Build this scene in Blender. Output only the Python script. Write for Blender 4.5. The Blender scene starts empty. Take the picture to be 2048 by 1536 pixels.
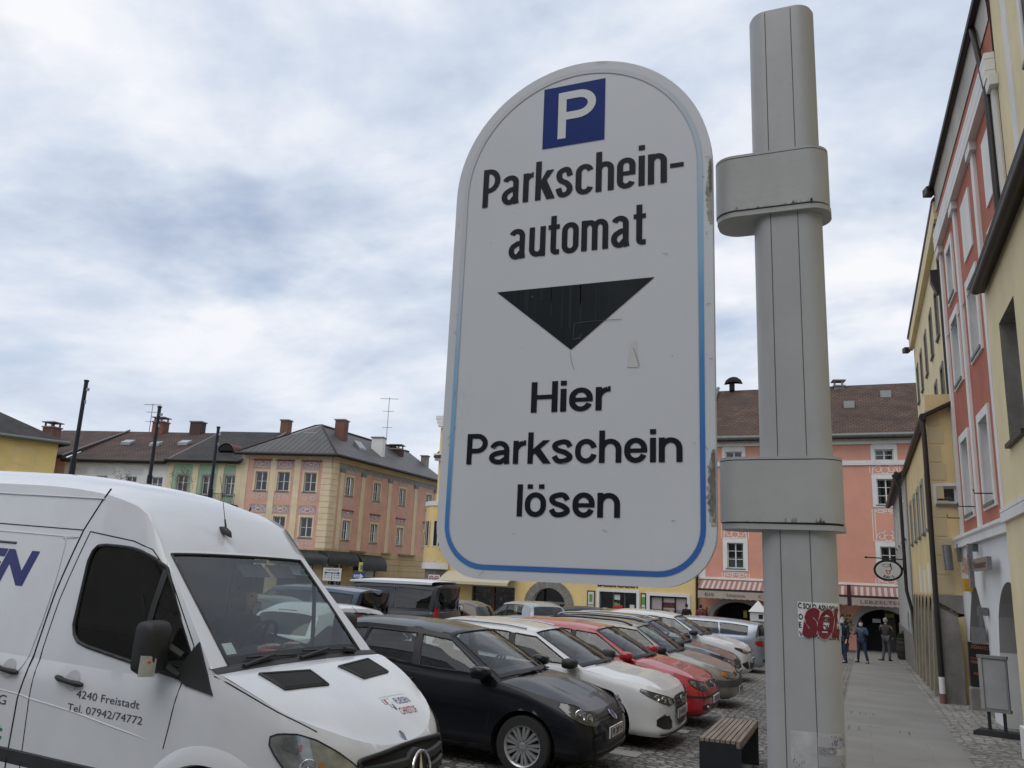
import bpy, bmesh, math, random
from mathutils import Vector, Matrix
from math import sin, cos, pi, radians
random.seed(7)
SC = bpy.context.scene
COL = SC.collection

# ---------------------------------------------------------------- camera, world, sun
def make_camera():
    p, r, yaw = radians(12.96), radians(2.5), radians(-23.0)
    fh = Vector((sin(yaw), cos(yaw), 0)); r0 = Vector((cos(yaw), -sin(yaw), 0)); z = Vector((0, 0, 1))
    f = cos(p)*fh + sin(p)*z; u0 = -sin(p)*fh + cos(p)*z
    rt = cos(r)*r0 + sin(r)*u0; up = -sin(r)*r0 + cos(r)*u0
    cd = bpy.data.cameras.new('camera'); cam = bpy.data.objects.new('camera', cd); COL.objects.link(cam)
    m = Matrix((rt, up, -f)).transposed().to_4x4(); m.translation = Vector((0, 0, 1.95))
    cam.matrix_world = m
    cd.sensor_fit = 'HORIZONTAL'; cd.angle = 2*math.atan(1024/1656.0)
    cd.clip_start = .05; cd.clip_end = 2000
    SC.camera = cam
make_camera()
SC.view_settings.view_transform = 'Standard'; SC.view_settings.look = 'None'
SC.view_settings.exposure = 0.36; SC.view_settings.gamma = 1.0
SUN_EL, SUN_AZ = 60.0, 184.0          # azimuth clockwise from +Y
W = bpy.data.worlds.new('World'); SC.world = W; W.use_nodes = True
def make_world():
    nt = W.node_tree; nt.nodes.clear(); N = nt.nodes.new; L = nt.links.new
    out = N('ShaderNodeOutputWorld'); bg = N('ShaderNodeBackground'); L(bg.outputs[0], out.inputs[0])
    sky = N('ShaderNodeTexSky'); sky.sky_type = 'NISHITA'; sky.sun_disc = False
    sky.sun_elevation = radians(SUN_EL); sky.sun_rotation = radians(SUN_AZ)
    sc = N('ShaderNodeVectorMath'); sc.operation = 'SCALE'; sc.inputs[3].default_value = 0.11; L(sky.outputs[0], sc.inputs[0])
    tc = N('ShaderNodeTexCoord')
    sp = N('ShaderNodeSeparateXYZ'); L(tc.outputs['Generated'], sp.inputs[0])
    ad = N('ShaderNodeMath'); ad.operation = 'ADD'; ad.inputs[1].default_value = .22; L(sp.outputs[2], ad.inputs[0])
    mx = N('ShaderNodeMath'); mx.operation = 'MAXIMUM'; mx.inputs[1].default_value = .05; L(ad.outputs[0], mx.inputs[0])
    dx = N('ShaderNodeMath'); dx.operation = 'DIVIDE'; L(sp.outputs[0], dx.inputs[0]); L(mx.outputs[0], dx.inputs[1])
    dy = N('ShaderNodeMath'); dy.operation = 'DIVIDE'; L(sp.outputs[1], dy.inputs[0]); L(mx.outputs[0], dy.inputs[1])
    cb = N('ShaderNodeCombineXYZ'); L(dx.outputs[0], cb.inputs[0]); L(dy.outputs[0], cb.inputs[1])
    mp = N('ShaderNodeMapping'); mp.inputs['Location'].default_value = (3.05, 1.75, .4); mp.inputs['Scale'].default_value = (1.0, 1.25, 1)
    L(cb.outputs[0], mp.inputs[0])
    n1 = N('ShaderNodeTexNoise'); n1.inputs['Scale'].default_value = 1.35; n1.inputs['Detail'].default_value = 9; n1.inputs['Roughness'].default_value = .56; n1.inputs['Distortion'].default_value = .35
    L(mp.outputs[0], n1.inputs[0])
    n2 = N('ShaderNodeTexNoise'); n2.inputs['Scale'].default_value = 3.2; n2.inputs['Detail'].default_value = 8; n2.inputs['Roughness'].default_value = .58
    L(mp.outputs[0], n2.inputs[0])
    mm = N('ShaderNodeMix'); mm.data_type = 'FLOAT'; mm.inputs[0].default_value = .34; L(n1.outputs[0], mm.inputs[2]); L(n2.outputs[0], mm.inputs[3])
    cr = N('ShaderNodeValToRGB'); L(mm.outputs[0], cr.inputs[0])
    e = cr.color_ramp.elements
    e[0].position = .36; e[0].color = (.345, .405, .525, 1)
    e[1].position = .62; e[1].color = (.735, .745, .775, 1)
    for ps, c in ((.43, (.43, .49, .60, 1)), (.495, (.525, .58, .675, 1)), (.545, (.62, .655, .72, 1))):
        q = e.new(ps); q.color = c
    # thin gaps of blue between the clouds
    n3 = N('ShaderNodeTexNoise'); n3.inputs['Scale'].default_value = 1.7; n3.inputs['Detail'].default_value = 5
    mp3 = N('ShaderNodeMapping'); mp3.inputs['Location'].default_value = (7.7, 2.4, 5); L(cb.outputs[0], mp3.inputs[0]); L(mp3.outputs[0], n3.inputs[0])
    gr = N('ShaderNodeValToRGB'); L(n3.outputs[0], gr.inputs[0]); gr.color_ramp.elements[0].position = .60; gr.color_ramp.elements[0].color = (0, 0, 0, 1)
    gr.color_ramp.elements[1].position = .72; gr.color_ramp.elements[1].color = (.6, .6, .6, 1)
    mc = N('ShaderNodeMix'); mc.data_type = 'RGBA'; L(gr.outputs[0], mc.inputs[0]); L(cr.outputs[0], mc.inputs[6]); L(sc.outputs[0], mc.inputs[7])
    # even pale cloud towards the horizon
    hz = N('ShaderNodeMapRange'); hz.inputs[1].default_value = .02; hz.inputs[2].default_value = .34; hz.inputs[3].default_value = .7; hz.inputs[4].default_value = 0
    L(sp.outputs[2], hz.inputs[0])
    mh = N('ShaderNodeMix'); mh.data_type = 'RGBA'; mh.inputs[7].default_value = (.585, .63, .71, 1)
    L(hz.outputs[0], mh.inputs[0]); L(mc.outputs[2], mh.inputs[6])
    L(mh.outputs[2], bg.inputs[0]); bg.inputs[1].default_value = 1.0
make_world()
def make_sun():
    ld = bpy.data.lights.new('sun', 'SUN'); ld.energy = 0.9; ld.angle = radians(50); ld.color = (1, .95, .88)
    o = bpy.data.objects.new('sun', ld); COL.objects.link(o)
    a, e = radians(SUN_AZ), radians(SUN_EL)
    d = Vector((sin(a)*cos(e), cos(a)*cos(e), sin(e)))
    o.rotation_euler = d.to_track_quat('Z', 'Y').to_euler()
make_sun()

# ---------------------------------------------------------------- materials
MATS = {}
def new_mat(name):
    m = bpy.data.materials.new(name); m.use_nodes = True; MATS[name] = m
    nt = m.node_tree; b = nt.nodes['Principled BSDF']
    return m, nt, b
def mat(name, col, rough=.6, metal=0.0, var=.0, scale=4.0, bump=0.0, bscale=40.0, coat=0.0, spec=.5, col2=None, dirt=None, dscale=1.5, dlo=.5, dhi=.75, emit=0):
    """paint, plaster, metal ...: base colour with noise variation, optional second colour in blotches, bump"""
    if name in MATS: return MATS[name]
    m, nt, b = new_mat(name); N = nt.nodes.new; L = nt.links.new
    b.inputs['Roughness'].default_value = rough; b.inputs['Metallic'].default_value = metal
    b.inputs['Coat Weight'].default_value = coat; b.inputs['Coat Roughness'].default_value = .04
    b.inputs['Specular IOR Level'].default_value = spec
    c = (*col, 1); b.inputs['Base Color'].default_value = c
    tc = N('ShaderNodeTexCoord')
    src = None
    if var > 0 or col2:
        n = N('ShaderNodeTexNoise'); n.inputs['Scale'].default_value = scale; n.inputs['Detail'].default_value = 6; n.inputs['Roughness'].default_value = .6
        L(tc.outputs['Object'], n.inputs[0])
        mx = N('ShaderNodeMix'); mx.data_type = 'RGBA'; mx.clamp_factor = True
        a2 = col2 if col2 else tuple(max(0, x*(1-var)) for x in col)
        a1 = col if col2 else tuple(min(1, x*(1+var*.6)) for x in col)
        mx.inputs[6].default_value = (*a1, 1); mx.inputs[7].default_value = (*a2, 1)
        rp = N('ShaderNodeMapRange'); rp.inputs[1].default_value = .3; rp.inputs[2].default_value = .7; L(n.outputs[0], rp.inputs[0])
        L(rp.outputs[0], mx.inputs[0]); src = mx.outputs[2]
    if dirt:
        n = N('ShaderNodeTexNoise'); n.inputs['Scale'].default_value = dscale; n.inputs['Detail'].default_value = 9; n.inputs['Roughness'].default_value = .65
        mpd = N('ShaderNodeMapping'); mpd.inputs['Scale'].default_value = (1, 1, .32); L(tc.outputs['Object'], mpd.inputs[0]); L(mpd.outputs[0], n.inputs[0])
        rp = N('ShaderNodeMapRange'); rp.inputs[1].default_value = dlo; rp.inputs[2].default_value = dhi; rp.inputs[4].default_value = .8; L(n.outputs[0], rp.inputs[0])
        mx = N('ShaderNodeMix'); mx.data_type = 'RGBA'
        if src: L(src, mx.inputs[6])
        else: mx.inputs[6].default_value = c
        mx.inputs[7].default_value = (*dirt, 1); L(rp.outputs[0], mx.inputs[0]); src = mx.outputs[2]
    if src: L(src, b.inputs['Base Color'])
    if bump > 0:
        n = N('ShaderNodeTexNoise'); n.inputs['Scale'].default_value = bscale; n.inputs['Detail'].default_value = 5
        L(tc.outputs['Object'], n.inputs[0]); bp = N('ShaderNodeBump'); bp.inputs['Strength'].default_value = bump; bp.inputs['Distance'].default_value = .02
        L(n.outputs[0], bp.inputs['Height']); L(bp.outputs[0], b.inputs['Normal'])
    if emit:
        b.inputs['Emission Color'].default_value = c; b.inputs['Emission Strength'].default_value = emit
    return m
def glass(name, tint, refl=1.0, rough=.02):
    if name in MATS: return MATS[name]
    m, nt, b = new_mat(name); N = nt.nodes.new; L = nt.links.new
    nt.nodes.remove(b); out = nt.nodes['Material Output']
    t = N('ShaderNodeBsdfTransparent'); t.inputs[0].default_value = (*tint, 1)
    g = N('ShaderNodeBsdfGlossy'); g.inputs['Roughness'].default_value = rough; g.inputs[0].default_value = (refl, refl, refl, 1)
    # reflection grows towards grazing angles, the same from either side of the pane
    ge = N('ShaderNodeNewGeometry'); dt = N('ShaderNodeVectorMath'); dt.operation = 'DOT_PRODUCT'; L(ge.outputs['Normal'], dt.inputs[0]); L(ge.outputs['Incoming'], dt.inputs[1])
    ab = N('ShaderNodeMath'); ab.operation = 'ABSOLUTE'; L(dt.outputs['Value'], ab.inputs[0])
    om = N('ShaderNodeMath'); om.operation = 'SUBTRACT'; om.inputs[0].default_value = 1; om.use_clamp = True; L(ab.outputs[0], om.inputs[1])
    pw = N('ShaderNodeMath'); pw.operation = 'POWER'; pw.inputs[1].default_value = 5; L(om.outputs[0], pw.inputs[0])
    fr = N('ShaderNodeMath'); fr.operation = 'MULTIPLY_ADD'; fr.inputs[1].default_value = .5; fr.inputs[2].default_value = .07; L(pw.outputs[0], fr.inputs[0])
    mx = N('ShaderNodeMixShader'); L(fr.outputs[0], mx.inputs[0]); L(t.outputs[0], mx.inputs[1]); L(g.outputs[0], mx.inputs[2]); L(mx.outputs[0], out.inputs[0])
    return m
def brick_mat(name, c1, c2, mortar, bw, bh, msize=.01, rough=.85, bump=.4, offset=.5, var=.35, uv=True, squash=1.0, tint=None):
    if name in MATS: return MATS[name]
    m, nt, b = new_mat(name); N = nt.nodes.new; L = nt.links.new
    tc = N('ShaderNodeTexCoord'); br = N('ShaderNodeTexBrick'); L(tc.outputs['UV' if uv else 'Object'], br.inputs[0])
    br.inputs['Color1'].default_value = (*c1, 1); br.inputs['Color2'].default_value = (*c2, 1); br.inputs['Mortar'].default_value = (*mortar, 1)
    br.inputs['Scale'].default_value = 1; br.inputs['Brick Width'].default_value = bw; br.inputs['Row Height'].default_value = bh
    br.inputs['Mortar Size'].default_value = msize; br.inputs['Mortar Smooth'].default_value = .3; br.inputs['Bias'].default_value = 0; br.offset = offset
    n = N('ShaderNodeTexNoise'); n.inputs['Scale'].default_value = .9; n.inputs['Detail'].default_value = 7; L(tc.outputs['Object'], n.inputs[0])
    rp = N('ShaderNodeMapRange'); rp.inputs[1].default_value = .3; rp.inputs[2].default_value = .7; rp.inputs[3].default_value = 1-var; rp.inputs[4].default_value = 1+var*.5; L(n.outputs[0], rp.inputs[0])
    vm = N('ShaderNodeVectorMath'); vm.operation = 'SCALE'; L(br.outputs[0], vm.inputs[0]); L(rp.outputs[0], vm.inputs[3])
    src = vm.outputs[0]
    if tint:
        n2 = N('ShaderNodeTexNoise'); n2.inputs['Scale'].default_value = .35; n2.inputs['Detail'].default_value = 6; L(tc.outputs['Object'], n2.inputs[0])
        r2 = N('ShaderNodeMapRange'); r2.inputs[1].default_value = .5; r2.inputs[2].default_value = .72; r2.inputs[4].default_value = .55; L(n2.outputs[0], r2.inputs[0])
        mt = N('ShaderNodeMix'); mt.data_type = 'RGBA'; L(r2.outputs[0], mt.inputs[0]); L(src, mt.inputs[6]); mt.inputs[7].default_value = (*tint, 1); src = mt.outputs[2]
    L(src, b.inputs['Base Color'])
    b.inputs['Roughness'].default_value = rough
    bp = N('ShaderNodeBump'); bp.inputs['Strength'].default_value = bump; bp.inputs['Distance'].default_value = .02; bp.invert = True
    L(br.outputs['Fac'], bp.inputs['Height']); L(bp.outputs[0], b.inputs['Normal'])
    return m
def sett_mat(name, c1, c2, joint, size, rough=.8):
    m, nt, b = new_mat(name); N = nt.nodes.new; L = nt.links.new
    tc = N('ShaderNodeTexCoord'); mp = N('ShaderNodeMapping'); mp.inputs['Scale'].default_value = (1/size, 1/size*1.15, 1); L(tc.outputs['Object'], mp.inputs[0])
    nz = N('ShaderNodeTexNoise'); nz.inputs['Scale'].default_value = .6; L(mp.outputs[0], nz.inputs[0])
    v1 = N('ShaderNodeTexVoronoi'); v1.feature = 'DISTANCE_TO_EDGE'; v1.inputs['Randomness'].default_value = .55; v1.inputs['Scale'].default_value = 1; L(mp.outputs[0], v1.inputs[0])
    v2 = N('ShaderNodeTexVoronoi'); v2.feature = 'F1'; v2.inputs['Randomness'].default_value = .55; v2.inputs['Scale'].default_value = 1; L(mp.outputs[0], v2.inputs[0])
    sp = N('ShaderNodeSeparateColor'); L(v2.outputs['Color'], sp.inputs[0])
    mx = N('ShaderNodeMix'); mx.data_type = 'RGBA'; mx.inputs[6].default_value = (*c1, 1); mx.inputs[7].default_value = (*c2, 1); L(sp.outputs[0], mx.inputs[0])
    rp = N('ShaderNodeMapRange'); rp.inputs[1].default_value = .03; rp.inputs[2].default_value = .12; L(v1.outputs['Distance'], rp.inputs[0])
    mj = N('ShaderNodeMix'); mj.data_type = 'RGBA'; mj.inputs[6].default_value = (*joint, 1); L(mx.outputs[2], mj.inputs[7]); L(rp.outputs[0], mj.inputs[0])
    big = N('ShaderNodeTexNoise'); big.inputs['Scale'].default_value = .5; big.inputs['Detail'].default_value = 8; L(tc.outputs['Object'], big.inputs[0])
    br = N('ShaderNodeMapRange'); br.inputs[1].default_value = .3; br.inputs[2].default_value = .7; br.inputs[3].default_value = .62; br.inputs[4].default_value = 1.25; L(big.outputs[0], br.inputs[0])
    vm = N('ShaderNodeVectorMath'); vm.operation = 'SCALE'; L(mj.outputs[2], vm.inputs[0]); L(br.outputs[0], vm.inputs[3]); L(vm.outputs[0], b.inputs['Base Color'])
    b.inputs['Roughness'].default_value = rough
    bp = N('ShaderNodeBump'); bp.inputs['Strength'].default_value = .7; bp.inputs['Distance'].default_value = .02; L(rp.outputs[0], bp.inputs['Height']); L(bp.outputs[0], b.inputs['Normal'])
    return m

# ---------------------------------------------------------------- mesh collecting
def rot2(x, y, a): return (x*cos(a)-y*sin(a), x*sin(a)+y*cos(a))
class MB:
    """collects vertices and faces with a material slot each; build() links them as one mesh object"""
    def __init__(s): s.v = []; s.f = []; s.m = []
    def add(s, vs, fs, m=0):
        o = len(s.v); s.v += [tuple(p) for p in vs]; s.f += [tuple(i+o for i in f) for f in fs]; s.m += [m]*len(fs); return s
    def quad(s, a, b, c, d, m=0): return s.add([a, b, c, d], [(0, 1, 2, 3)], m)
    def poly(s, pts, m=0): return s.add(pts, [tuple(range(len(pts)))], m)
    def grid(s, P, m=0, close=False):
        n, k = len(P), len(P[0]); fs = []
        for i in range(n-1 if not close else n):
            for j in range(k-1):
                a, b = i*k+j, ((i+1) % n)*k+j
                fs.append((a, b, b+1, a+1))
        return s.add([p for r in P for p in r], fs, m)
    def box(s, c, sz, m=0, rz=0.0, M=None):
        x, y, z = (q/2 for q in sz); vs = []
        for dz in (-z, z):
            for dx, dy in ((-x, -y), (x, -y), (x, y), (-x, y)):
                q = rot2(dx, dy, rz); p = Vector((c[0]+q[0], c[1]+q[1], c[2]+dz))
                vs.append(M @ p if M else p)
        return s.add(vs, [(3, 2, 1, 0), (4, 5, 6, 7), (0, 1, 5, 4), (1, 2, 6, 5), (2, 3, 7, 6), (3, 0, 4, 7)], m)
    def box2(s, a, b, m=0): return s.box([(a[i]+b[i])/2 for i in range(3)], [abs(b[i]-a[i]) for i in range(3)], m)
    def prism(s, pts, f0, f1, m=0, caps=True):
        """pts: outline; f0, f1 map an outline point to the two end positions"""
        n = len(pts); vs = [f0(p) for p in pts]+[f1(p) for p in pts]
        fs = [(i, (i+1) % n, n+(i+1) % n, n+i) for i in range(n)]
        s.add(vs, fs, m)
        if caps:
            s.add(vs[:n], [tuple(reversed(range(n)))], m); s.add(vs[n:], [tuple(range(n))], m)
        return s
    def tube(s, path, r, n=8, m=0, caps=True, closed=False):
        path = [Vector(p) for p in path]; k = len(path); rs = r if isinstance(r, (list, tuple)) else [r]*k
        rings = []; up = None
        for i in range(k):
            a = path[(i-1) % k] if (i > 0 or closed) else path[i]; b = path[(i+1) % k] if (i < k-1 or closed) else path[i]
            t = (b-a).normalized()
            if up is None: up = Vector((0, 0, 1)) if abs(t.z) < .9 else Vector((1, 0, 0))
            x = (up - t*up.dot(t)).normalized(); y = t.cross(x); up = x
            rings.append([path[i]+(x*cos(2*pi*j/n)+y*sin(2*pi*j/n))*rs[i] for j in range(n)])
        vs = [p for q in rings for p in q]; fs = []
        for i in range(k if closed else k-1):
            for j in range(n):
                a, b = i*n, ((i+1) % k)*n
                fs.append((a+j, a+(j+1) % n, b+(j+1) % n, b+j))
        if caps and not closed: fs += [tuple(reversed(range(n))), tuple(range((k-1)*n, k*n))]
        return s.add(vs, fs, m)
    def lathe(s, prof, n=24, m=0, M=None, a0=0, a1=2*pi):
        """prof: (radius, height) about local Z"""
        full = abs(a1-a0-2*pi) < 1e-6; k = n if full else n+1; vs = []
        for i in range(k):
            a = a0+(a1-a0)*i/n
            for r, h in prof:
                p = Vector((r*cos(a), r*sin(a), h)); vs.append(M @ p if M else p)
        q = len(prof); fs = []
        for i in range(n):
            i2 = (i+1) % k
            for j in range(q-1): fs.append((i*q+j, i2*q+j, i2*q+j+1, i*q+j+1))
        return s.add(vs, fs, m)
    def ball(s, c, r, m=0, n=12, k=8):
        rx, ry, rz = r if isinstance(r, (tuple, list)) else (r, r, r)
        P = [[(c[0]+rx*sin(pi*j/k)*cos(2*pi*i/n), c[1]+ry*sin(pi*j/k)*sin(2*pi*i/n), c[2]-rz*cos(pi*j/k)) for j in range(k+1)] for i in range(n)]
        return s.grid(P, m, close=True)
    def ribbon(s, pts, w, f, m=0, closed=False):
        """flat stroke of width w along 2D points; f maps (x, y) to 3D"""
        q = [pts[0]]; ww0 = [w[0]] if isinstance(w, (list, tuple)) else w
        for i_ in range(1, len(pts)):
            if (Vector(pts[i_])-Vector(q[-1])).length > 1e-5:
                q.append(pts[i_])
                if isinstance(w, (list, tuple)): ww0.append(w[i_])
        if closed and (Vector(q[0])-Vector(q[-1])).length < 1e-5: q.pop()
        pts, w = q, ww0; n = len(pts); L_, R_ = [], []
        if n < 2: return s
        for i in range(n):
            a = Vector(pts[(i-1) % n]) if (i > 0 or closed) else None; b = Vector(pts[i]); c = Vector(pts[(i+1) % n]) if (i < n-1 or closed) else None
            t1 = (b-a).normalized() if a is not None else None; t2 = (c-b).normalized() if c is not None else None
            if t1 is None: t1 = t2
            if t2 is None: t2 = t1
            t = (t1+t2); t = t.normalized() if t.length > 1e-6 else t1
            nn = Vector((-t.y, t.x)); k = 1/max(.35, nn.dot(Vector((-t1.y, t1.x))))
            ww = w[i] if isinstance(w, (list, tuple)) else w
            L_.append(b+nn*ww/2*k); R_.append(b-nn*ww/2*k)
        vs = [f(*p) for p in L_]+[f(*p) for p in R_]; fs = []
        for i in range(n if closed else n-1):
            j = (i+1) % n; fs.append((i, n+i, n+j, j))
        return s.add(vs, fs, m)
    def build(s, name, mats, parent=None, smooth=35, merge=0.0, loc=None):
        me = bpy.data.meshes.new(name)
        if not isinstance(mats, (list, tuple)): mats = [mats]
        me.from_pydata([tuple(p) for p in s.v], [], s.f)
        for q in mats: me.materials.append(q)
        me.polygons.foreach_set('material_index', s.m)
        if merge > 0:
            bm = bmesh.new(); bm.from_mesh(me); bmesh.ops.remove_doubles(bm, verts=bm.verts, dist=merge); bmesh.ops.recalc_face_normals(bm, faces=bm.faces); bm.to_mesh(me); bm.free()
        me.validate()
        uv = me.uv_layers.new(name='UVMap').data          # planar UV in metres per face
        vs = me.vertices
        for pgn in me.polygons:
            n = pgn.normal; t = Vector((-n.y, n.x, 0))
            t = t.normalized() if t.length > .05 else Vector((1, 0, 0)); b = n.cross(t)
            for li in pgn.loop_indices:
                p = vs[me.loops[li].vertex_index].co; uv[li].uv = (p.dot(t), p.dot(b))
        if smooth:
            me.polygons.foreach_set('use_smooth', [True]*len(me.polygons)); me.set_sharp_from_angle(angle=radians(smooth))
        me.update()
        o = bpy.data.objects.new(name, me); COL.objects.link(o)
        if parent: o.parent = parent
        if loc: o.location = loc
        return o
def tag(o, label=None, cat=None, group=None, kind=None):
    if label: o['label'] = label
    if cat: o['category'] = cat
    if group: o['group'] = group
    if kind: o['kind'] = kind
    return o
def thing(name, label, cat, loc=(0, 0, 0), rz=0.0, group=None, pitch=0.0):
    o = bpy.data.objects.new(name, None); COL.objects.link(o); o.empty_display_size = .3
    o.location = loc; o.rotation_euler = (0, pitch, rz)
    return tag(o, label, cat, group)
def link_copy(src, name, parent, loc=(0, 0, 0), rz=0.0):
    o = src.copy(); o.name = name; COL.objects.link(o); o.parent = parent; o.location = loc; o.rotation_euler = (0, 0, rz)
    return o
_TX = {}
def text2d(body, size=1.0, bold=0.0, sx=1.0, shear=0.0, space=1.0):
    """filled outlines of the built-in font as 2D vertices and faces, left aligned on the baseline"""
    key = (body, bold, shear, space)
    if key not in _TX:
        cu = bpy.data.curves.new('t', 'FONT'); cu.body = body; cu.offset = bold; cu.shear = shear; cu.space_character = space; cu.resolution_u = 3
        o = bpy.data.objects.new('t', cu); me = bpy.data.meshes.new_from_object(o)
        _TX[key] = ([tuple(v.co[:2]) for v in me.vertices], [tuple(p.vertices) for p in me.polygons])
        bpy.data.objects.remove(o); bpy.data.curves.remove(cu); bpy.data.meshes.remove(me)
    vs, fs = _TX[key]
    return [(x*size*sx, y*size) for x, y in vs], fs
def put_text(mb, body, f, height=.1, width=None, bold=0.0, shear=0.0, align='C', m=0):
    """text of the given capital height and total width; f maps (x, y) to 3D; origin at the baseline"""
    vs, fs = text2d(body, 1.0, bold, 1.0, shear)
    x0 = min(v[0] for v in vs); x1 = max(v[0] for v in vs); k = height/.69
    kx = width/(x1-x0) if width else k
    off = {'C': (x0+x1)/2, 'L': x0, 'R': x1}[align]
    mb.add([f((x-off)*kx, y*k) for x, y in vs], fs, m)
def interp(tbl, x):
    """smooth interpolation through a table of (x, value) pairs"""
    n = len(tbl)
    if x <= tbl[0][0]: return tbl[0][1]
    if x >= tbl[-1][0]: return tbl[-1][1]
    for i in range(n-1):
        x0, y0 = tbl[i]; x1, y1 = tbl[i+1]
        if x <= x1:
            h = x1-x0; t = (x-x0)/h; d = (y1-y0)/h
            dl = (y0-tbl[i-1][1])/(x0-tbl[i-1][0]) if i > 0 else d
            dr = (tbl[i+2][1]-y1)/(tbl[i+2][0]-x1) if i < n-2 else d
            def lim(a, b): return 0 if a*b <= 0 else math.copysign(min(abs(a+b)/2, 3*min(abs(a), abs(b))), a)
            m0 = lim(dl, d) if i > 0 else d; m1 = lim(d, dr) if i < n-2 else d
            return y0*(1+2*t)*(1-t)**2 + m0*h*t*(1-t)**2 + y1*t*t*(3-2*t) + m1*h*t*t*(t-1)
def lint(tbl, x):
    if x <= tbl[0][0]: return tbl[0][1]
    for (x0, y0), (x1, y1) in zip(tbl, tbl[1:]):
        if x <= x1: return y0+(y1-y0)*(x-x0)/(x1-x0)
    return tbl[-1][1]
def spline(pts, k=6, closed=False):
    out = []; n = len(pts)
    P = [Vector(p) for p in pts]
    for i in range(n if closed else n-1):
        a = P[(i-1) % n] if (closed or i > 0) else P[i]*2-P[i+1]; b = P[i]; c = P[(i+1) % n]; d = P[(i+2) % n] if (closed or i < n-2) else c*2-b
        for j in range(k):
            t = j/k; out.append(.5*((2*b)+(c-a)*t+(2*a-5*b+4*c-d)*t*t+(3*b-a-3*c+d)*t**3))
    if not closed: out.append(P[-1])
    return out
def ground_z(x, y):
    r = max(0.0, min(6.7, -1.5-x)); return -.024*y + .03*r

# ---------------------------------------------------------------- ground
def ground_sheet(name, x0, x1, y0, y1, lift, m, parent=None, dx=.5, dy=2.0):
    mb = MB(); nx = max(1, int(abs(x1-x0)/dx)); ny = max(1, int(abs(y1-y0)/dy))
    mb.grid([[(x0+(x1-x0)*i/nx, y0+(y1-y0)*j/ny, ground_z(x0+(x1-x0)*i/nx, y0+(y1-y0)*j/ny)+lift) for i in range(nx+1)] for j in range(ny+1)], 0)
    o = mb.build(name, m, None, 60); tag(o, kind='structure'); return o
def make_ground():
    mb = MB(); xs = [-260, -120, -70, -40, -20]+[-14+.5*i for i in range(60)]+[20, 40, 80, 160, 260]; ys = [-60, -20]+[-5+2*i for i in range(60)]+[150, 220, 320]
    mb.grid([[(x, y, ground_z(x, y)) for x in xs] for y in ys], 0)
    o = mb.build('ground', sett_mat('setts_dark', (.16, .155, .145), (.30, .29, .27), (.06, .056, .05), .125), None, 60); tag(o, kind='structure')
    slab = brick_mat('pavement_slabs', (.235, .228, .21), (.26, .252, .233), (.195, .19, .175), 1.6, .62, .006, .85, .15, var=.16, uv=False, tint=(.21, .203, .185))
    ground_sheet('pavement', -.52, 1.28, -4, 48.5, .004, slab)
    sm = sett_mat('setts_light', (.26, .245, .215), (.38, .36, .32), (.15, .14, .12), .16)
    ground_sheet('house_side_setts', 1.283, 2.9, -4, 48.5, .004, sm); ground_sheet('gutter_setts', -.95, -.523, -4, 48.5, .003, sett_mat('setts_mid', (.20, .19, .17), (.30, .285, .26), (.09, .085, .075), .11))
    ground_sheet('stone_band', -7.5, -2.75, 11.0, 11.38, .004, mat('band_stone', (.33, .32, .30), .85, 0, .15, 2, .1, 30))
    ground_sheet('stone_band', -7.5, -2.6, 8.28, 8.62, .004, MATS['band_stone']); ground_sheet('stone_band', -7.5, -2.6, 13.5, 13.8, .004, MATS['band_stone'])
    # inspection covers in the slabs: recessed frames with joint lines
    iron = mat('cover_dark', (.05, .048, .045), .8)
    for k, (x, y, w, l) in enumerate(((.12, 16.6, .95, .62), (-.15, 19.0, .4, .3), (.32, 24.5, .6, .2))):
        mb = MB(); z = lambda a, b: (a, b, ground_z(a, b)+.0075)
        for q in ([(x-w/2, y-l/2), (x-w/2, y+l/2)], [(x-w/2+.16, y+l/2), (x-w/2+.16, y-l/2), (x+w/2-.1, y-l/2)], [(x+w/2, y+l/2), (x+w/2, y-l/2)], [(x+w/2-.14, y+l/2*.6), (x+w/2-.14, y-l/2*.5)], [(x-w/2+.2, y+l/2), (x+w/2-.2, y+l/2)]):
            n = 7
            for i in range(n):
                if random.random() < .25: continue
                a = [q[0][c]+(q[1][c]-q[0][c])*i/n for c in (0, 1)]; b = [q[0][c]+(q[1][c]-q[0][c])*(i+.9)/n for c in (0, 1)]; mb.ribbon([a, b], .018, lambda p, r: z(p, r))
        o = mb.build('inspection_cover', iron, None, 0); tag(o, ['paved inspection cover with broken frame lines, nearest in the slabs', 'small inspection cover in the slabs beside the pole', 'narrow drain line in the slabs halfway down the street'][k], 'manhole cover')
make_ground()

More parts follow.
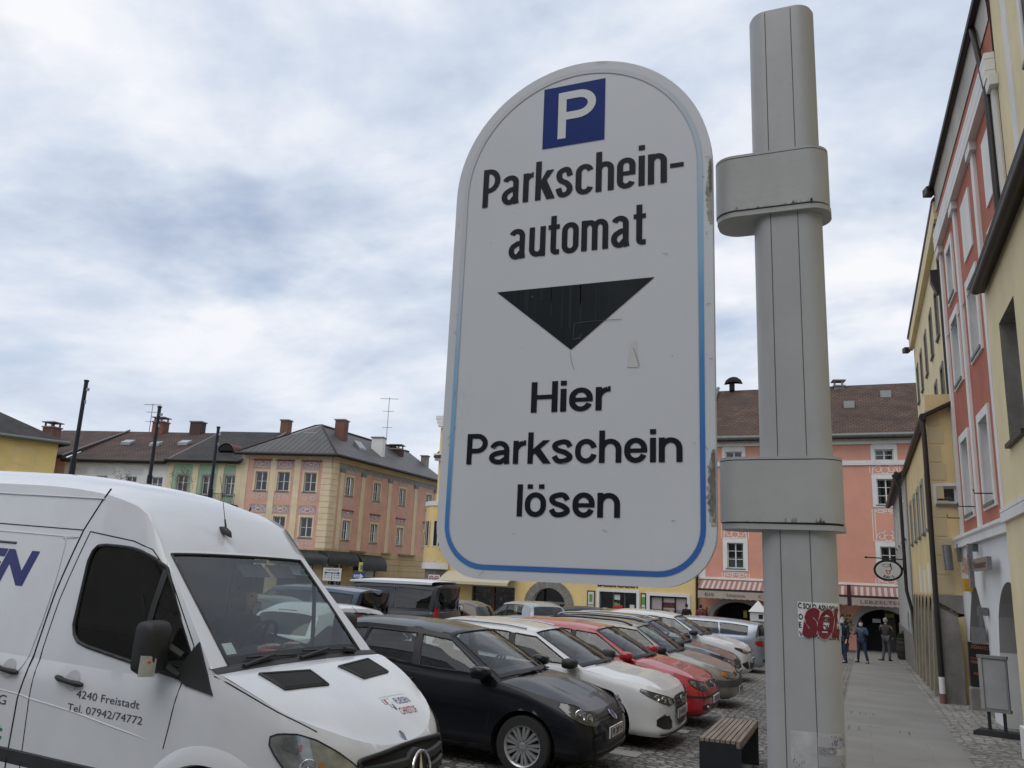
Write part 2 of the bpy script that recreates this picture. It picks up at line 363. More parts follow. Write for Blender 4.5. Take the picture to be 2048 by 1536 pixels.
# ---------------------------------------------------------------- stroke lettering for the parking sign
def arcp(cx, cy, rx, ry, a0, a1, n=10):
    return [(cx+rx*cos(radians(a0+(a1-a0)*i/n)), cy+ry*sin(radians(a0+(a1-a0)*i/n))) for i in range(n+1)]
def glyph(ch, Wd, w, X=.74, A=1.0):
    """centre lines of a grotesque letter, cap height 1; Wd = width of a round letter, w = stroke. Returns (strokes, polygons, advance width)"""
    h = w/2; x0, x1 = h, Wd-h; xm = Wd/2; rx = (x1-x0)/2; ry = min(X/2-h, rx*1.15); S, Q = [], []
    top, bot = X-h, h
    ov = .012
    def stem(x, y0, y1): Q.append([(x-h, y0), (x+h, y0), (x+h, y1), (x-h, y1)])
    def dot(x, y0=A-w*1.0, y1=A): Q.append([(x-h, y0), (x+h, y0), (x+h, y1), (x-h, y1)])
    if ch in 'oö':
        S.append((arcp(xm, top-ry+ov, rx, ry, 180, 0)+arcp(xm, bot+ry-ov, rx, ry, 0, -180), True))
        if ch == 'ö':
            for q in (-1, 1): dot(xm+q*w*1.05, A-w*.9, A)
        return S, Q, Wd
    if ch == 'c':
        S.append((arcp(xm, top-ry+ov, rx, ry, 12, 180)+arcp(xm, bot+ry-ov, rx, ry, 180, 348), False)); return S, Q, Wd*.97
    if ch == 'e':
        ym = X*.49
        Q.append([(w*.9, ym-h*.82), (x1+h, ym-h*.82), (x1+h, ym+h*.82), (w*.9, ym+h*.82)]); S.append(([(x1, ym)]+arcp(xm, top-ry+ov, rx, ry, 0, 180)+arcp(xm, bot+ry-ov, rx, ry, 180, 340), False)); return S, Q, Wd
    if ch in 'nh':
        stem(x0, 0, X if ch == 'n' else A)
        S.append((arcp(xm, top-ry, rx, ry, 165, 0)+[(x1, 0)], False)); return S, Q, Wd
    if ch == 'm':
        r2 = rx*.92; stem(x0, 0, X)
        for k in range(2):
            c = x0+r2+k*2*r2; S.append((arcp(c, top-ry, r2, ry, 165, 0)+[(c+r2, 0)], False))
        return S, Q, w+4*r2
    if ch == 'u':
        stem(x1, 0, X); S.append(([(x0, X)]+arcp(xm, bot+ry, rx, ry, 180, 345), False)); return S, Q, Wd
    if ch == 'r':
        stem(x0, 0, X); r2 = rx*1.15
        S.append((arcp(x0+r2, top-ry*1.1, r2, ry*1.1, 165, 98), False)); Q.append([(x0+r2*.86, X-w*.98), (x0+r2*1.14, X-w*.98), (x0+r2*1.14, X+.01), (x0+r2*.86, X+.01)]); return S, Q, x0+r2*1.14
    if ch == 'a':
        xr = x1-.0; ym = X*.55
        S.append((arcp(xm, top-ry*.9+ov, rx, ry*.9, 160, 0)+[(xr, .12), (xr+.02, 0)], False))
        rb = ym/2-h/2
        S.append(([(xr, ym-.02), (xm+.02, ym-w*.25)]+arcp(x0+rx*.95, bot+rb*.86-ov, rx*.95, rb*.86, 110, 290)+[(xr-.02, bot+.10)], False)); return S, Q, Wd+.04
    if ch == 's':
        ys = X
        S.append((spline([(x1-.005, ys*.70), (xm+rx*.62, top-.015), (xm, top+ov), (x0+rx*.22, top-.05), (x0+.015, ys*.70), (x0+rx*.45, ys*.565), (xm+rx*.35, ys*.46), (x1-.01, ys*.30), (x1-rx*.25, bot+.045), (xm, bot-ov), (xm-rx*.62, bot+.02), (x0+.0, ys*.31)], 5), False)); return S, Q, Wd*.98
    if ch == 'k':
        stem(x0, 0, A); hw = w*1.28/2; a = X*.40
        Q.append([(x0, a-w*.62), (x0, a+w*.62), (x1-hw*.9, X), (x1+hw*1.15, X)])
        Q.append([(x0+rx*.62-hw*.5, X*.52), (x0+rx*.62+hw*1.35, X*.66), (x1+hw*1.5, 0), (x1-hw*.75, 0)]); return S, Q, Wd+w*.15
    if ch == 't':
        xs = w*.95; stem(xs, .14, A*.96); Q.append([(xs-w*.95, X-w*.9), (xs+w*1.1, X-w*.9), (xs+w*1.1, X), (xs-w*.95, X)])
        S.append(([(xs, .2)]+arcp(xs+w*.55, h+.07, w*.55, .07, 180, 268, 6)+[(xs+w*1.1, h)], False)); return S, Q, w*2.1
    if ch == 'i': stem(x0, 0, X); dot(x0); return S, Q, w
    if ch == 'l': stem(x0, 0, A); return S, Q, w
    if ch == '-': Q.append([(0, .33), (w*2.1, .33), (w*2.1, .33+w*.85), (0, .33+w*.85)]); return S, Q, w*2.1
    if ch == 'H':
        Wc = Wd*1.16; stem(h, 0, A); stem(Wc-h, 0, A); Q.append([(w*.9, A*.5-h*.9), (Wc-w*.9, A*.5-h*.9), (Wc-w*.9, A*.5+h*.9), (w*.9, A*.5+h*.9)]); return S, Q, Wc
    if ch == 'P':
        Wc = Wd*1.04; stem(h, 0, A); rb = (A-.42)/2-h*.3; yb, yt = .42+h*.2, A-h
        rb = (yt-yb)/2; cx = Wc-h-min(rb, Wc*.5)
        S.append(([(h, yt), (cx, yt)]+arcp(cx, yb+rb, Wc-h-cx, rb, 90, -90)+[(h, yb)], False)); return S, Q, Wc
def sign_text(mb, s, Wd, w, gap, x0, x1, base, cap, f, m=0):
    """letters of string s laid out so that the word runs from x0 to x1"""
    G = []; X = 0
    for i, c in enumerate(s):
        st, q, adv = glyph(c, Wd, w); G.append((X, st, q)); X += adv+gap*(.78 if c in 'rPkt' else 1)
    X -= gap; kx = (x1-x0)/X
    for gi, (ox, st, qs) in enumerate(G):
        dy = 0.0
        for pts, cl in st:
            mb.ribbon([(p[0], p[1]) for p in pts], w, lambda a, b, o=ox, d=dy: f(d)(x0+(a+o)*kx, base+b*cap), m, cl); dy += .00012
        for p in qs:
            mb.poly([f(dy)(x0+(a+ox)*kx, base+b*cap) for a, b in p], m); dy += .00012
def make_sign():
    BX, BY = -.135, 1.98; g = ground_z(BX, BY)
    root = thing('parking_sign', 'big white round-topped parking ticket machine sign with black lettering, clamped to a grey pole', 'sign', (BX, BY, g))
    T = lambda x, y, z: (x-BX, y-BY, z-g)
    alu = mat('pole_grey', (.40, .405, .405), .45, .1, .12, 3, .03, 60, dirt=(.25, .24, .21), dscale=5, dlo=.52, dhi=.95)
    dark = mat('groove_dark', (.07, .07, .07), .8)
    def stadium(cx, cy, w, d, r, n=10):
        pts = []
        for k, (sx, sy) in enumerate(((1, -1), (1, 1), (-1, 1), (-1, -1))):
            for i in range(n+1):
                a = radians(-90+90*k+90*i/n); pts.append((cx+sx*(w/2-r)+r*cos(a), cy+sy*(d/2-r)+r*sin(a)))
        return pts
    # pole: rounded profile with two grooves on either broad face
    mb = MB(); out = stadium(-.129, 1.98, .157, .098, .045)
    mb.prism(out, lambda p: T(p[0], p[1], g-.3), lambda p: T(p[0], p[1], 3.374), 0)
    cap = stadium(-.129, 1.98, .149, .090, .041)
    mb.prism(cap, lambda p: T(p[0], p[1], 3.374), lambda p: T(p[0], p[1], 3.382), 0)
    for gx in (-.1645, -.103):
        mb.box2(T(gx-.0008, 1.9304, g), T(gx+.0008, 1.9325, 3.373), 1)
        mb.box2(T(gx-.0008, 2.0275, g), T(gx+.0008, 2.0296, 3.373), 1)
    mb.build('pole', [alu, dark], root, 40)
    # clamps
    for z0, z1, tilt in ((2.835, 2.972, .0), (2.087, 2.224, .004)):
        mb = MB(); o = stadium(-.1645, 1.98, .266, .126, .050, 12); oi = stadium(-.1645, 1.98, .259, .119, .047, 12); ob = stadium(-.1625, 1.984, .266, .128, .051, 12)
        mb.prism(o, lambda p: T(p[0], p[1], z0), lambda p: T(p[0], p[1], z1))
        mb.prism(oi, lambda p: T(p[0], p[1], z1), lambda p: T(p[0], p[1], z1+.0022), 1)
        mb.prism(o, lambda p: T(p[0], p[1], z1+.0022), lambda p: T(p[0], p[1], z1+.0085))
        mb.prism(oi, lambda p: T(p[0], p[1], z0-.0028), lambda p: T(p[0], p[1], z0), 1)
        mb.prism(ob, lambda p: T(p[0], p[1], z0-.015-tilt*(p[0]+.3)), lambda p: T(p[0], p[1], z0-.0028-tilt*(p[0]+.3)*2), 0)
        c = mb.build('clamp', [mat('clamp_grey', (.40, .405, .40), .45, .08, .1, 6, .03, 60, dirt=(.27, .26, .23), dscale=6, dlo=.52, dhi=.95), dark], root, 40)
        bv = c.modifiers.new('b', 'BEVEL'); bv.width = .0018; bv.segments = 2; bv.limit_method = 'ANGLE'; bv.angle_limit = radians(50)
        st = MB()
        for k in range(26):
            x = -.27+.2*random.random(); hgt = random.random()**2*.012; w = .002+random.random()*.006
            st.quad(T(x, 1.9166, z0+.0006), T(x+w, 1.9166, z0+.0006), T(x+w*.7, 1.9166, z0+hgt), T(x+w*.2, 1.9166, z0+hgt*.8))
        st.build('grime', mat('clamp_grime', (.24, .235, .21), .8), c, 0)
    # board
    x0, x1, zb, zc, R, rc = -.998, -.2965, 1.936, 2.9635, .35075, .128
    def outline(ins=0.0):
        xm = (x0+x1)/2; r = R-ins; c = rc-ins*.8; P = []
        P += [(xm+r*cos(radians(a)), zc+r*sin(radians(a))) for a in range(0, 181, 4)]
        P += [(x0+ins+c+c*cos(radians(a)), zb+ins+c+c*sin(radians(a))) for a in range(180, 271, 9)]
        P += [(x1-ins-c+c*cos(radians(a)), zb+ins+c+c*sin(radians(a))) for a in range(270, 361, 9)]
        return P
    board_m = mat('sign_white', (.59, .61, .64), .38, 0, .035, 2.0, dirt=(.51, .51, .49), dscale=5, dlo=.64, dhi=.95, bump=.015, bscale=30)
    edge_m = mat('sign_edge', (.5, .5, .5), .5)
    mb = MB(); o = outline()
    mb.prism(o, lambda p: T(p[0], 1.9005, p[1]), lambda p: T(p[0], 1.922, p[1]), 0)
    bd = mb.build('board', [board_m, edge_m], root, 30)
    bv = bd.modifiers.new('b', 'BEVEL'); bv.width = .003; bv.segments = 3; bv.limit_method = 'ANGLE'; bv.angle_limit = radians(60)
    F = lambda dy: (lambda a, b: T(a, 1.9005-dy, b))
    # border line, faded at the top
    m, nt, b = new_mat('border_blue'); N, L = nt.nodes.new, nt.links.new
    tc = N('ShaderNodeTexCoord'); sp = N('ShaderNodeSeparateXYZ'); L(tc.outputs['Object'], sp.inputs[0])
    nz = N('ShaderNodeTexNoise'); nz.inputs['Scale'].default_value = 7; nz.inputs['Detail'].default_value = 5; L(tc.outputs['Object'], nz.inputs[0])
    a1 = N('ShaderNodeMath'); a1.operation = 'MULTIPLY_ADD'; a1.inputs[1].default_value = .35; L(nz.outputs[0], a1.inputs[0]); L(sp.outputs[2], a1.inputs[2])
    a2 = N('ShaderNodeMath'); a2.operation = 'MULTIPLY_ADD'; a2.inputs[1].default_value = -.55; L(sp.outputs[0], a2.inputs[0]); L(a1.outputs[0], a2.inputs[2])
    rp = N('ShaderNodeMapRange'); rp.inputs[1].default_value = 2.48; rp.inputs[2].default_value = 3.55; L(a2.outputs[0], rp.inputs[0])
    cr = N('ShaderNodeValToRGB'); L(rp.outputs[0], cr.inputs[0]); e = cr.color_ramp.elements
    e[0].position = 0; e[0].color = (.035, .13, .42, 1); e[1].position = 1; e[1].color = (.53, .545, .56, 1)
    for ps, c in ((.3, (.06, .22, .50, 1)), (.55, (.22, .42, .62, 1)), (.78, (.40, .50, .60, 1))): q = e.new(ps); q.color = c
    L(cr.outputs[0], b.inputs['Base Color']); b.inputs['Roughness'].default_value = .45
    mb = MB(); mb.ribbon(outline(.0295), .0125, F(.0012), 0, True)
    ln = mb.build('border_line', m, bd, 0)
    mb = MB()
    for ins in (.0355,): mb.ribbon(outline(ins), .0011, F(.0016), 0, True)
    mb.build('border_edge', mat('border_edge_blue', (.33, .40, .50), .5), bd, 0)
    ink = mat('sign_ink', (.009, .013, .019), .4, 0, .3, 6, spec=.25)
    for t, big, a, b2, z in (('Parkschein-', 1, -.918, -.366, 2.926), ('automat', 1, -.833, -.462, 2.766), ('Hier', 0, -.752, -.547, 2.348), ('Parkschein', 0, -.9235, -.3715, 2.2195), ('lösen', 0, -.779, -.518, 2.090)):
        mb = MB(); sign_text(mb, t, *((.365, .122, .058) if big else (.60, .155, .07)), a, b2, z, .113 if big else .0785, lambda d: F(.0014+d)); mb.build('headline_lettering' if big else 'lower_lettering', ink, bd, 0)
    mb = MB(); mb.poly([F(.0012)(*p) for p in ((-.8605, 2.677), (-.650, 2.5055), (-.4385, 2.677))])
    ar = mb.build('arrow', mat('arrow_ink', (.011, .016, .021), .4, 0, .4, 3, spec=.25, dirt=(.03, .038, .042), dscale=4, dlo=.55, dhi=.9), bd, 0)
    mb = MB()
    for k in range(34):
        a = -.83+.36*random.random(); z1 = 2.675; l = random.random()*.10+.02; zlow = 2.677-.171*(1-abs(a+.65)/.21)+.004; z2 = max(z1-l, zlow); w = .001+.003*random.random()
        if z2 < z1-.01: mb.quad(F(.0018)(a, z2), F(.0018)(a+w, z2), F(.0018)(a+w, z1), F(.0018)(a, z1))
    mb.build('dust_streaks', mat('arrow_dust', (.022, .028, .032), .6, spec=.2), ar, 0)
    mb = MB()
    mb.ribbon([(-.643, 2.565), (-.642, 2.574), (-.60, 2.576), (-.52, 2.575)], .0012, F(.0022)); mb.ribbon([(-.642, 2.532), (-.628, 2.536), (-.622, 2.545)], .0014, F(.0022)); mb.ribbon([(-.643, 2.565), (-.645, 2.532), (-.622, 2.533)], .001, F(.0023))
    mb.build('tape_trace', mat('tape_trace', (.07, .08, .085), .6), bd, 0)
    mb = MB(); mb.poly([F(.0012)(*p) for p in ((-.7475, 3.074), (-.5735, 3.074), (-.5735, 3.2545), (-.7475, 3.2545))])
    pp = mb.build('parking_symbol', mat('parking_blue', (.004, .026, .17), .45, 0, .25, 3, spec=.2), bd, 0)
    mb = MB()
    mb.quad(*[F(.002)(*p) for p in ((-.7045, 3.096), (-.6815, 3.096), (-.6815, 3.2335), (-.7045, 3.2335))])
    mb.ribbon([(-.695, 3.2225), (-.648, 3.2225)]+arcp(-.648, 3.192, .0385, .0305, 90, -90, 12)+[(-.695, 3.1615)], .0225, F(.0023))
    mb.build('letter', mat('symbol_white', (.62, .64, .64), .45), pp, 0)
    # scuffs: chipped paint beside the clamps, scratches
    def blob(cx, cz, w, h, n=26, jag=.35):
        return [(cx+w/2*cos(2*pi*i/n)*(1-jag*random.random()), cz+h/2*sin(2*pi*i/n)*(1-jag*.35*random.random())) for i in range(n)]
    chip = mat('bare_metal', (.14, .135, .125), .75, 0, .5, 40, dirt=(.42, .40, .36), dscale=45, dlo=.5, dhi=.62)
    chip2 = mat('flaked_primer', (.36, .34, .31), .8, 0, .5, 40)
    mb = MB()
    def edgepatch(zlo, zhi, w, dy, m, inner):
        n = 30; P = [(x1-.0008, zlo), ]+[(x1-.0008, zlo+(zhi-zlo)*i/6) for i in range(1, 7)]
        for i in range(n+1):
            t = 1-i/n; P.append((x1-.0008-w*(.35+.65*sin(pi*min(1, max(.02, t)))**.5)*(.55+.45*random.random())+inner*0, zlo+(zhi-zlo)*t))
        mb.poly([F(dy)(*p) for p in P], m)
    edgepatch(2.075, 2.248, .024, .0012, 1, 0); edgepatch(2.083, 2.240, .019, .0016, 0, 0); mb.build('chipped_edge', [chip, chip2], bd, 0); mb = MB()
    edgepatch(2.80, 2.975, .017, .0012, 1, 0); edgepatch(2.86, 2.97, .009, .0016, 0, 0); mb.build('chipped_edge', [chip, chip2], bd, 0)
    mb = MB()
    for k in range(46):
        a = random.choice((-.985, -.97, -.31))+random.uniform(-.006, .006) if random.random() < .5 else random.uniform(-.97, -.33); z = random.uniform(2.0, 3.0); l = random.random()**3*.014+.0012; an = random.random()*pi
        mb.ribbon([(a, z), (a+l*cos(an), z+l*sin(an))], .0012, F(.0026))
    for p in ([(-.652, 2.50), (-.646, 2.47), (-.64, 2.455)], [(-.49, 2.50), (-.476, 2.46), (-.474, 2.452)], [(-.56, 2.062), (-.548, 2.057)], [(-.60, 3.305), (-.57, 3.302)], [(-.865, 1.951), (-.858, 1.956)], [(-.87, 1.944), (-.868, 1.951)]): mb.ribbon(p, .0011, F(.0026))
    for k in range(60):
        mb.poly([F(.0026)(*p) for p in blob(-.94+random.gauss(0, .012), random.uniform(2.28, 2.46), .0015, .0015, 5)])
    mb.build('scratches', mat('scratch', (.2, .2, .19), .8), bd, 0)
    mb = MB(); mb.poly([F(.0012)(*p) for p in ((-.505, 2.452), (-.478, 2.45), (-.484, 2.52), (-.498, 2.512))]); mb.build('glue_trace', mat('glue', (.535, .545, .55), .6), bd, 0)
    # stickers on the pole
    def onpole(a, z, off=.0012):
        """a = distance along the pole's outline from the face centre line, + to the right"""
        q = .0785-.045; cxp, fy = -.129, 1.98-.049; r = .045+off
        if a <= q: return T(cxp+a, fy-off, z)
        t = (a-q)/.045
        return T(cxp+q+r*sin(t), fy+.045-r*cos(t), z)
    def wrap(mb, pts, m, off): mb.poly([onpole(a, z, off) for a, z in pts], m)
    def strip(mb, a0, a1, z0, z1, m, off, n=10):
        mb.grid([[onpole(a0+(a1-a0)*i/n, z0, off), onpole(a0+(a1-a0)*i/n, z1, off)] for i in range(n+1)], m)
    white = mat('sticker_white', (.68, .68, .68), .6, 0, .12, 20); red = mat('sticker_red', (.16, .012, .022), .5); blk = mat('sticker_black', (.018, .017, .02), .6); pink = mat('sticker_pink', (.6, .38, .38), .6)
    mb = MB(); sx0, sx1, sz0, sz1 = -.004, .092, 1.8475, 1.920
    strip(mb, sx0, sx1, sz0, sz1, 0, .0006)
    rnd = random.Random(3)
    rows = [(1.907, .011, 'C SOLO ASN SOLO'), (1.884, .011, 'O SOLO ASK SOL'), (1.867, .011, 'E SO K SOLO AS'), (1.850, .009, 'W ASK SOLO K')]
    for z, hh, t in rows:
        put_text(mb, t, lambda a, b, z=z: onpole(sx0+.001+a, z+b-a*.06, .0012), hh, .090, .03, align='L', m=3)
    def outl(s, x, z, hh, wd, m, off, bold):
        put_text(mb, s, lambda a, b: onpole(x+a+b*.18, z+b, off), hh, wd, bold, .0, 'L', m)
    for s, x, wd, z in (('S', .003, .030, 1.8535), ('O', .031, .033, 1.8525), ('L', .063, .022, 1.855)):
        outl(s, x-.0015, z-.001, .0505, wd+.004, 2, .0018, .10); outl(s, x, z, .049, wd, 1, .0024, .085)
    mb.build('sticker', [white, red, pink, blk], root, 0)
    mb = MB(); strip(mb, -.027, .09, 1.60, 1.660, 0, .0005); strip(mb, -.027, .03, 1.50, 1.60, 1, .0006); strip(mb, .026, .09, 1.595, 1.618, 2, .0011); strip(mb, .026, .09, 1.632, 1.652, 3, .0011)
    for k in range(90):
        a = rnd.uniform(.052, .085); z = rnd.gauss(1.642, .006) if k < 50 else rnd.gauss(1.585, .008)
        if k >= 65: a, z = rnd.uniform(-.024, .0), rnd.gauss(1.595, .012)
        wrap(mb, [(a, z), (a+.0018*rnd.random()+.0006, z+.001), (a+.0012, z+.0055*rnd.random()+.001)], 4, .0016)
    put_text(mb, 'SO', lambda a, b: onpole(.028+a, 1.6195+b, .0016), .013, .036, .06, align='L', m=5)
    mb.build('torn_sticker', [mat('torn_paper', (.44, .45, .45), .8, 0, .2, 30), mat('torn_paper_b', (.41, .425, .43), .8, 0, .2, 30), mat('torn_grey', (.32, .32, .335), .7), mat('torn_lilac', (.37, .37, .40), .7), mat('torn_ink', (.08, .085, .14), .7), mat('torn_letter', (.26, .255, .26), .7)], root, 0)
make_sign()

# ---------------------------------------------------------------- vehicles
GL = glass('car_glass', (.56, .62, .59)); GLD = glass('car_glass_dark', (.075, .08, .085)); GLW = glass('windscreen_glass', (.70, .77, .76))
BLK = mat('black_plastic', (.018, .018, .019), .55, 0, .2, 8); TYRE = mat('tyre_rubber', (.02, .02, .021), .85, 0, .3, 20, .2, 60)
GAP = mat('panel_gap', (.006, .006, .006), .9); ALU = mat('wheel_silver', (.42, .43, .44), .32, .75, .1, 9); CHR = mat('chrome', (.7, .7, .72), .12, 1.0)
INT = mat('car_interior', (.022, .022, .024), .8, 0, .2, 10); INTG = mat('car_interior_grey', (.06, .06, .065), .85, 0, .2, 10)
LENS = mat('headlamp_bowl', (.34, .35, .36), .18, .85, .35, 18); LENSD = mat('headlamp_dark', (.05, .052, .055), .2, .3, .3, 14); REDL = mat('tail_lamp_red', (.34, .008, .012), .15, 0, .35, 14, coat=.6); AMB = mat('indicator_amber', (.55, .16, .02), .25)
CLR = glass('lamp_cover', (.86, .87, .87)); PLATE = mat('plate_white', (.6, .61, .6), .5); PRED = mat('plate_red', (.35, .02, .03), .5); PBLU = mat('plate_blue', (.02, .06, .3), .5); PINK_ = mat('plate_ink', (.02, .02, .025), .5)
LINER = mat('arch_liner', (.008, .008, .008), .9)
def car_paint(name, col, metal=.0, rough=.28, dirt=(.2, .18, .14), dl=.62, coat=.6, spec=.5):
    return mat(name, col, rough, metal, .06, 2.5, coat=coat, spec=spec, dirt=dirt, dscale=3.0, dlo=dl, dhi=1.0)
class Car:
    """body shell from a plan outline, side heights and a roof; d = distance back from the nose, z up, sg = -1 right / +1 left"""
    def __init__(c, P):
        c.P = P; c.L, c.W, c.H = P['L'], P['W'], P['H']; hw = c.W/2
        nose = P.get('nose', [(0, 0), (.008, .32), (.03, .58), (.085, .80), (.20, .925), (.48, .98), (.9, 1.0)])
        tail = P.get('tail', [(1.0, 1.0), (.5, .975), (.22, .93), (.09, .82), (.03, .6), (.005, .3), (0, 0)])
        pts = [(d, f*hw) for d, f in nose]+[(c.L*.5, hw)]+[(c.L-d, f*hw) for d, f in tail]
        sp = [tuple(q) for q in spline(pts, 14)]
        acc = [0]
        for a, b in zip(sp, sp[1:]): acc.append(acc[-1]+math.dist(a, b))
        c.U = acc[-1]; c._u = acc; c._p = sp
        c.belt, c.hood = P['belt'], P['hood']; c.rdeck = P['deck']; c.zs = P.get('zs', .19)
        c.side_in = P.get('side_in', [(0, .10), (.06, .045), (.2, .012), (.42, .0), (.6, .0), (.78, .012), (.93, .035), (1, .06)])
        c.front_in = P.get('front_in', [(0, .12), (.1, .03), (.3, .0), (.55, .005), (.74, .03), (.88, .07), (1, .14)])
        c.rear_in = P.get('rear_in', [(0, .10), (.12, .02), (.35, .0), (.5, .01), (.7, .04), (.9, .07), (1, .09)])
        c.fc, c.rc = P.get('fc', .36), P.get('rc', .30)
    def plan(c, u):
        u = max(0, min(c.U, u)); lo, hi = 0, len(c._u)-1
        while hi-lo > 1:
            m = (lo+hi)//2
            if c._u[m] <= u: lo = m
            else: hi = m
        t = (u-c._u[lo])/max(1e-9, c._u[hi]-c._u[lo]); a, b = c._p[lo], c._p[hi]
        return (a[0]+(b[0]-a[0])*t, a[1]+(b[1]-a[1])*t)
    def nrm(c, u):
        a, b = c.plan(max(0, u-.012)), c.plan(min(c.U, u+.012)); t = Vector((b[0]-a[0], b[1]-a[1])).normalized(); return (-t.y, t.x)   # outward in (d, y)
    def ucorner(c, front=True):
        key = '_uf' if front else '_ur'
        if not hasattr(c, key):
            n = 400; best = 0
            rng = range(n+1) if front else range(n, -1, -1)
            for i in rng:
                u = c.U*i/n; d, y = c.plan(u)
                if (d >= c.fc if front else d <= c.L-c.rc): best = u; break
            setattr(c, key, best)
        return getattr(c, key)
    def ztop(c, u):
        d, y = c.plan(u)
        if u < c.ucorner(True):
            s = y/c.plan(c.ucorner(True))[1]; k = abs(s)**3; return interp(c.hood, d)*(1-k)+interp(c.belt, d)*k
        if u > c.ucorner(False):
            s = y/c.plan(c.ucorner(False))[1]; k = abs(s)**3; return interp(c.rdeck, d)*(1-k)+interp(c.belt, d)*k
        return interp(c.belt, d)
    def wall(c, sg, u, z, off=0.0):
        d, y = c.plan(u); n = c.nrm(u); zt = c.ztop(u); v = max(0, min(1, (z-c.zs)/(zt-c.zs)))
        wf = max(0, min(1, 1-(d-.05)/.75)); wf = wf*wf*(3-2*wf); wr = max(0, min(1, 1-(c.L-d-.05)/.6)); wr = wr*wr*(3-2*wr)
        ins = interp(c.side_in, v)*(1-wf-wr)+interp(c.front_in, v)*wf+interp(c.rear_in, v)*wr-off
        return Vector((-(d-n[0]*ins), sg*(y-n[1]*ins) if y > 0 else 0.0 if abs(y) < 1e-6 else sg*y, z))
    def u_at(c, d):
        lo, hi = c.ucorner(True)*.2, c.ucorner(False)+.15
        for _ in range(40):
            m = (lo+hi)/2
            if c.plan(m)[0] < d: lo = m
            else: hi = m
        return (lo+hi)/2
    def top(c, sg, u): return c.wall(sg, u, c.ztop(u))
    # greenhouse
    def setup(c):
        P = c.P; c.roofc = P['roofc']; c.roofe = P['roofe']; c.dm = P['dmap']; c.r0, c.r1 = P['r0'], P['r1']
        c.dA0, c.dR0 = c.dm[0][0], c.dm[-1][0]; c.dA1, c.dR1 = c.dm[0][1], c.dm[-1][1]
    def ze(c, d): return interp([(a, b) for a, b, _ in c.roofe], d)
    def yr(c, d): return interp([(a, q) for a, _, q in c.roofe], d)
    def side(c, sg, d0, r, off=0.0):
        d1 = lint(c.dm, d0); b = c.top(sg, c.u_at(d0)); t = Vector((-d1, sg*c.yr(d1), c.ze(d1)))
        k = min(1, (d0-c.dA0)/.5, (c.dR0-d0)/.4); k = max(0, k)
        p = b+(t-b)*r; p.y += sg*(off+k*.022*sin(pi*min(1, max(0, r)))); return p
    def sideP(c, sg, d, z, off=0.0):
        if z <= interp(c.belt, d)+1e-6 or d < c.dA0-.1: return c.wall(sg, c.u_at(d), z, off)
        d0 = d
        for _ in range(12):
            d1 = lint(c.dm, d0); zb = interp(c.belt, d0); r = (z-zb)/(c.ze(d1)-zb); d0 = d-r*(d1-d0)
            d0 = max(c.dA0, min(c.dR0, d0))
        return c.side(sg, d0, r, off)
    def roof(c, s, t):
        d0, d1 = c.roofc[0][0], c.roofc[-1][0]; dc = d0+(d1-d0)*t; de = c.dA1+(c.dR1-c.dA1)*t; b = abs(s)**c.P.get('roofpow', 3.2)
        z = interp(c.roofc, dc)*(1-b)+c.ze(de)*b; yy = s*c.yr(de)
        return Vector((-(dc*(1-s*s)+de*s*s), yy, z))
    def ws_bottom(c, s):
        e = c.top(1, c.u_at(c.dA0)); dc = c.P['dc']; b = s*s
        return Vector((-(dc*(1-b)+c.dA0*b), s*e.y, interp(c.hood, dc)*(1-abs(s)**3)+e.z*abs(s)**3))
    def rw_bottom(c, s):
        e = c.top(1, c.u_at(c.dR0)); db = c.P['drb']; b = s*s
        return Vector((-(db*(1-b)+c.dR0*b), s*e.y, interp(c.rdeck, db)*(1-abs(s)**3)+e.z*abs(s)**3))
    def wscreen(c, s, r, off=0.0, rear=False):
        kb = c.P.get('wsk')
        if kb and not rear:                      # corner posts that widen downwards
            g0 = c.P['wsg'][0]; k = g0*(1-(1-kb)*(1-r)); a = abs(s); s = math.copysign(a/g0*k if a <= g0 else k+(1-k)*(a-g0)/(1-g0), s)
        b = c.rw_bottom(s) if rear else c.ws_bottom(s); t = c.roof(s, 1.0 if rear else 0.0); p = b+(t-b)*r
        k = .03*sin(pi*r)*(1-s*s); p.x += (-1 if rear else 1)*(k+off*.75); p.z += off*.6; return p
    def decksurf(c, s, t, front=True):
        uc = c.ucorner(front); ye = c.plan(uc)[1]; ends = []
        u = c._us(abs(s), front); F = c.top(1, u); F = Vector((F.x, F.y if s >= 0 else -F.y, F.z))
        B = c.ws_bottom(s) if front else c.rw_bottom(s)
        us = uc+(c.u_at(c.dA0 if front else c.dR0)-uc)*t; E = c.top(1, us); F1 = c.top(1, uc); B1 = c.ws_bottom(1) if front else c.rw_bottom(1)
        dl = E-(F1+(B1-F1)*t); k = abs(s)**5; p = F+(B-F)*t
        p.x += dl.x*k; p.y += dl.y*k*(1 if s >= 0 else -1)
        d = -p.x; q = abs(s)**3; prof = c.hood if front else c.rdeck
        zz = interp(prof, d)*(1-q)+interp(c.belt, d)*q
        w0 = (1-t)**8; w1 = t**8; p.z = zz*(1-w0-w1)+F.z*w0+B.z*w1
        kr = c.P.get('crease')
        if kr and front: p.z += kr*math.exp(-((abs(s)-.62)/.16)**2)*sin(pi*min(1, t*1.02))**.7
        return p
    def _us(c, s, front):
        uc = c.ucorner(front); ye = c.plan(uc)[1]; lo, hi = (0, uc) if front else (uc, c.U)
        for _ in range(32):
            m = (lo+hi)/2; y = c.plan(m)[1]
            if (y < s*ye) == front: lo = m
            else: hi = m
        return (lo+hi)/2
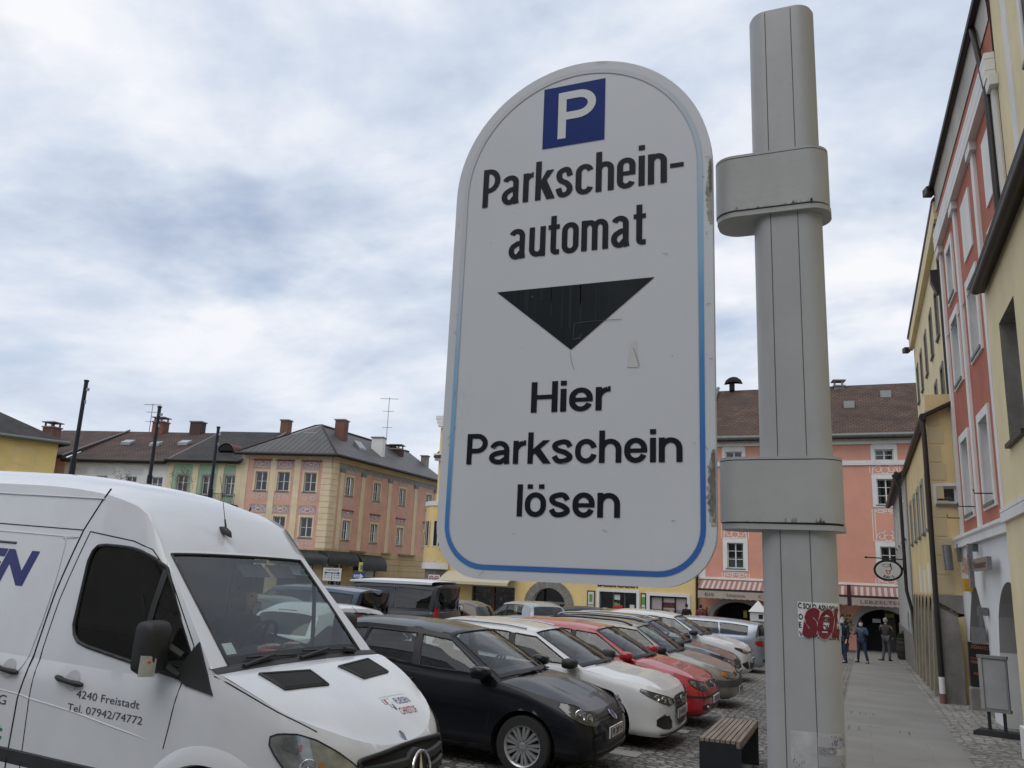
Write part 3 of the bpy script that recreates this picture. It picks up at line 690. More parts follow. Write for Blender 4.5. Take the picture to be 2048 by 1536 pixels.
    # assembly
    def body(c, root, paint, roofm=None):
        c.setup(); P = c.P; mb = MB(); nv = 14
        us = []; u = 0
        while u < c.U: us.append(u); u += .03 if (u < c.ucorner(True)+.1 or u > c.ucorner(False)-.1) else .05
        us.append(c.U)
        wr, xf, xr = P['wr'], P['xf'], P['xf']+P['wb']; Ra = wr+P.get('archgap', .055)
        for sg in (-1, 1):
            rows = []
            for u in us:
                zt = c.ztop(u); d, y = c.plan(u); col = []
                for i in range(nv+1):
                    z = c.zs+(zt-c.zs)*(i/nv); p = c.wall(sg, u, z); dead = False
                    if y > c.W*.38:
                        for xc in (xf, xr):
                            if P.get('noarch'): break
                            q = Vector((-p.x-xc, p.z-wr)); l = q.length
                            if l < Ra:
                                if l < Ra*.72: dead = True
                                else:
                                    q = q*(Ra/l); p = Vector((-(xc+q.x), p.y, wr+q.y))
                                    if p.z < c.zs: p.z = c.zs
                    col.append((p, dead))
                rows.append(col)
            vs = [p for col in rows for p, _ in col]; fs = []
            for i in range(len(rows)-1):
                for j in range(nv):
                    if any(rows[a][b][1] for a, b in ((i, j), (i+1, j), (i+1, j+1), (i, j+1))): continue
                    a, b = i*(nv+1)+j, (i+1)*(nv+1)+j; fs.append((a, b, b+1, a+1))
            mb.add(vs, fs, 0)
        N = 22; S = [-1+2*i/N for i in range(N+1)]
        mb.grid([[c.decksurf(s, j/14, True) for j in range(15)] for s in S], 0)
        mb.grid([[c.decksurf(s, j/4, False) for j in range(5)] for s in S], 0)
        rm = 1 if roofm else 0
        mb.grid([[c.roof(s, j/18) for j in range(19)] for s in S], rm)
        # screen frames
        gs, gr0, gr1 = P.get('wsg', (.90, .035, .95)); rs, rr0, rr1 = P.get('rwg', (.84, .10, .90))
        for rear, (s_, a, b) in ((False, (gs, gr0, gr1)), (True, (rs, rr0, rr1))):
            R = [0, a, (a+b)/2, b, 1]
            if rear and P.get('norear'): s_ = 0.0
            for sg in (-1, 1): mb.grid([[c.wscreen(sg*(s_+(1-s_)*i/3), j/8, 0, rear) for j in range(9)] for i in range(4)], 0)
            if s_ > 0:
                for lo, hi in ((0, a), (b, 1)): mb.grid([[c.wscreen(-s_+2*s_*i/12, lo+(hi-lo)*j/2, 0, rear) for j in range(3)] for i in range(13)], 0)
        # side frames
        wins = P['wins']; ds = set([c.dA0, c.dR0])
        for a, b, *_ in wins:
            ds |= {a, b}; n = max(3, int((b-a)/P.get('wstep', .06)))
            for i in range(n): ds.add(a+(b-a)*i/n)
        d = c.dA0
        while d < c.dR0: ds.add(d); d += .08
        ds = sorted(ds); ds = [q for i, q in enumerate(ds) if i == 0 or q-ds[i-1] > .004 or any(abs(q-w[k]) < 1e-9 for w in wins for k in (0, 1))]
        for sg in (-1, 1):
            for a, b in zip(ds, ds[1:]):
                mid = (a+b)/2; inw = any(w[0]-1e-6 <= a and b <= w[1]+1e-6 for w in wins)
                for lo, hi in ((0, 'r0'), ('r0', 'r1'), ('r1', 1)):
                    if lo == 'r0' and inw: continue
                    def rr(k, d): return lint(getattr(c, k), d) if isinstance(k, str) else k
                    n = 3 if lo == 'r0' else 2
                    mb.grid([[c.side(sg, q, rr(lo, q)+(rr(hi, q)-rr(lo, q))*j/n) for j in range(n+1)] for q in (a, b)], 0)
        # sills / underside
        mb.grid([[c.wall(1, u, c.zs), c.wall(-1, u, c.zs)] for u in us], 2)
        bo = mb.build('body', [paint, roofm or paint, LINER], root, 42, merge=.0006)
        c.bo = bo; c.root = root
        # glass
        g = MB(); g.grid([[c.wscreen(-gs+2*gs*i/14, gr0+(gr1-gr0)*j/6, -.004) for j in range(7)] for i in range(15)])
        c.ws = g.build('windscreen', P.get('wsmat', GLW), root, 60)
        k = MB()
        for path in ([c.wscreen(-gs+2*gs*i/14, gr0, .001) for i in range(15)], [c.wscreen(-gs+2*gs*i/14, gr1, .001) for i in range(15)], [c.wscreen(-gs, gr0+(gr1-gr0)*i/8, .001) for i in range(9)], [c.wscreen(gs, gr0+(gr1-gr0)*i/8, .001) for i in range(9)]): k.tube(path, .011, 6)
        k.grid([[c.wscreen(-gs+2*gs*i/14, gr0+.075*j, -.001) for j in range(2)] for i in range(15)])
        k.build('seal', BLK, c.ws, 60)
        if not P.get('norear'):
            g = MB(); g.grid([[c.wscreen(-rs+2*rs*i/14, rr0+(rr1-rr0)*j/6, .004, True) for j in range(7)] for i in range(15)])
            c.rw = g.build('rear_window', P.get('rwmat', GLD), root, 60)
        for sg in (-1, 1):
            for w in wins:
                a, b = w[:2]; n = max(3, int((b-a)/P.get('wstep', .06))); g = MB()
                R0 = lambda q: lint(c.r0, q); R1 = lambda q: lint(c.r1, q)
                g.grid([[c.side(sg, q, R0(q)+(R1(q)-R0(q))*j/4, -.006) for j in range(5)] for q in [a+(b-a)*i/n for i in range(n+1)]])
                go = g.build('side_window', w[2] if len(w) > 2 else GL, root, 60)
                k = MB(); lp = [c.side(sg, a+(b-a)*i/n, R0(a+(b-a)*i/n), .001) for i in range(n+1)]+[c.side(sg, a+(b-a)*i/n, R1(a+(b-a)*i/n), .001) for i in range(n, -1, -1)]
                k.tube(lp, P.get('trim', .010), 6, closed=True); k.build('trim', BLK, go, 60)
        for a, b in P.get('pillars', []):
            for sg in (-1, 1):
                k = MB(); k.grid([[c.side(sg, a+(b-a)*i/2, lint(c.r0, a)+(lint(c.r1, a)-lint(c.r0, a))*j/5, .003) for j in range(6)] for i in range(3)]); k.build('pillar_cover', BLK, root, 60)
        # arches, liners
        k = MB()
        for sg in (-1, 1):
            for xc in (xf, xr):
                k = MB(); th0 = math.asin(max(-1, min(1, (c.zs-wr)/Ra)))
                A = [th0+(pi-2*th0)*i/20 for i in range(21)]; yo = c.W/2-.012
                k.grid([[(-(xc+Ra*cos(a)), sg*(yo-.03), wr+Ra*sin(a)), (-(xc+Ra*1.01*cos(a)), sg*(yo-.34), wr+Ra*1.01*sin(a))] for a in A], 0); k.build('wheel_housing', LINER, root, 60)
        return bo
    def wheels(c, style='spoke', n=9, hub=None):
        P = c.P; wr, xf, xr = P['wr'], P['xf'], P['xf']+P['wb']; tw = P.get('tw', .195)
        t = MB(); Mx = Matrix.Rotation(pi/2, 4, 'X')
        rim = wr*.66
        t.lathe([(rim, -tw/2), (wr-.02, -tw/2), (wr-.004, -tw/2+.018), (wr, -tw/2+.04), (wr, tw/2-.04), (wr-.004, tw/2-.018), (wr-.02, tw/2), (rim, tw/2), (rim, -tw/2)], 40, 0, Mx)
        t.lathe([(0, tw/2-.09), (rim, tw/2-.09)], 32, 1, Mx)
        r = MB()
        r.lathe([(rim*.9, tw/2-.03), (rim*.97, tw/2-.004), (rim*1.02, tw/2+.003), (rim*1.02, tw/2-.02)], 40, 0, Mx)
        r.lathe([(0, tw/2-.008), (rim*.17, tw/2-.010), (rim*.26, tw/2-.02), (rim*.27, tw/2-.06)], 24, 0, Mx)
        if style == 'cover': r.lathe([(rim*.2, tw/2-.05), (rim*.95, tw/2-.045)], 40, 1, Mx)
        for i in range(n):
            a0 = 2*pi*i/n
            for q in ((-.5, .5) if style in ('twin', 'cover') else (0,)):
                a = a0+q*(2*pi/n)*.40; w0, w1 = (.022, .034) if style in ('twin', 'cover') else (.032, .05); ca, sa = cos(a), sin(a)
                def pt(rr, off, h): return Mx @ Vector((rr*ca-off*sa, rr*sa+off*ca, h))
                A = [(rim*.2, w0/2), (rim*.95, w1/2)]
                fr = [pt(rim*.2, -w0/2, tw/2-.012), pt(rim*.95, -w1/2, tw/2-.012), pt(rim*.95, w1/2, tw/2-.012), pt(rim*.2, w0/2, tw/2-.012)]
                bk = [pt(rim*.2, -w0/2-.006, tw/2-.045), pt(rim*.95, -w1/2-.006, tw/2-.045), pt(rim*.95, w1/2+.006, tw/2-.045), pt(rim*.2, w0/2+.006, tw/2-.045)]
                r.add(fr+bk, [(0, 1, 2, 3), (0, 4, 5, 1), (1, 5, 6, 2), (2, 6, 7, 3), (3, 7, 4, 0)], 0)
        me_t = me_r = None
        for xc in (xf, xr):
            for sg in (-1, 1):
                if P.get('noarch') and xc == xr: continue
                if me_t is None:
                    wo = t.build('wheel', [TYRE, LINER], c.root, 40); ro = r.build('rim', [hub or ALU, GAP], wo, 40); me_t, me_r = wo.data, ro.data
                else:
                    wo = bpy.data.objects.new('wheel', me_t); COL.objects.link(wo); wo.parent = c.root
                    ro = bpy.data.objects.new('rim', me_r); COL.objects.link(ro); ro.parent = wo
                wo.location = (-xc, sg*(c.W/2-tw/2-.015), wr)
                if sg > 0: wo.rotation_euler = (0, 0, pi)
    def patch(c, mb, sg, st, off, m=0, rear=False, nz=4, du=.025):
        """curved panel on the front (or rear) wall; st = [(u, zlo, zhi), ...]"""
        lo = [(a, b) for a, b, _ in st]; hi = [(a, q) for a, _, q in st]; n = max(2, int((st[-1][0]-st[0][0])/du)); P = []
        for i in range(n+1):
            u = st[0][0]+(st[-1][0]-st[0][0])*i/n; uu = c.U-u if rear else u; s2 = sg
            if uu < 0: uu, s2 = -uu, -sg
            if uu > c.U: uu, s2 = 2*c.U-uu, -sg
            a, b = lint(lo, u), lint(hi, u); P.append([c.wall(s2, uu, a+(b-a)*j/nz, off) for j in range(nz+1)])
        mb.grid(P, m)
    def plate(c, z, txt, rear=False, w=.52, u=0.0, h=.12, tilt=0):
        mb = MB(); U = c.U if rear else 0
        p = c.wall(1, U, z, .012); sx = -1 if rear else 1
        f = lambda a, b, o=0.0: Vector((p.x+sx*(.008+o), (a if rear is False else -a)*1.0, z+b))
        q = [(-w/2, -h/2), (w/2, -h/2), (w/2, h/2), (-w/2, h/2)]
        def rect(x0, y0, x1, y1, o, m): mb.poly([f(*t, o) for t in ((x0, y0), (x1, y0), (x1, y1), (x0, y1))], m)
        mb.prism(q, lambda t: f(*t, -.02), lambda t: f(*t, 0), 0)
        rect(-w/2, h/2-.010, w/2, h/2-.003, .001, 1); rect(-w/2, -h/2+.003, w/2, -h/2+.010, .001, 1); rect(-w/2, -h/2, -w/2+.045, h/2, .0016, 2)
        put_text(mb, txt, lambda a, b: f(a+.02, b-.032, .0018), .066, w*.76, .03, m=3)
        mb.build('number_plate', [PLATE, PRED, PBLU, PINK_], c.root, 0)
    def mirror(c, d, z, m, sgs=(-1, 1), size=(.27, .24, .135), lamp=False):
        for sg in sgs:
            b = c.sideP(sg, d, z); mb = MB(); cx, cy, cz = b.x+.0, b.y+sg*(.025+size[1]/2), b.z+.03
            P = []; n = 14
            for i in range(n):
                a = 2*pi*i/n; e = lambda t: math.copysign(abs(t)**.45, t); row = []
                for t, k in ((-1, .0), (-1, .55), (-.85, .8), (-.4, .97), (.2, 1), (.7, .9), (1, .6), (1.08, 0)):
                    row.append((cx+size[0]*.5*t*(.9 if t > 0 else .55)+.02, cy+sg*size[1]/2*e(cos(a))*k, cz+size[2]/2*e(sin(a))*k))
                P.append(row)
            mb.grid(P, 0, close=True)
            mb.tube([b+Vector((.02, -sg*.015, .0)), (cx+.02, cy-sg*size[1]*.4, cz-.02)], [.035, .028], 8, 1)
            o = mb.build('mirror', [m, BLK], c.root, 50)
    def seams(c, lines, sgs=(-1, 1), r=.0035, m=None):
        mb = MB()
        for sg in sgs:
            for ln in lines:
                pts = []
                for (d0, z0), (d1, z1) in zip(ln, ln[1:]):
                    n = max(1, int(math.hypot(d1-d0, z1-z0)/.07))
                    pts += [c.sideP(sg, d0+(d1-d0)*i/n, z0+(z1-z0)*i/n, -.0005) for i in range(n)]
                pts.append(c.sideP(sg, *ln[-1], -.0005)); mb.tube(pts, r, 5, 0)
        if mb.v: mb.build('panel_gap', m or GAP, c.root, 0)
    def handles(c, ds, m, sgs=(-1, 1)):
        for d, z in ds:
            for sg in sgs:
                mb = MB(); pts = [c.sideP(sg, d-.09+.18*i/6, z-.004*i/6, .012+.012*sin(pi*i/6)) for i in range(7)]; mb.tube(pts, [.011, .014, .015, .015, .015, .014, .011], 8)
                mb.build('door_handle', m, c.root, 50)
    def interior(c, front=True, seat=INT):
        P = c.P; mb = MB(); dA, dR = c.dA0, c.dR0; w = c.W/2-.14
        for sg in (-1, 1): mb.grid([[(-q, sg*w, .25), (-q, sg*w, interp(c.belt, q)-.02)] for q in [dA+(dR-dA)*i/8 for i in range(9)]], 0)
        mb.quad((-dA, -w, .3), (-dR, -w, .3), (-dR, w, .3), (-dA, w, .3), 0)
        zc = interp(c.hood, P['dc'])
        mb.grid([[c.ws_bottom(s)+Vector((-.02, 0, -.03)), Vector((-(P['dc']+.55), s*w, zc-.02)), Vector((-(P['dc']+.68), s*w, zc-.10)), Vector((-(P['dc']+.62), s*w, .45))] for s in (-.95, -.5, 0, .5, .95)], 0)
        ds = P.get('seat', P['dc']+1.15); zs = P.get('seatz', .52)
        def seatm(x, y, wd, tall=.62, head=True):
            path = [(x+.30, zs), (x-.05, zs-.02), (x-.12, zs+.10), (x-.22, zs+tall*.6), (x-.30, zs+tall)]
            for i, (a, b) in enumerate(zip(path, path[1:])):
                mb.grid([[(a[0], y+t*wd/2*(1 if i < 2 else .95), a[1]+.03*(1-t*t)), (b[0], y+t*wd/2*.95, b[1]+.03*(1-t*t))] for t in (-1, -.6, 0, .6, 1)], 1)
                mb.grid([[(a[0]-.10, y+t*wd/2, a[1]-.04), (b[0]-.10, y+t*wd/2, b[1]-.04)] for t in (-1, 0, 1)], 1)
                for t in (-1, 1): mb.quad((a[0], y+t*wd/2, a[1]), (b[0], y+t*wd/2*.95, b[1]), (b[0]-.10, y+t*wd/2, b[1]-.04), (a[0]-.10, y+t*wd/2, a[1]-.04), 1)
            if head: mb.ball((x-.33, y, zs+tall+.13), (.05, .13, .095), 1, 10, 7); mb.tube([(x-.31, y-.05, zs+tall), (x-.33, y-.05, zs+tall+.1)], .008, 5, 0); mb.tube([(x-.31, y+.05, zs+tall), (x-.33, y+.05, zs+tall+.1)], .008, 5, 0)
        for sg in (-1, 1): seatm(-ds, sg*.36, .48)
        if not P.get('norear'): seatm(-ds-.85, 0, c.W*.66, .58, False); [mb.ball((-ds-.85-.33, y, zs+.70), (.05, .13, .09), 1, 10, 6) for y in (-.36, .36)]
        x, y, z = -(P['dc']+.70), .36, zc-.02+P.get('whz', 0)
        Mw = Matrix.Translation((x, y, z)) @ Matrix.Rotation(radians(-62), 4, 'Y')
        mb.tube([Mw @ Vector((.185*cos(a), .185*sin(a), 0)) for a in [2*pi*i/24 for i in range(24)]], .016, 8, 0, closed=True)
        for a in (0, 2.2, 4.1): mb.tube([Mw @ Vector((0, 0, -.02)), Mw @ Vector((.18*cos(a), .18*sin(a), 0))], .018, 6, 0)
        mb.ball((x, y, z), .055, 0, 8, 6)
        mb.build('interior', [INT, seat], c.root, 50)
    def wipers(c, ln=(( -.75, .05), (-.05, .02))):
        mb = MB()
        for s0, s1, r1 in ((-.55, .18, .02), (.10, .80, .03)):
            mb.tube([c.wscreen(s0+(s1-s0)*i/8, .02+(r1-.02+.03)*i/8, .016) for i in range(9)], .008, 6); mb.tube([c.wscreen(s1, .015, .02), c.wscreen((s0+s1)/2, .035, .03)], .010, 6)
        mb.build('wiper', BLK, c.root, 50)
    def antenna(c, t=.93, l=.22):
        p = c.roof(0, t); mb = MB(); mb.ball(p, (.04, .02, .015), 0, 8, 5); mb.tube([p, p+Vector((-l*.8, 0, l*.6))], [.006, .003], 6); mb.build('antenna', BLK, c.root, 50)
def emblem(c, kind, u, z, r, off=.02, rear=False, mat_=None):
    """round maker's badge on the centre line of the nose or tail"""
    mb = MB(); p = c.wall(1, c.U if rear else 0, z, off); q = c.wall(1, c.U if rear else 0, z+.05, off); n = Vector((q.z-p.z, 0, -(q.x-p.x))).normalized(); n = -n if (n.x < 0) != rear else n
    up = (q-p).normalized(); sx = Vector((0, 1, 0)) if not rear else Vector((0, -1, 0))
    f = lambda a, b, o=0.0: p+sx*a*r+up*b*r+n*(o+.004)
    ring = [f(cos(2*pi*i/28), sin(2*pi*i/28)*(.62 if kind == 'H' else 1)) for i in range(28)]; mb.tube(ring, r*.085, 6, 0, closed=True)
    if kind in 'VW': mb.poly([f(.95*cos(2*pi*i/24), .95*sin(2*pi*i/24), -.002) for i in range(24)], 1)
    S = {'V': [[(-.42, .82), (-.02, .12)], [(.42, .82), (.02, .12)], [(-.86, .42), (-.38, -.78), (0, .02), (.38, -.78), (.86, .42)]],
         'H': [[(-.55, -.42), (-.35, .42)], [(.35, -.42), (.55, .42)], [(-.45, -.06), (.45, .06)]],
         'S': [[(.5, .4), (-.5, .4), (-.5, .05), (.5, -.05), (.5, -.4), (-.5, -.4)]], 'O': [[(-.8, -.15), (.1, .05), (-.1, -.05), (.8, .15)]],
         'T': [[(.5*cos(2*pi*i/16), .3+.35*sin(2*pi*i/16)) for i in range(17)], [(.28*cos(2*pi*i/16), .85*sin(2*pi*i/16)) for i in range(17)]],
         'R': [[(0, .9), (-.5, 0), (0, -.9), (.5, 0), (0, .9)]], 'M': [[(0, 0), (0, 1)], [(0, 0), (-.87, -.5)], [(0, 0), (.87, -.5)]]}[kind]
    for k, s in enumerate(S): mb.ribbon(s, .15, lambda a, b, k=k: f(a, b, .003+k*.0005), 0)
    return mb.build('badge', [mat_ or CHR, PBLU if kind == 'V' else BLK], c.root, 30)
def hatch(L, W, H, wr=.31, xf=.88, wb=2.58, dc=1.08, zc=.98, dwt=1.98, drt=None, zl=.70, belt_r=1.02, kind='hatch', bl=None, **k):
    """proportions of a hatchback or estate"""
    est = kind == 'estate'; drt = drt or (L-.22 if est else L-.52); zr = H-.015
    zrt = H-(.07 if est else .12); dA0 = dc+.16; dA1 = dwt+.06; dR0 = L-.26; dR1 = drt-.02; db = dA0+1.06
    P = dict(L=L, W=W, H=H, wr=wr, xf=xf, wb=wb, dc=dc, drb=L-.10,
        belt=bl or [(0, zl), (.35, zl+.09), (.8, zc-.10), (dA0, zc-.045), (dA0+.9, zc-.02), (L*.7, belt_r-.02), (L-.25, belt_r), (L, belt_r-.02)],
        hood=[(0, zl), (.15, zl+.065), (.45, zl+.145), (dc*.75, zc-.055), (dc, zc)], deck=[(L-.45, belt_r+.02), (L-.1, belt_r), (L, belt_r-.03)],
        roofc=[(dwt, H-.055), (dwt+.4, H-.012), (dwt+.9, H), ((dwt+drt)/2+.5, H-.012), (drt, zrt)],
        roofe=[(dA1, H-.10, W/2-.245), (dA1+.5, H-.06, W/2-.215), ((dA1+dR1)/2+.2, H-.06, W/2-.21), (dR1, zrt-.055, W/2-.245)],
        dmap=[(dA0, dA1), (db, db+.03), (db+.8, db+.72), (dR0, dR1)], r0=[(dA0, .10), (db, .085), (dR0, .10)], r1=[(dA0, .86), (db, .865), (dR0, .86)],
        wins=[(dA0+.08, db-.06), (db+.06, L-1.12 if not est else L-1.35), (L-1.08 if not est else L-1.30, L-.72 if not est else L-.52)], pillars=[(db-.06, db+.06)])
    P.update(k); return P
CAR_PITCH = radians(1.75)
def ground_car(name, label, x, y, az, pitch=None, group=None, cat='car', dz=0.0):
    """x, y: where the nose tip stands; az: heading counter-clockwise from +X in degrees"""
    a = radians(az)
    if pitch is None:
        L = 4.2; x1, y1 = x-L*cos(a), y-L*sin(a); pitch = math.atan2(ground_z(x1, y1)-ground_z(x, y), L)
    return thing(name, label, cat, (x, y, ground_z(x, y)+dz), a, group, pitch)
G1 = 'cars parked nose to the pavement'
def headlamp(c, sg, st, base, bowls, name='headlamp', inds=()):
    mb = MB(); c.patch(mb, sg, st, .004, 0); o = mb.build(name, base, c.root, 60)
    for u, z, r in bowls:
        b = MB(); p = c.wall(sg, u, z, .006); q = c.nrm(u); n = Vector((-q[0], sg*q[1], .15)).normalized(); M = p.to_track_quat('Z', 'Y').to_matrix().to_4x4()
        M = Matrix.Translation(p) @ n.to_track_quat('Z', 'Y').to_matrix().to_4x4()
        b.lathe([(0, -.012), (r*.35, -.010), (r*.8, .002), (r, .008), (r*1.08, .004)], 20, 0, M); b.ball(M @ Vector((0, 0, .0)), r*.3, 1, 8, 6); b.build('reflector', [CHR, LENS], o, 60)
    for s2, m in inds:
        b = MB(); c.patch(b, sg, s2, .008, 0); b.build('indicator', m, o, 60)
    k = MB(); n = 16; u0, u1 = st[0][0], st[-1][0]
    lo = [(a, q) for a, q, _ in st]; hi = [(a, q) for a, _, q in st]
    loop = [c.wall(sg, u0+(u1-u0)*i/n, lint(lo, u0+(u1-u0)*i/n), .006) for i in range(n+1)]+[c.wall(sg, u0+(u1-u0)*i/n, lint(hi, u0+(u1-u0)*i/n), .006) for i in range(n, -1, -1)]
    k.tube(loop, .005, 5, closed=True); k.build('rim_seal', GAP, o, 0)
    b = MB(); c.patch(b, sg, st, .020, 0); b.build('lamp_cover', CLR, o, 60)
def golf():
    root = ground_car('parked_car', 'black five-door hatchback parked beside the white van', -2.72, 9.86, 0, group=G1)
    c = Car(hatch(4.12, 1.78, 1.475, .315, .80, 2.58, 1.0, .985, 1.86, 3.66, .70, 1.05, crease=.012)); P = c.P
    P['r1'] = [(1.16, .86), (2.2, .87), (3.86, .84)]
    paint = car_paint('paint_black', (.006, .007, .010), 0, .3, (.012, .012, .012), .62, .35, .15)
    c.body(root, paint); c.wheels('cover', 9); c.interior(); c.wipers(); c.antenna()
    for sg in (-1, 1): headlamp(c, sg, [(.48, .605, .66), (.60, .575, .705), (.78, .60, .75), (.95, .66, .785), (1.10, .755, .80)], LENSD, [(.68, .65, .05), (.84, .69, .058)])
    mb = MB(); c.patch(mb, 1, [(-.50, .585, .665), (0, .575, .69), (.50, .585, .665)], .003, 0, nz=3); c.patch(mb, 1, [(-.62, .25, .34), (0, .24, .36), (.62, .25, .34)], .003, 0, nz=3); mb.build('grille', BLK, root, 50)
    mb = MB()
    for z in (.61, .645): mb.tube([c.wall(1 if u > 0 else -1, abs(u), z, .006) for u in [-.48+.96*i/16 for i in range(17)]], .006, 6)
    for z in (.28, .31): mb.tube([c.wall(1 if u > 0 else -1, abs(u), z, .006) for u in [-.6+1.2*i/16 for i in range(17)]], .008, 6)
    mb.build('grille_bar', BLK, root, 50)
    emblem(c, 'V', 0, .635, .062); c.plate(.47, 'FR 287 H')
    c.mirror(1.36, 1.0, paint); c.handles([(2.30, .86), (3.12, .90)], paint)
    c.seams([[(1.22, .945), (1.20, .8), (1.23, .40), (1.25, .27), (2.0, .235)], [(2.26, .97), (2.25, .6), (2.27, .25)], [(3.10, 1.01), (3.20, .85), (3.02, .55)], [(1.25, .94), (2.2, .955), (3.2, .99)]])
    return c
def i30():
    root = ground_car('parked_car', 'white hatchback with black grille, between black and red cars', -2.46, 12.40, 0, group=G1)
    c = Car(hatch(4.34, 1.795, 1.455, .32, .90, 2.65, 1.10, .985, 2.02, 3.9, .75, 1.04, crease=.014, front_in=[(0, .05), (.1, .0), (.3, .012), (.5, .012), (.74, .02), (.88, .05), (1, .11)]))
    paint = car_paint('paint_white', (.62, .63, .64), 0, .25, (.45, .44, .42), .7)
    c.body(root, paint); c.wheels('twin', 5); c.interior(); c.wipers()
    for sg in (-1, 1):
        headlamp(c, sg, [(.42, .60, .655), (.60, .585, .70), (.80, .635, .735), (.98, .70, .765), (1.1, .755, .785)], LENSD, [(.60, .64, .035), (.74, .665, .04), (.86, .69, .035)])
        mb = MB(); c.patch(mb, sg, [(.50, .30, .36), (.60, .285, .45), (.74, .30, .47), (.86, .34, .42)], .003, 0); fo = mb.build('fog_lamp_recess', BLK, root, 50)
        mb = MB(); mb.tube([c.wall(sg, u, z, .012) for u, z in ((.52, .375), (.62, .465), (.74, .485), (.84, .44))], .009, 6); mb.build('daylight_strip', CHR, fo, 50)
    mb = MB(); c.patch(mb, 1, [(-.40, .60, .64), (-.36, .42, .665), (-.26, .315, .685), (0, .30, .69), (.26, .315, .685), (.36, .42, .665), (.40, .60, .64)], .004, 0, nz=8); g = mb.build('grille', BLK, root, 50)
    mb = MB()
    for k in range(7): z = .36+k*.05; w = .30 if z < .4 else .34; mb.tube([c.wall(1 if u > 0 else -1, abs(u), z, .009) for u in [-w+2*w*i/12 for i in range(13)]], .005, 5)
    mb.build('grille_bar', mat('dark_grey_plastic', (.04, .04, .042), .4), g, 50)
    mb = MB(); st = [(-.40, .64), (-.34, .40), (-.25, .305), (0, .29), (.25, .305), (.34, .40), (.40, .64)]; mb.tube([c.wall(1 if u > 0 else -1, abs(u), z, .010) for u, z in st], .008, 6); mb.build('grille_frame', CHR, g, 50)
    mb = MB(); c.patch(mb, 1, [(-.8, .215, .235), (0, .20, .245), (.8, .215, .235)], .012, 0); mb.build('lip', BLK, root, 50)
    emblem(c, 'H', 0, .62, .075); c.plate(.45, 'FR 904 DN')
    c.mirror(1.42, .985, BLK); c.handles([(2.34, .86), (3.2, .89)], paint)
    c.seams([[(1.28, .94), (1.24, .75), (1.27, .3), (2.0, .235)], [(2.30, .96), (2.29, .25)], [(3.2, 1.0), (3.28, .85), (3.1, .55)]])
    for sg in (-1, 1):
        mb = MB(); mb.tube([c.roof(sg*.93, t)+Vector((0, 0, .022)) for t in [.06+.86*i/14 for i in range(15)]], .016, 8); mb.build('roof_rail', ALU, root, 50)
def leon():
    root = ground_car('parked_car', 'red hatchback with a dark bumper strip, third from the white van', -2.38, 14.86, 0, group=G1)
    c = Car(hatch(4.18, 1.74, 1.46, .31, .87, 2.51, 1.06, .985, 1.93, 3.72, .70, 1.02, crease=.012))
    paint = car_paint('paint_red', (.36, .008, .016), 0, .26, (.25, .03, .03), .72)
    c.body(root, paint); c.wheels('twin', 7); c.interior(); c.wipers()
    for sg in (-1, 1):
        headlamp(c, sg, [(.40, .605, .69), (.56, .59, .715), (.74, .60, .735), (.90, .655, .745), (.98, .72, .745)], LENSD, [(.52, .655, .045), (.64, .665, .05)], inds=[([(.84, .64, .73), (.95, .69, .735)], LENS)])
        mb = MB(); c.patch(mb, sg, [(.42, .30, .37), (.56, .29, .385), (.72, .31, .37)], .003, 0); fo = mb.build('fog_lamp_recess', BLK, root, 50)
        mb = MB(); p = c.wall(sg, .56, .335, .004); mb.ball(p, .034, 0, 10, 7); mb.build('fog_lamp', LENS, fo, 50)
    mb = MB(); c.patch(mb, 1, [(-.34, .615, .68), (0, .60, .70), (.34, .615, .68)], .004, 0); c.patch(mb, 1, [(-.36, .29, .37), (0, .28, .38), (.36, .29, .37)], .003, 0); mb.build('grille', BLK, root, 50)
    for sg in (-1, 1): mb = MB(); c.patch(mb, sg, [(.0, .475, .51), (.6, .475, .51), (1.15, .49, .52)], .008, 0, nz=2); mb.build('bumper_strip', BLK, root, 50)
    emblem(c, 'S', 0, .65, .05); c.plate(.43, 'FR 512 BL')
    c.mirror(1.36, .99, paint); c.handles([(2.30, .85), (3.1, .88)], paint)
    c.seams([[(1.24, .94), (1.20, .75), (1.23, .3), (2.0, .235)], [(2.24, .96), (2.23, .25)], [(3.1, .99), (3.16, .85), (3.0, .55)]])
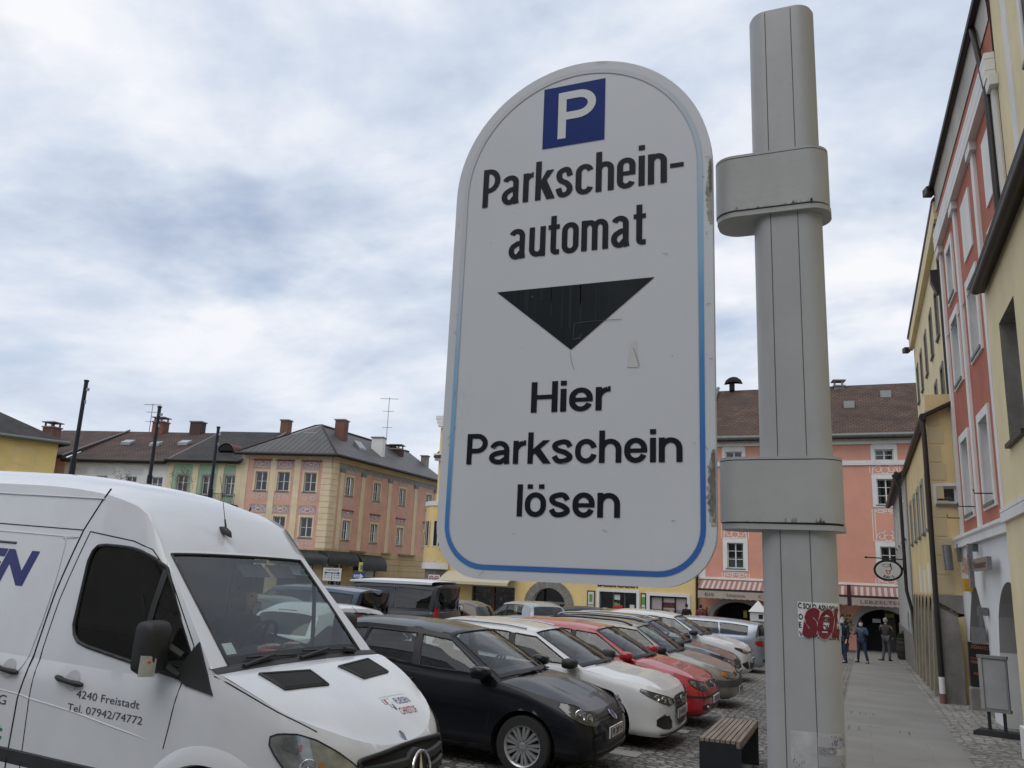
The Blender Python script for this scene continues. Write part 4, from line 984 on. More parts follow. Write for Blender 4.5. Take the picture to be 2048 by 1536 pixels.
def astra():
    root = ground_car('parked_car', 'beige estate car with roof rails and grey lower bumper, beyond the red hatchback', -2.37, 17.84, 0, group=G1)
    c = Car(hatch(4.28, 1.69, 1.46, .30, .86, 2.52, 1.14, .95, 1.98, None, .66, 1.0, kind='estate'))
    paint = car_paint('paint_beige', (.215, .20, .17), .55, .32, (.14, .13, .11), .62)
    c.body(root, paint); c.wheels('twin', 6); c.interior(seat=INTG); c.wipers()
    for sg in (-1, 1):
        headlamp(c, sg, [(.34, .585, .665), (.55, .575, .685), (.76, .585, .70), (.86, .62, .70)], LENS, [(.5, .635, .045)], inds=[([(.76, .59, .695), (.90, .63, .70)], AMB)])
        mb = MB(); mb.tube([c.roof(sg*.93, t)+Vector((0, 0, .045*min(1, 8*t, 8*(1-t)))) for t in [.03+.94*i/18 for i in range(19)]], .018, 8); mb.build('roof_rail', BLK, root, 50)
        mb = MB(); c.patch(mb, sg, [(.0, .42, .545), (.5, .42, .545), (1.1, .43, .545)], .016, 0, nz=3); mb.build('bumper_strip', mat('grey_plastic', (.055, .055, .057), .6, 0, .2, 6), root, 50)
    mb = MB(); c.patch(mb, 1, [(-.28, .60, .645), (0, .595, .655), (.28, .60, .645)], .004, 0); mb.build('grille', BLK, root, 50)
    emblem(c, 'O', 0, .63, .045); c.plate(.36, 'FR 318 KA')
    c.mirror(1.46, .96, BLK); c.handles([(2.36, .84), (3.2, .86)], BLK)
    c.seams([[(1.3, .92), (1.27, .75), (1.28, .3), (2.0, .235)], [(2.3, .94), (2.29, .25)], [(3.2, .97), (3.25, .85), (3.05, .55)], [(1.0, .56), (3.2, .56)]], r=.006)
def navy():
    root = ground_car('parked_car', 'dark blue estate half hidden between beige estate and white crossover', -2.75, 20.75, 0, group=G1)
    c = Car(hatch(4.6, 1.76, 1.50, .31, .90, 2.65, 1.16, 1.0, 2.06, None, .72, 1.04, kind='estate', crease=.012))
    c.body(root, car_paint('paint_navy', (.012, .016, .03), .4, .26, (.05, .05, .05), .66)); c.wheels('twin', 5); c.interior(); c.wipers()
    for sg in (-1, 1):
        headlamp(c, sg, [(.42, .63, .70), (.6, .62, .735), (.80, .64, .755), (.95, .71, .77)], LENS, [(.58, .675, .045), (.72, .69, .045)])
        mb = MB(); mb.tube([c.roof(sg*.93, t)+Vector((0, 0, .04*min(1, 8*t, 8*(1-t)))) for t in [.03+.94*i/18 for i in range(19)]], .017, 8); mb.build('roof_rail', ALU, root, 50)
    mb = MB(); c.patch(mb, 1, [(-.4, .62, .70), (0, .60, .715), (.4, .62, .70)], .004, 0); mb.build('grille', BLK, root, 50)
    c.mirror(1.5, 1.01, BLK); c.plate(.45, 'FR 77 CS')
def crossover():
    root = ground_car('parked_car', 'white crossover with black arch trim and high bonnet, beside the silver-blue estate', -2.84, 23.88, 0, group=G1)
    c = Car(hatch(4.4, 1.81, 1.60, .345, .92, 2.64, 1.10, 1.10, 2.0, 3.95, .84, 1.16, crease=.014, zs=.22))
    paint = mat('paint_white', (.62, .63, .64)); c.body(root, paint); c.wheels('twin', 5); c.interior(); c.wipers()
    for sg in (-1, 1):
        headlamp(c, sg, [(.42, .745, .775), (.62, .73, .81), (.84, .765, .85), (1.06, .84, .875)], LENSD, [(.60, .772, .03), (.76, .79, .03)])
        mb = MB(); c.patch(mb, sg, [(.52, .36, .42), (.64, .35, .56), (.78, .40, .52), (.86, .46, .50)], .003, 0); mb.build('fog_lamp_recess', BLK, root, 50)
        mb = MB()
        for xc in (c.P['xf'], c.P['xf']+c.P['wb']):
            A = [-.15+(pi+.3)*i/24 for i in range(25)]; R = c.P['wr']+.05
            mb.grid([[c.sideP(sg, xc+R*k*cos(a), max(.23, c.P['wr']+R*k*sin(a)), .012) for k in (.99, 1.07, 1.16)] for a in A], 0)
        mb.build('arch_trim', BLK, root, 60)
    mb = MB(); c.patch(mb, 1, [(-.44, .33, .52), (0, .32, .56), (.44, .33, .52)], .004, 0); c.patch(mb, 1, [(-.42, .735, .76), (0, .72, .775), (.42, .735, .76)], .006, 0); mb.build('grille', BLK, root, 50)
    emblem(c, 'T', 0, .75, .06); c.plate(.55, 'L 632 GT')
    c.mirror(1.45, 1.12, BLK); c.handles([(2.36, .97), (3.2, 1.02)], paint)
    c.seams([[(1.28, 1.05), (1.24, .85), (1.3, .35), (2.0, .28)], [(2.32, 1.07), (2.31, .28)], [(3.2, 1.1), (3.28, .95), (3.1, .6)]])
def tail_lamps(c, st, m=None):
    for sg in (-1, 1):
        mb = MB(); c.patch(mb, sg, st, .006, 0, rear=True); mb.build('tail_lamp', m or REDL, c.root, 60)
def rear_car(name, label, x, y, az, P, paint, lamps, plate=None, badge=None, cat='car', group=None, brake=None, roofm=None, rmat=None, dz=0.0, seam=True):
    """x, y: middle of the rear bumper"""
    a = radians(az); L = P['L']; root = ground_car(name, label, x+L*cos(a), y+L*sin(a), az, group=group, cat=cat, dz=dz)
    c = Car(P); c.body(root, paint, roofm); c.wheels('twin', 6); c.interior(); tail_lamps(c, lamps)
    if plate: c.plate(plate[0], plate[1], rear=True)
    if badge: emblem(c, badge[0], 0, badge[1], badge[2], rear=True)
    mb = MB(); b = .34; c.patch(mb, 1, [(-.7, b, b+.1), (0, b, b+.1), (.7, b, b+.1)], .006, 0, rear=True); mb.build('rear_bumper_strip', BLK, root, 50)
    c.mirror(P['dc']+.32, interp(P['belt'], P['dc']+.3)+.04, BLK)
    if brake:
        mb = MB(); p = c.roof(0, 1.0); mb.box((p.x+.02, 0, p.z-.02), (.05, .34, .05), 0); o = mb.build('brake_lamp', REDL, root, 0)
    if seam:
        dA = c.dA0; c.seams([[(dA+.06, interp(c.belt, dA+.06)-.02), (dA+.03, .3), (dA+1.0, .25)], [(dA+1.08, interp(c.belt, dA+1.08)-.01), (dA+1.06, .25)]], r=.004)
    c.handles([(c.dA0+1.15, interp(c.belt, 2.4)-.12)], paint)
    return c
G2 = 'cars parked in the second row with their tails to the aisle'
def other_cars():
    silver_blue = car_paint('paint_silver_blue', (.30, .335, .39), .55, .28, (.2, .2, .2), .7)
    rear_car('parked_car', 'silver-blue estate car at the right end, tail lamps showing', -2.80, 27.4, 180, hatch(4.8, 1.80, 1.50, .32, .95, 2.72, 1.15, 1.0, 2.08, None, .72, 1.06, kind='estate'), silver_blue, [(.52, .80, .93), (.66, .79, .95), (.86, .80, .955), (.98, .84, .93)], (.62, 'FR 240 ES'), group=G1)
    mpv = dict(kind='estate')
    def van(L, W, H, dc, zc, dwt, **k):
        P = hatch(L, W, H, .32, .92, 2.85, dc, zc, dwt, L-.16, .80, zc+.05, kind='estate', **k); return P
    blue = car_paint('paint_blue_grey', (.085, .115, .165), .5, .28, (.08, .08, .085), .7)
    P = van(4.66, 1.86, 1.74, .98, 1.05, 1.9); P['wins'] = [(1.26, 2.14, GL), (2.28, 3.2, GLD), (3.3, 4.26, GLD)]; P['pillars'] = [(2.14, 2.28)]
    rear_car('people_carrier', 'blue-grey people carrier with tall red tail lamps, beside the dark grey minibus', -10.8, 17.95, 180, P, blue, [(.66, .80, 1.24), (.80, .78, 1.30), (.90, .86, 1.22)], (.66, 'FR 56 RB'), ('R', .93, .055), group=G2)
    grey = car_paint('paint_dark_grey', (.055, .056, .064), .45, .3, (.06, .06, .06), .7)
    P = van(4.85, 1.92, 1.97, .85, 1.12, 1.75); P['wins'] = [(1.1, 1.95, GL), (2.1, 3.3, GLD), (3.34, 4.46, GLD)]; P['pillars'] = []
    P['r1'] = [(1.0, .84), (2.0, .845), (4.6, .845)]; P['r0'] = [(1.0, .1), (4.6, .1)]
    c = rear_car('minibus', 'dark grey minibus with tinted windows and white roof box', -11.0, 22.35, 180, P, grey, [(.72, .88, 1.24), (.82, .86, 1.30), (.94, .90, 1.28)], (.72, 'FR 4 MB'), group=G2)
    mb = MB(); n = 10; Pp = []
    for i in range(n+1):
        x = -1.75-2.75*i/n; hh = .10*min(1, 3*i/n+.25, 3*(n-i)/n+.55); Pp.append([(x, s*.80, 1.955+hh*(1-abs(s)**6*.6)-.02) for s in (-1, -.97, -.8, -.4, 0, .4, .8, .97, 1)])
    mb.grid(Pp, 0); mb.grid([[(-1.75-2.75*i/n, s*.80, 1.90), Pp[i][0 if s < 0 else -1]] for s in (-1,) for i in range(n+1)], 0); mb.grid([[(-1.75-2.75*i/n, .80, 1.90), Pp[i][-1]] for i in range(n+1)], 0)
    mb.build('roof_box', mat('roof_box_white', (.7, .71, .72), .35), c.root, 50)  # raised white sheet added for the sky mirrored in the roof
    rear_car('parked_car', 'brown hatchback mostly hidden behind the dark grey minibus', -10.9, 25.1, 180, hatch(4.0, 1.7, 1.48, .30, .85, 2.5, 1.05, .98, 1.9, 3.6), car_paint('paint_brown', (.05, .032, .026), .4), [(.5, .78, .98), (.68, .78, 1.0), (.78, .82, .96)], (.5, 'FR 19 LK'), group=G2)
    rear_car('parked_car', 'silver hatchback with a rear wiper, tail to the aisle beyond the minibus', -9.7, 27.3, 142, hatch(4.1, 1.77, 1.55, .31, .86, 2.6, .98, 1.0, 1.82, 3.72, .74, 1.07), car_paint('paint_silver', (.40, .405, .40), .55, .28, (.25, .25, .24), .7), [(.60, .84, .97), (.74, .83, 1.0), (.90, .86, .97)], (.55, 'FR 66 AZ'), group=G2)
    black = mat('paint_black', (.01, .011, .014))
    rear_car('parked_car', 'black small car with a white number plate, seen from behind in the aisle', -9.15, 28.3, 98, hatch(3.9, 1.72, 1.47, .30, .82, 2.5, 1.0, .97, 1.85, 3.45), black, [(.52, .74, .95), (.70, .73, .97), (.84, .78, .92)], (.62, 'FR 130 PG'), ('R', .82, .05))
    rear_car('parked_car', 'dark hatchback showing only its roof beyond the beige estate', -7.1, 30.2, 178, hatch(4.1, 1.74, 1.45, .30, .86, 2.55, 1.05, .98, 1.9, 3.65), car_paint('paint_graphite', (.02, .021, .024), .4), [(.5, .78, .95), (.7, .78, .97), (.8, .8, .93)])
    rear_car('parked_car', 'dark grey hatchback glimpsed behind the small white car', -10.9, 15.35, 180, hatch(4.1, 1.72, 1.46, .30, .85, 2.5, 1.05, .97, 1.9, 3.6), car_paint('paint_graphite', (.02, .021, .024)), [(.5, .78, .95), (.7, .78, .97), (.8, .8, .93)], group=G2)
    rear_car('small_car', 'small white car with red brake lamp above rear window, behind the van', -7.72, 9.7, 84, hatch(3.6, 1.63, 1.50, .29, .72, 2.3, .85, .98, 1.65, 3.15, .74, 1.03), mat('paint_white', (.62, .63, .64)), [(.52, .74, .92), (.66, .73, .94), (.76, .77, .90)], (.6, 'FR 88 WK'), brake=True)
golf(); i30(); leon(); astra(); navy(); crossover(); other_cars()

# ---------------------------------------------------------------- delivery van
def make_van():
    root = thing('delivery_van', 'white high-roofed delivery van with blue side lettering, nearest vehicle at the left', 'van', (-2.842, 5.3, -.0475), 0, None, radians(2))
    P = dict(L=5.9, W=1.96, H=2.57, wr=.34, xf=.93, wb=3.66, zs=.27, archgap=.09, tw=.225, fc=.42, rc=.12,
        nose=[(0, 0), (.025, .27), (.085, .48), (.18, .66), (.34, .81), (.53, .91), (.82, .978), (1.15, 1.0)], tail=[(.9, 1), (.3, .995), (.10, .985), (.03, .94), (.01, .8), (.003, .4), (0, 0)],
        belt=[(0, .87), (.28, 1.0), (.53, 1.11), (.80, 1.225), (.98, 1.278), (1.10, 1.235), (1.3, 1.20), (5.9, 1.20)], hood=[(0, .865), (.05, .893), (.135, .957), (.25, 1.025), (.41, 1.10), (.71, 1.212), (1.03, 1.292)],
        deck=[(5.5, 1.2), (5.9, 1.2)], dc=1.03, drb=5.86, side_in=[(0, .05), (.08, .02), (.3, 0), (.8, 0), (.93, .012), (1, .03)],
        front_in=[(0, .10), (.1, .03), (.4, 0), (.62, .0), (.8, .02), (.93, .05), (1, .09)], rear_in=[(0, 0), (1, .02)],
        roofc=[(1.80, 2.01), (1.86, 2.11), (2.02, 2.27), (2.30, 2.42), (2.8, 2.515), (3.5, 2.56), (5.86, 2.57)],
        roofe=[(1.71, 2.0, .80), (1.79, 2.10, .795), (1.95, 2.25, .79), (2.2, 2.335, .785), (2.6, 2.39, .78), (3.2, 2.41, .775), (5.86, 2.41, .775)],
        dmap=[(1.0, 1.71), (1.5, 1.93), (2.2, 2.31), (2.5, 2.5), (5.8, 5.8)], roofpow=2.6,
        r0=[(1.0, .02), (1.2, .02), (1.5, .05), (1.9, .09), (2.10, .11), (2.2, .13), (2.245, .165), (2.27, .22)], r1=[(1.0, .80), (1.2, .775), (1.5, .74), (1.9, .715), (2.1, .70), (2.2, .685), (2.245, .65), (2.27, .59)],
        wins=[(1.11, 2.27, GL)], pillars=[], trim=.013, wstep=.025, seat=1.62, seatz=.88, norear=True, wsg=(.92, .025, .965), wsk=.89, wsmat=GLW, whz=.06)
    c = Car(P)
    paint = car_paint('paint_van_white', (.63, .65, .68), 0, .26, (.50, .50, .48), .68)
    c.body(root, paint); c.wheels('cover', 6)
    c.interior()
    # lower cladding, seams, window bar, mirror triangle
    for sg in (-1, 1):
        for d0, d1 in ((1.36, 4.1), (5.05, 5.85)):
            mb = MB(); mb.grid([[c.sideP(sg, d0+(d1-d0)*i/24, z, .010 if 0 < j < 3 else -.004) for j, z in enumerate((.28, .30, .60, .612))] for i in range(25)], 0); mb.build('lower_cladding', mat('van_cladding', (.03, .031, .033), .65, 0, .3, 5), root, 30)
    X = lambda *p: [(1.36-x, z) for x, z in p]
    c.seams([X((-.975, 2.41), (-1.026, 2.308), (-1.106, 2.097), (-1.19, 1.647), (-1.246, 1.083), (-1.277, .93), (-1.268, .30))], (-1, 1), .0065)
    c.seams([X((-1.035, 2.09), (-1.13, 1.6), (-1.165, 1.265), (-1.165, .945), (-1.115, .30)), X((-1.035, 2.09), (-.85, 2.072), (-.60, 2.048), (-.42, 2.0), (-.22, 1.84), (.08, 1.50), (.15, 1.42), (.125, 1.18), (.10, .94), (.08, .80)),
             X((-3.6, 2.10), (-2.0, 2.10), (-1.106, 2.097)), [(.985, 1.265), (.87, 1.236), (.70, 1.17), (.53, 1.098), (.40, 1.045), (.30, .995)]], (-1, 1), .0042)
    # raised and pressed lines of the side panels
    mb = MB()
    for sg in (-1, 1):
        for z0, z1, o in ((2.333, 2.31, .004),):
            mb.tube([c.sideP(sg, d, z0, o) for d in [2.36+.2*i for i in range(17)]], .006, 6)
        pts = [(1.30, .815), (1.53, .847), (1.77, .873), (2.08, .91), (2.49, .939), (2.83, .963), (4.2, .97), (5.7, .97)]
        P2 = [c.sideP(sg, d, z, -.0035) for d, z in [tuple(q) for q in spline(pts, 8)]]; mb.tube(P2, [.007*min(1, .25+i/12) for i in range(len(P2))], 8)
    for sg in (-1, 1):
        mb.tube([c.sideP(sg, d, z, -.001) for d, z in [tuple(q) for q in spline([(5.4, 2.05), (2.72, 2.045), (2.64, 2.03), (2.60, 1.98), (2.585, 1.6), (2.66, 1.15), (2.8, 1.05)], 8)]], .007, 6)
    mb.build('pressed_line', paint, root, 60)
    for sg in (-1, 1):
        mb = MB(); T3 = [(1.16, 1.45), (.955, 1.158), (1.18, 1.185), (1.32, 1.235)]
        mb.poly([c.sideP(sg, d, z, .013) for d, z in T3]); mb.poly([c.sideP(sg, d, z, .0) for d, z in reversed(T3)])
        for i in range(4): a, b = T3[i], T3[(i+1) % 4]; mb.quad(c.sideP(sg, *a, 0), c.sideP(sg, *b, 0), c.sideP(sg, *b, .013), c.sideP(sg, *a, .013))
        mb.build('mirror_base', BLK, root, 0)
        mb = MB(); mb.grid([[c.sideP(sg, 1.62+q, z, .004) for q in (-.022, .022)] for z in (1.27, 1.45, 1.65, 1.85, 1.94)]); mb.build('window_bar', BLK, root, 60)
        # wheel arch flare
        mb = MB(); A = [.12+(pi-.24)*i/24 for i in range(25)]
        mb.grid([[c.sideP(sg, .93+R*cos(a), max(.3, .33+R*sin(a)), o) for R, o in ((.42, .0), (.43, .022), (.48, .020), (.535, .002))] for a in A]); mb.build('arch_flare', paint, root, 60)
        # mirror
        bx, by, bz = -1.39, sg*1.085, 1.405
        mb = MB(); n = 20; Pm = []
        for i in range(n):
            a = 2*pi*i/n; e = lambda t, k=.38: math.copysign(abs(t)**k, t)
            Pm.append([(bx+.075*t, by+sg*.105*e(cos(a))*k, bz+.165*e(sin(a))*k) for t, k in ((-1, 0), (-1, .8), (-.9, .93), (-.3, 1), (.3, .98), (.75, .85), (1.0, .55), (1.05, 0))])
        mb.grid(Pm, 0, close=True)
        for dz in (-.10, .02): mb.tube([(bx+.01, by-sg*.07, bz+dz), (-1.27, sg*.95, bz+dz-.07)], .028, 8)
        mo = mb.build('mirror', mat('mirror_black', (.02, .02, .021), .6, 0, .25, 12), root, 45)
        mb = MB(); n = 10
        P3 = [[(bx+.080*math.cos(t*.9)*.95+.002, by+sg*(.105*math.sin(1.1*t)+.012), bz-.165+.125*(j/4)*(1-.35*max(0, .6-t))) for j in range(5)] for t in [0.15+1.2*i/n for i in range(n+1)]]
        mb.grid(P3); lo = mb.build('indicator_lens', mat('indicator_clear', (.42, .41, .38), .12, 0, .2, 30, coat=.8), mo, 60)
        mb = MB(); mb.ball((bx+.06, by+sg*.075, bz-.075), (.012, .014, .014)); mb.build('bulb', AMB, lo, 60)
    # door handles with round recess
    for d, z in ((2.17, 1.10), (2.80, 1.105)):
        mb = MB(); f = lambda a, b, o: c.sideP(-1, d-a, z+b, o)
        mb.add([f(.015, .004, .0015)]+[f(.015+.066*cos(2*pi*i/24), .004+.066*sin(2*pi*i/24), .0025) for i in range(24)], [(0, i+1, (i+1) % 24+1) for i in range(24)])
        ho = mb.build('handle_recess', mat('recess_white', (.46, .47, .48), .4), root, 60)
        mb = MB(); mb.tube([f(-.125+.25*i/12, .010-.022*i/12, .014+.02*sin(pi*i/12)) for i in range(13)], [.014, .019, .020, .019, .017, .016, .016, .016, .017, .019, .020, .018, .013], 10); mb.build('door_handle', BLK, ho, 50)
    # lettering on the side
    sp = lambda d, z: (lambda a, b: c.sideP(-1, d-a, z+b, .0025))
    dk = mat('van_letter_grey', (.045, .05, .06), .5); bl = mat('van_letter_blue', (.022, .028, .16), .45); gn = mat('van_letter_green', (.02, .22, .06), .5)
    mb = MB(); put_text(mb, '4240 Freistadt', sp(2.09, 1.004), .048, .565, .0, align='L'); put_text(mb, 'Tel. 07942/74772', sp(2.15, .914), .047, .67, .0, align='L'); put_text(mb, 'KG', sp(2.90, .872), .062, .16, 0, align='L'); mb.build('lettering', dk, root, 0)
    mb = MB()
    put_text(mb, 'FLIESEN', lambda a, b: c.sideP(-1, 2.83-a+.0-b*.30+.07, 1.679+b, .0025), .228, 1.55, .045, align='R'); mb.tube([c.sideP(-1, d, 1.965, .002) for d in (3.108, 3.6, 4.3)], .009, 4, 1); mb.build('large_lettering', [bl, dk], root, 0)
    mb = MB(); put_text(mb, 'fliesen-christof.at', sp(2.72, .652), .10, 1.35, .03, align='R'); mb.build('web_lettering', gn, root, 0)
    # bonnet: vents, stickers, badge
    H = lambda d, y, o=.003: hood_at(c, d, y)+Vector((.3, 0, 1)).normalized()*o
    for sg in (-1, 1):
        q = [(.875, .655), (.822, .18), (.628, .225), (.672, .64)]; mb = MB()
        def vp(a, b, o): p = [(q[0][k]*(1-a)+q[1][k]*a)*(1-b)+(q[3][k]*(1-a)+q[2][k]*a)*b for k in (0, 1)]; return H(p[0], sg*p[1], o)
        mb.grid([[vp(i/8, j/4, .004) for j in range(5)] for i in range(9)])
        v = mb.build('bonnet_vent', GAP, root, 50); mb = MB()
        for k in range(1, 15): mb.tube([vp(k/15, .08+.84*j/3, .006) for j in range(4)], .0065, 5)
        lp = [vp(i/8, 0, .005) for i in range(9)]+[vp(1, j/4, .005) for j in range(1, 5)]+[vp(1-i/8, 1, .005) for i in range(1, 9)]+[vp(0, 1-j/4, .005) for j in range(1, 4)]
        mb.tube(lp, .011, 6, closed=True); mb.build('slats', BLK, v, 50)
    mb = MB(); hf = lambda d0, y0: (lambda a, b: H(d0+b, y0+a, .003))
    put_text(mb, 'FLIESEN', hf(.335, .25), .050, .20, .0, .0, 'L', 0); put_text(mb, 'CHRISTOF', hf(.255, .20), .050, .235, .0, .0, 'L', 1)
    for k, (a0, a1, b0, b1, m) in enumerate(((.06, .085, .345, .395, 2), (.085, .11, .345, .395, 1), (.11, .135, .30, .345, 2), (.135, .155, .27, .33, 0), (.06, .175, .398, .402, 0), (.06, .48, .43, .433, 3), (.06, .062, .36, .432, 3), (.17, .172, .28, .36, 3), (.17, .21, .36, .362, 3))): mb.quad(H(.1+b0*.72, .05+a0*.85, .003+k*.0003), H(.1+b0*.72, .05+a1*.85, .003+k*.0003), H(.1+b1*.72, .05+a1*.85, .003+k*.0003), H(.1+b1*.72, .05+a0*.85, .003+k*.0003), m)
    mb.build('bonnet_lettering', [bl, mat('van_letter_red', (.35, .02, .03), .5), mat('sticker_white', (.5, .5, .5)), mat('van_letter_line', (.25, .28, .35), .5)], root, 0)
    mb = MB(); mb.add([H(.135, 0, .006)]+[H(.135+.031*sin(2*pi*i/20), .027*cos(2*pi*i/20), .004) for i in range(20)], [(0, i+1, (i+1) % 20+1) for i in range(20)], 0); mb.tube([H(.135+.031*sin(2*pi*i/20), .027*cos(2*pi*i/20), .005) for i in range(20)], .003, 5, 1, closed=True); mb.build('bonnet_badge', [mat('badge_blue', (.10, .13, .22), .3), CHR], root, 50)
    # grille
    mb = MB(); c.patch(mb, 1, [(-.56, .60, .80), (-.50, .56, .835), (0, .53, .858), (.50, .56, .835), (.56, .60, .80)], .006, 0, nz=6)
    g = mb.build('grille', GAP, root, 50); mb = MB()
    for z in (.60, .68, .765):
        for s2 in (-1, 1): mb.grid([[c.wall(s2, u, zz, o) for zz, o in ((z-.028, .008), (z-.02, .028), (z+.02, .030), (z+.03, .012))] for u in [.0+.53*i/10 for i in range(11)]])
    lp = [c.wall(1 if u > 0 else -1, abs(u), z, .012) for u, z in [tuple(q) for q in spline([(-.57, .70), (-.55, .79), (-.50, .835), (0, .86), (.50, .835), (.55, .79), (.57, .70), (.54, .56), (0, .525), (-.54, .56)], 6, True)]]; mb.tube(lp, .016, 8, closed=True)
    mb.build('grille_bar', BLK, g, 50)
    p = c.wall(1, 0, .705, .03); mb = MB(); M = Matrix.Translation(p) @ Matrix.Rotation(radians(82), 4, 'Y')
    mb.lathe([(0, .0), (.105, .0), (.135, -.02), (.14, -.05)], 32, 1, M); mb.tube([M @ Vector((.118*cos(2*pi*i/36), .118*sin(2*pi*i/36), .012)) for i in range(36)], .010, 8, 0, closed=True)
    for k in range(3):
        a = pi+2*pi*k/3
        ca, sa = cos(a), sin(a); T = lambda r, o, h: M @ Vector((r*ca-o*sa, r*sa+o*ca, h))
        mb.add([T(0, .022, .010), T(.118, 0, .012), T(0, -.022, .010), T(.0, 0, .024)], [(0, 1, 3), (1, 2, 3)], 0)
    mb.build('star_badge', [CHR, BLK], g, 40)
    for sg in (-1, 1): headlamp(c, sg, [(.50, .56, .73), (.59, .54, .815), (.71, .56, .89), (.85, .64, .955), (.97, .74, .985), (1.08, .85, .985), (1.13, .92, .965)], mat('van_lamp_shell', (.40, .41, .40), .2, .6, .5, 9), [(.73, .67, .085), (.88, .80, .05)], inds=[([(.95, .87, .965), (1.05, .90, .97)], LENS), ([(.93, .89, .93), (.95, .89, .93)], REDL), ([(.79, .79, .83), (.82, .80, .83)], AMB)])
    # bumper below the picture, scuttle, wipers, aerial, sun visor, stickers
    mb = MB(); c.patch(mb, 1, [(-1.1, .28, .45), (0, .27, .47), (1.1, .28, .45)], .02, 0); mb.build('bumper', BLK, root, 50)
    mb = MB(); N = 16; mb.grid([[c.ws_bottom(s)+Vector((dx*.9, 0, dz)) for dx, dz in ((-.05, .03), (.0, .022), (.05, -.003), (.07, -.022))] for s in [-1+2*i/N for i in range(N+1)]]); mb.build('scuttle', BLK, root, 60)
    mb = MB()
    for piv, a, b in (((-.05, .03), (.74, .02), (.05, .045)), ((-.80, .02), (-.06, .02), (-.70, .045))):
        mb.tube([c.wscreen(a[0]+(b[0]-a[0])*i/10, a[1]+(b[1]-a[1])*i/10+.018, .02) for i in range(11)], .008, 6); mb.tube([c.wscreen(piv[0], .0, .03), c.wscreen((a[0]+b[0])/2, .05, .04)], .014, 6)
    mb.tube([c.wscreen(.78, .02, .03), c.wscreen(.62, .03, .04)], .02, 8); mb.build('wiper', BLK, root, 50)
    p = c.roof(0, 0.026); mb = MB(); P4 = [[(p.x+.075*t, .028*k*cos(a), p.z-.03*t-.012+.055*k*sin(a)) for a in [pi*i/8 for i in range(9)]] for t, k in ((-1.2, .15), (-.7, .6), (0, 1), (.7, .8), (1.0, .1))]
    mb.grid(P4); mb.tube([(p.x+.0, 0, p.z+.04), (p.x-.02, 0, p.z+.10)], [.009, .006], 6); mb.tube([(p.x-.02, 0, p.z+.10), (p.x-.13, .0, p.z+.44)], [.0032, .002], 5); mb.build('aerial', BLK, root, 50)
    mb = MB(); ix = lambda s, r, q: c.wscreen(s, r, -.05-q)
    mb.grid([[ix(s, r, 0) for r in (.80, .93)] for s in (.02, .2, .4)]); mb.grid([[ix(s, r, .0) for r in (.80, .93)] for s in (.46, .6, .78)]); mb.build('sun_visor', INTG, root, 60)
    mb = MB()
    for s0, s1, r0, r1, m in ((-.86, -.74, .12, .21, 0), (-.91, -.87, .90, .955, 1)): mb.grid([[c.wscreen(s0+(s1-s0)*i/2, r0+(r1-r0)*j/2, -.010) for j in range(3)] for i in range(3)], m)
    mb.build('windscreen_sticker', [mat('sticker_white', (.5, .5, .5)), mat('vignette_sticker', (.4, .36, .38), .5)], c.ws, 0)
    mb = MB(); mb.box((-1.22, -.15, 1.315), (.10, .12, .07), 0); mb.build('red_cloth', mat('red_cloth', (.35, .03, .03), .8), root, 0)
    return c, root
def hood_at(c, d, y):
    """point on the bonnet at distance d from the nose and lateral y"""
    lo = None; best = None
    s = max(-.97, min(.97, y/.88)); t = .5
    for _ in range(30):
        p = c.decksurf(s, t); t = max(0, min(1, t+((d+p.x))*1.1)); s = max(-.98, min(.98, s+(y-p.y)*.9))
    return c.decksurf(s, t)
VAN, VANROOT = make_van()

# ---------------------------------------------------------------- houses
HG = glass('house_glass', (.55, .6, .6)); FRAME = mat('window_frame_white', (.74, .74, .72), .5, 0, .08, 8); ROOM = mat('dark_room', (.012, .012, .013), .9); CURT = mat('curtain', (.30, .30, .29), .9, 0, .35, 9)
CREAM = mat('stucco_cream', (.80, .66, .44), .85, 0, .14, 1.2, .12, 30, dirt=(.60, .50, .34), dscale=.7, dlo=.55, dhi=.85)
WHITE = mat('stucco_white', (.76, .75, .72), .8, 0, .10, 1.2, .1, 30, dirt=(.52, .51, .47), dscale=1.0, dlo=.52, dhi=.9)
GUT = mat('gutter_brown', (.035, .027, .024), .5, .3, .2, 5); GUTG = mat('gutter_grey', (.16, .175, .165), .5, .3, .2, 5); STONE = mat('granite_grey', (.25, .235, .21), .9, 0, .3, 2.2, .4, 24, dirt=(.12, .11, .10), dscale=1.3, dlo=.5, dhi=.8)
BROWNW = mat('wood_brown', (.085, .03, .018), .5, 0, .2, 4); SIGNW = mat('sign_panel_white', (.62, .63, .62), .5); DKG = mat('dark_green_metal', (.016, .02, .018), .55, .1, .5, 1.4, dirt=(.05, .05, .04), dscale=2.2)
TILE = brick_mat('roof_tile_brown', (.085, .05, .033), (.12, .067, .044), (.03, .018, .015), .30, .26, .022, .85, .8, var=.4, tint=(.075, .05, .04))
TILE2 = brick_mat('roof_tile_redbrown', (.12, .068, .047), (.085, .053, .042), (.03, .02, .018), .24, .2, .02, .85, .9, var=.4, tint=(.05, .045, .045))
TILED = brick_mat('roof_slate_dark', (.032, .03, .031), (.05, .045, .044), (.014, .014, .014), .26, .22, .018, .8, .8, var=.4, tint=(.085, .05, .045))
SEAM = brick_mat('roof_sheet_dark', (.085, .08, .076), (.10, .094, .09), (.015, .015, .015), .42, 40, .035, .5, 1.0, 0, var=.25)
BRICKC = brick_mat('chimney_brick', (.26, .085, .045), (.20, .07, .042), (.22, .19, .16), .25, .075, .01, .9, .5)
def V2(a): return Vector((a[0], a[1], 0))
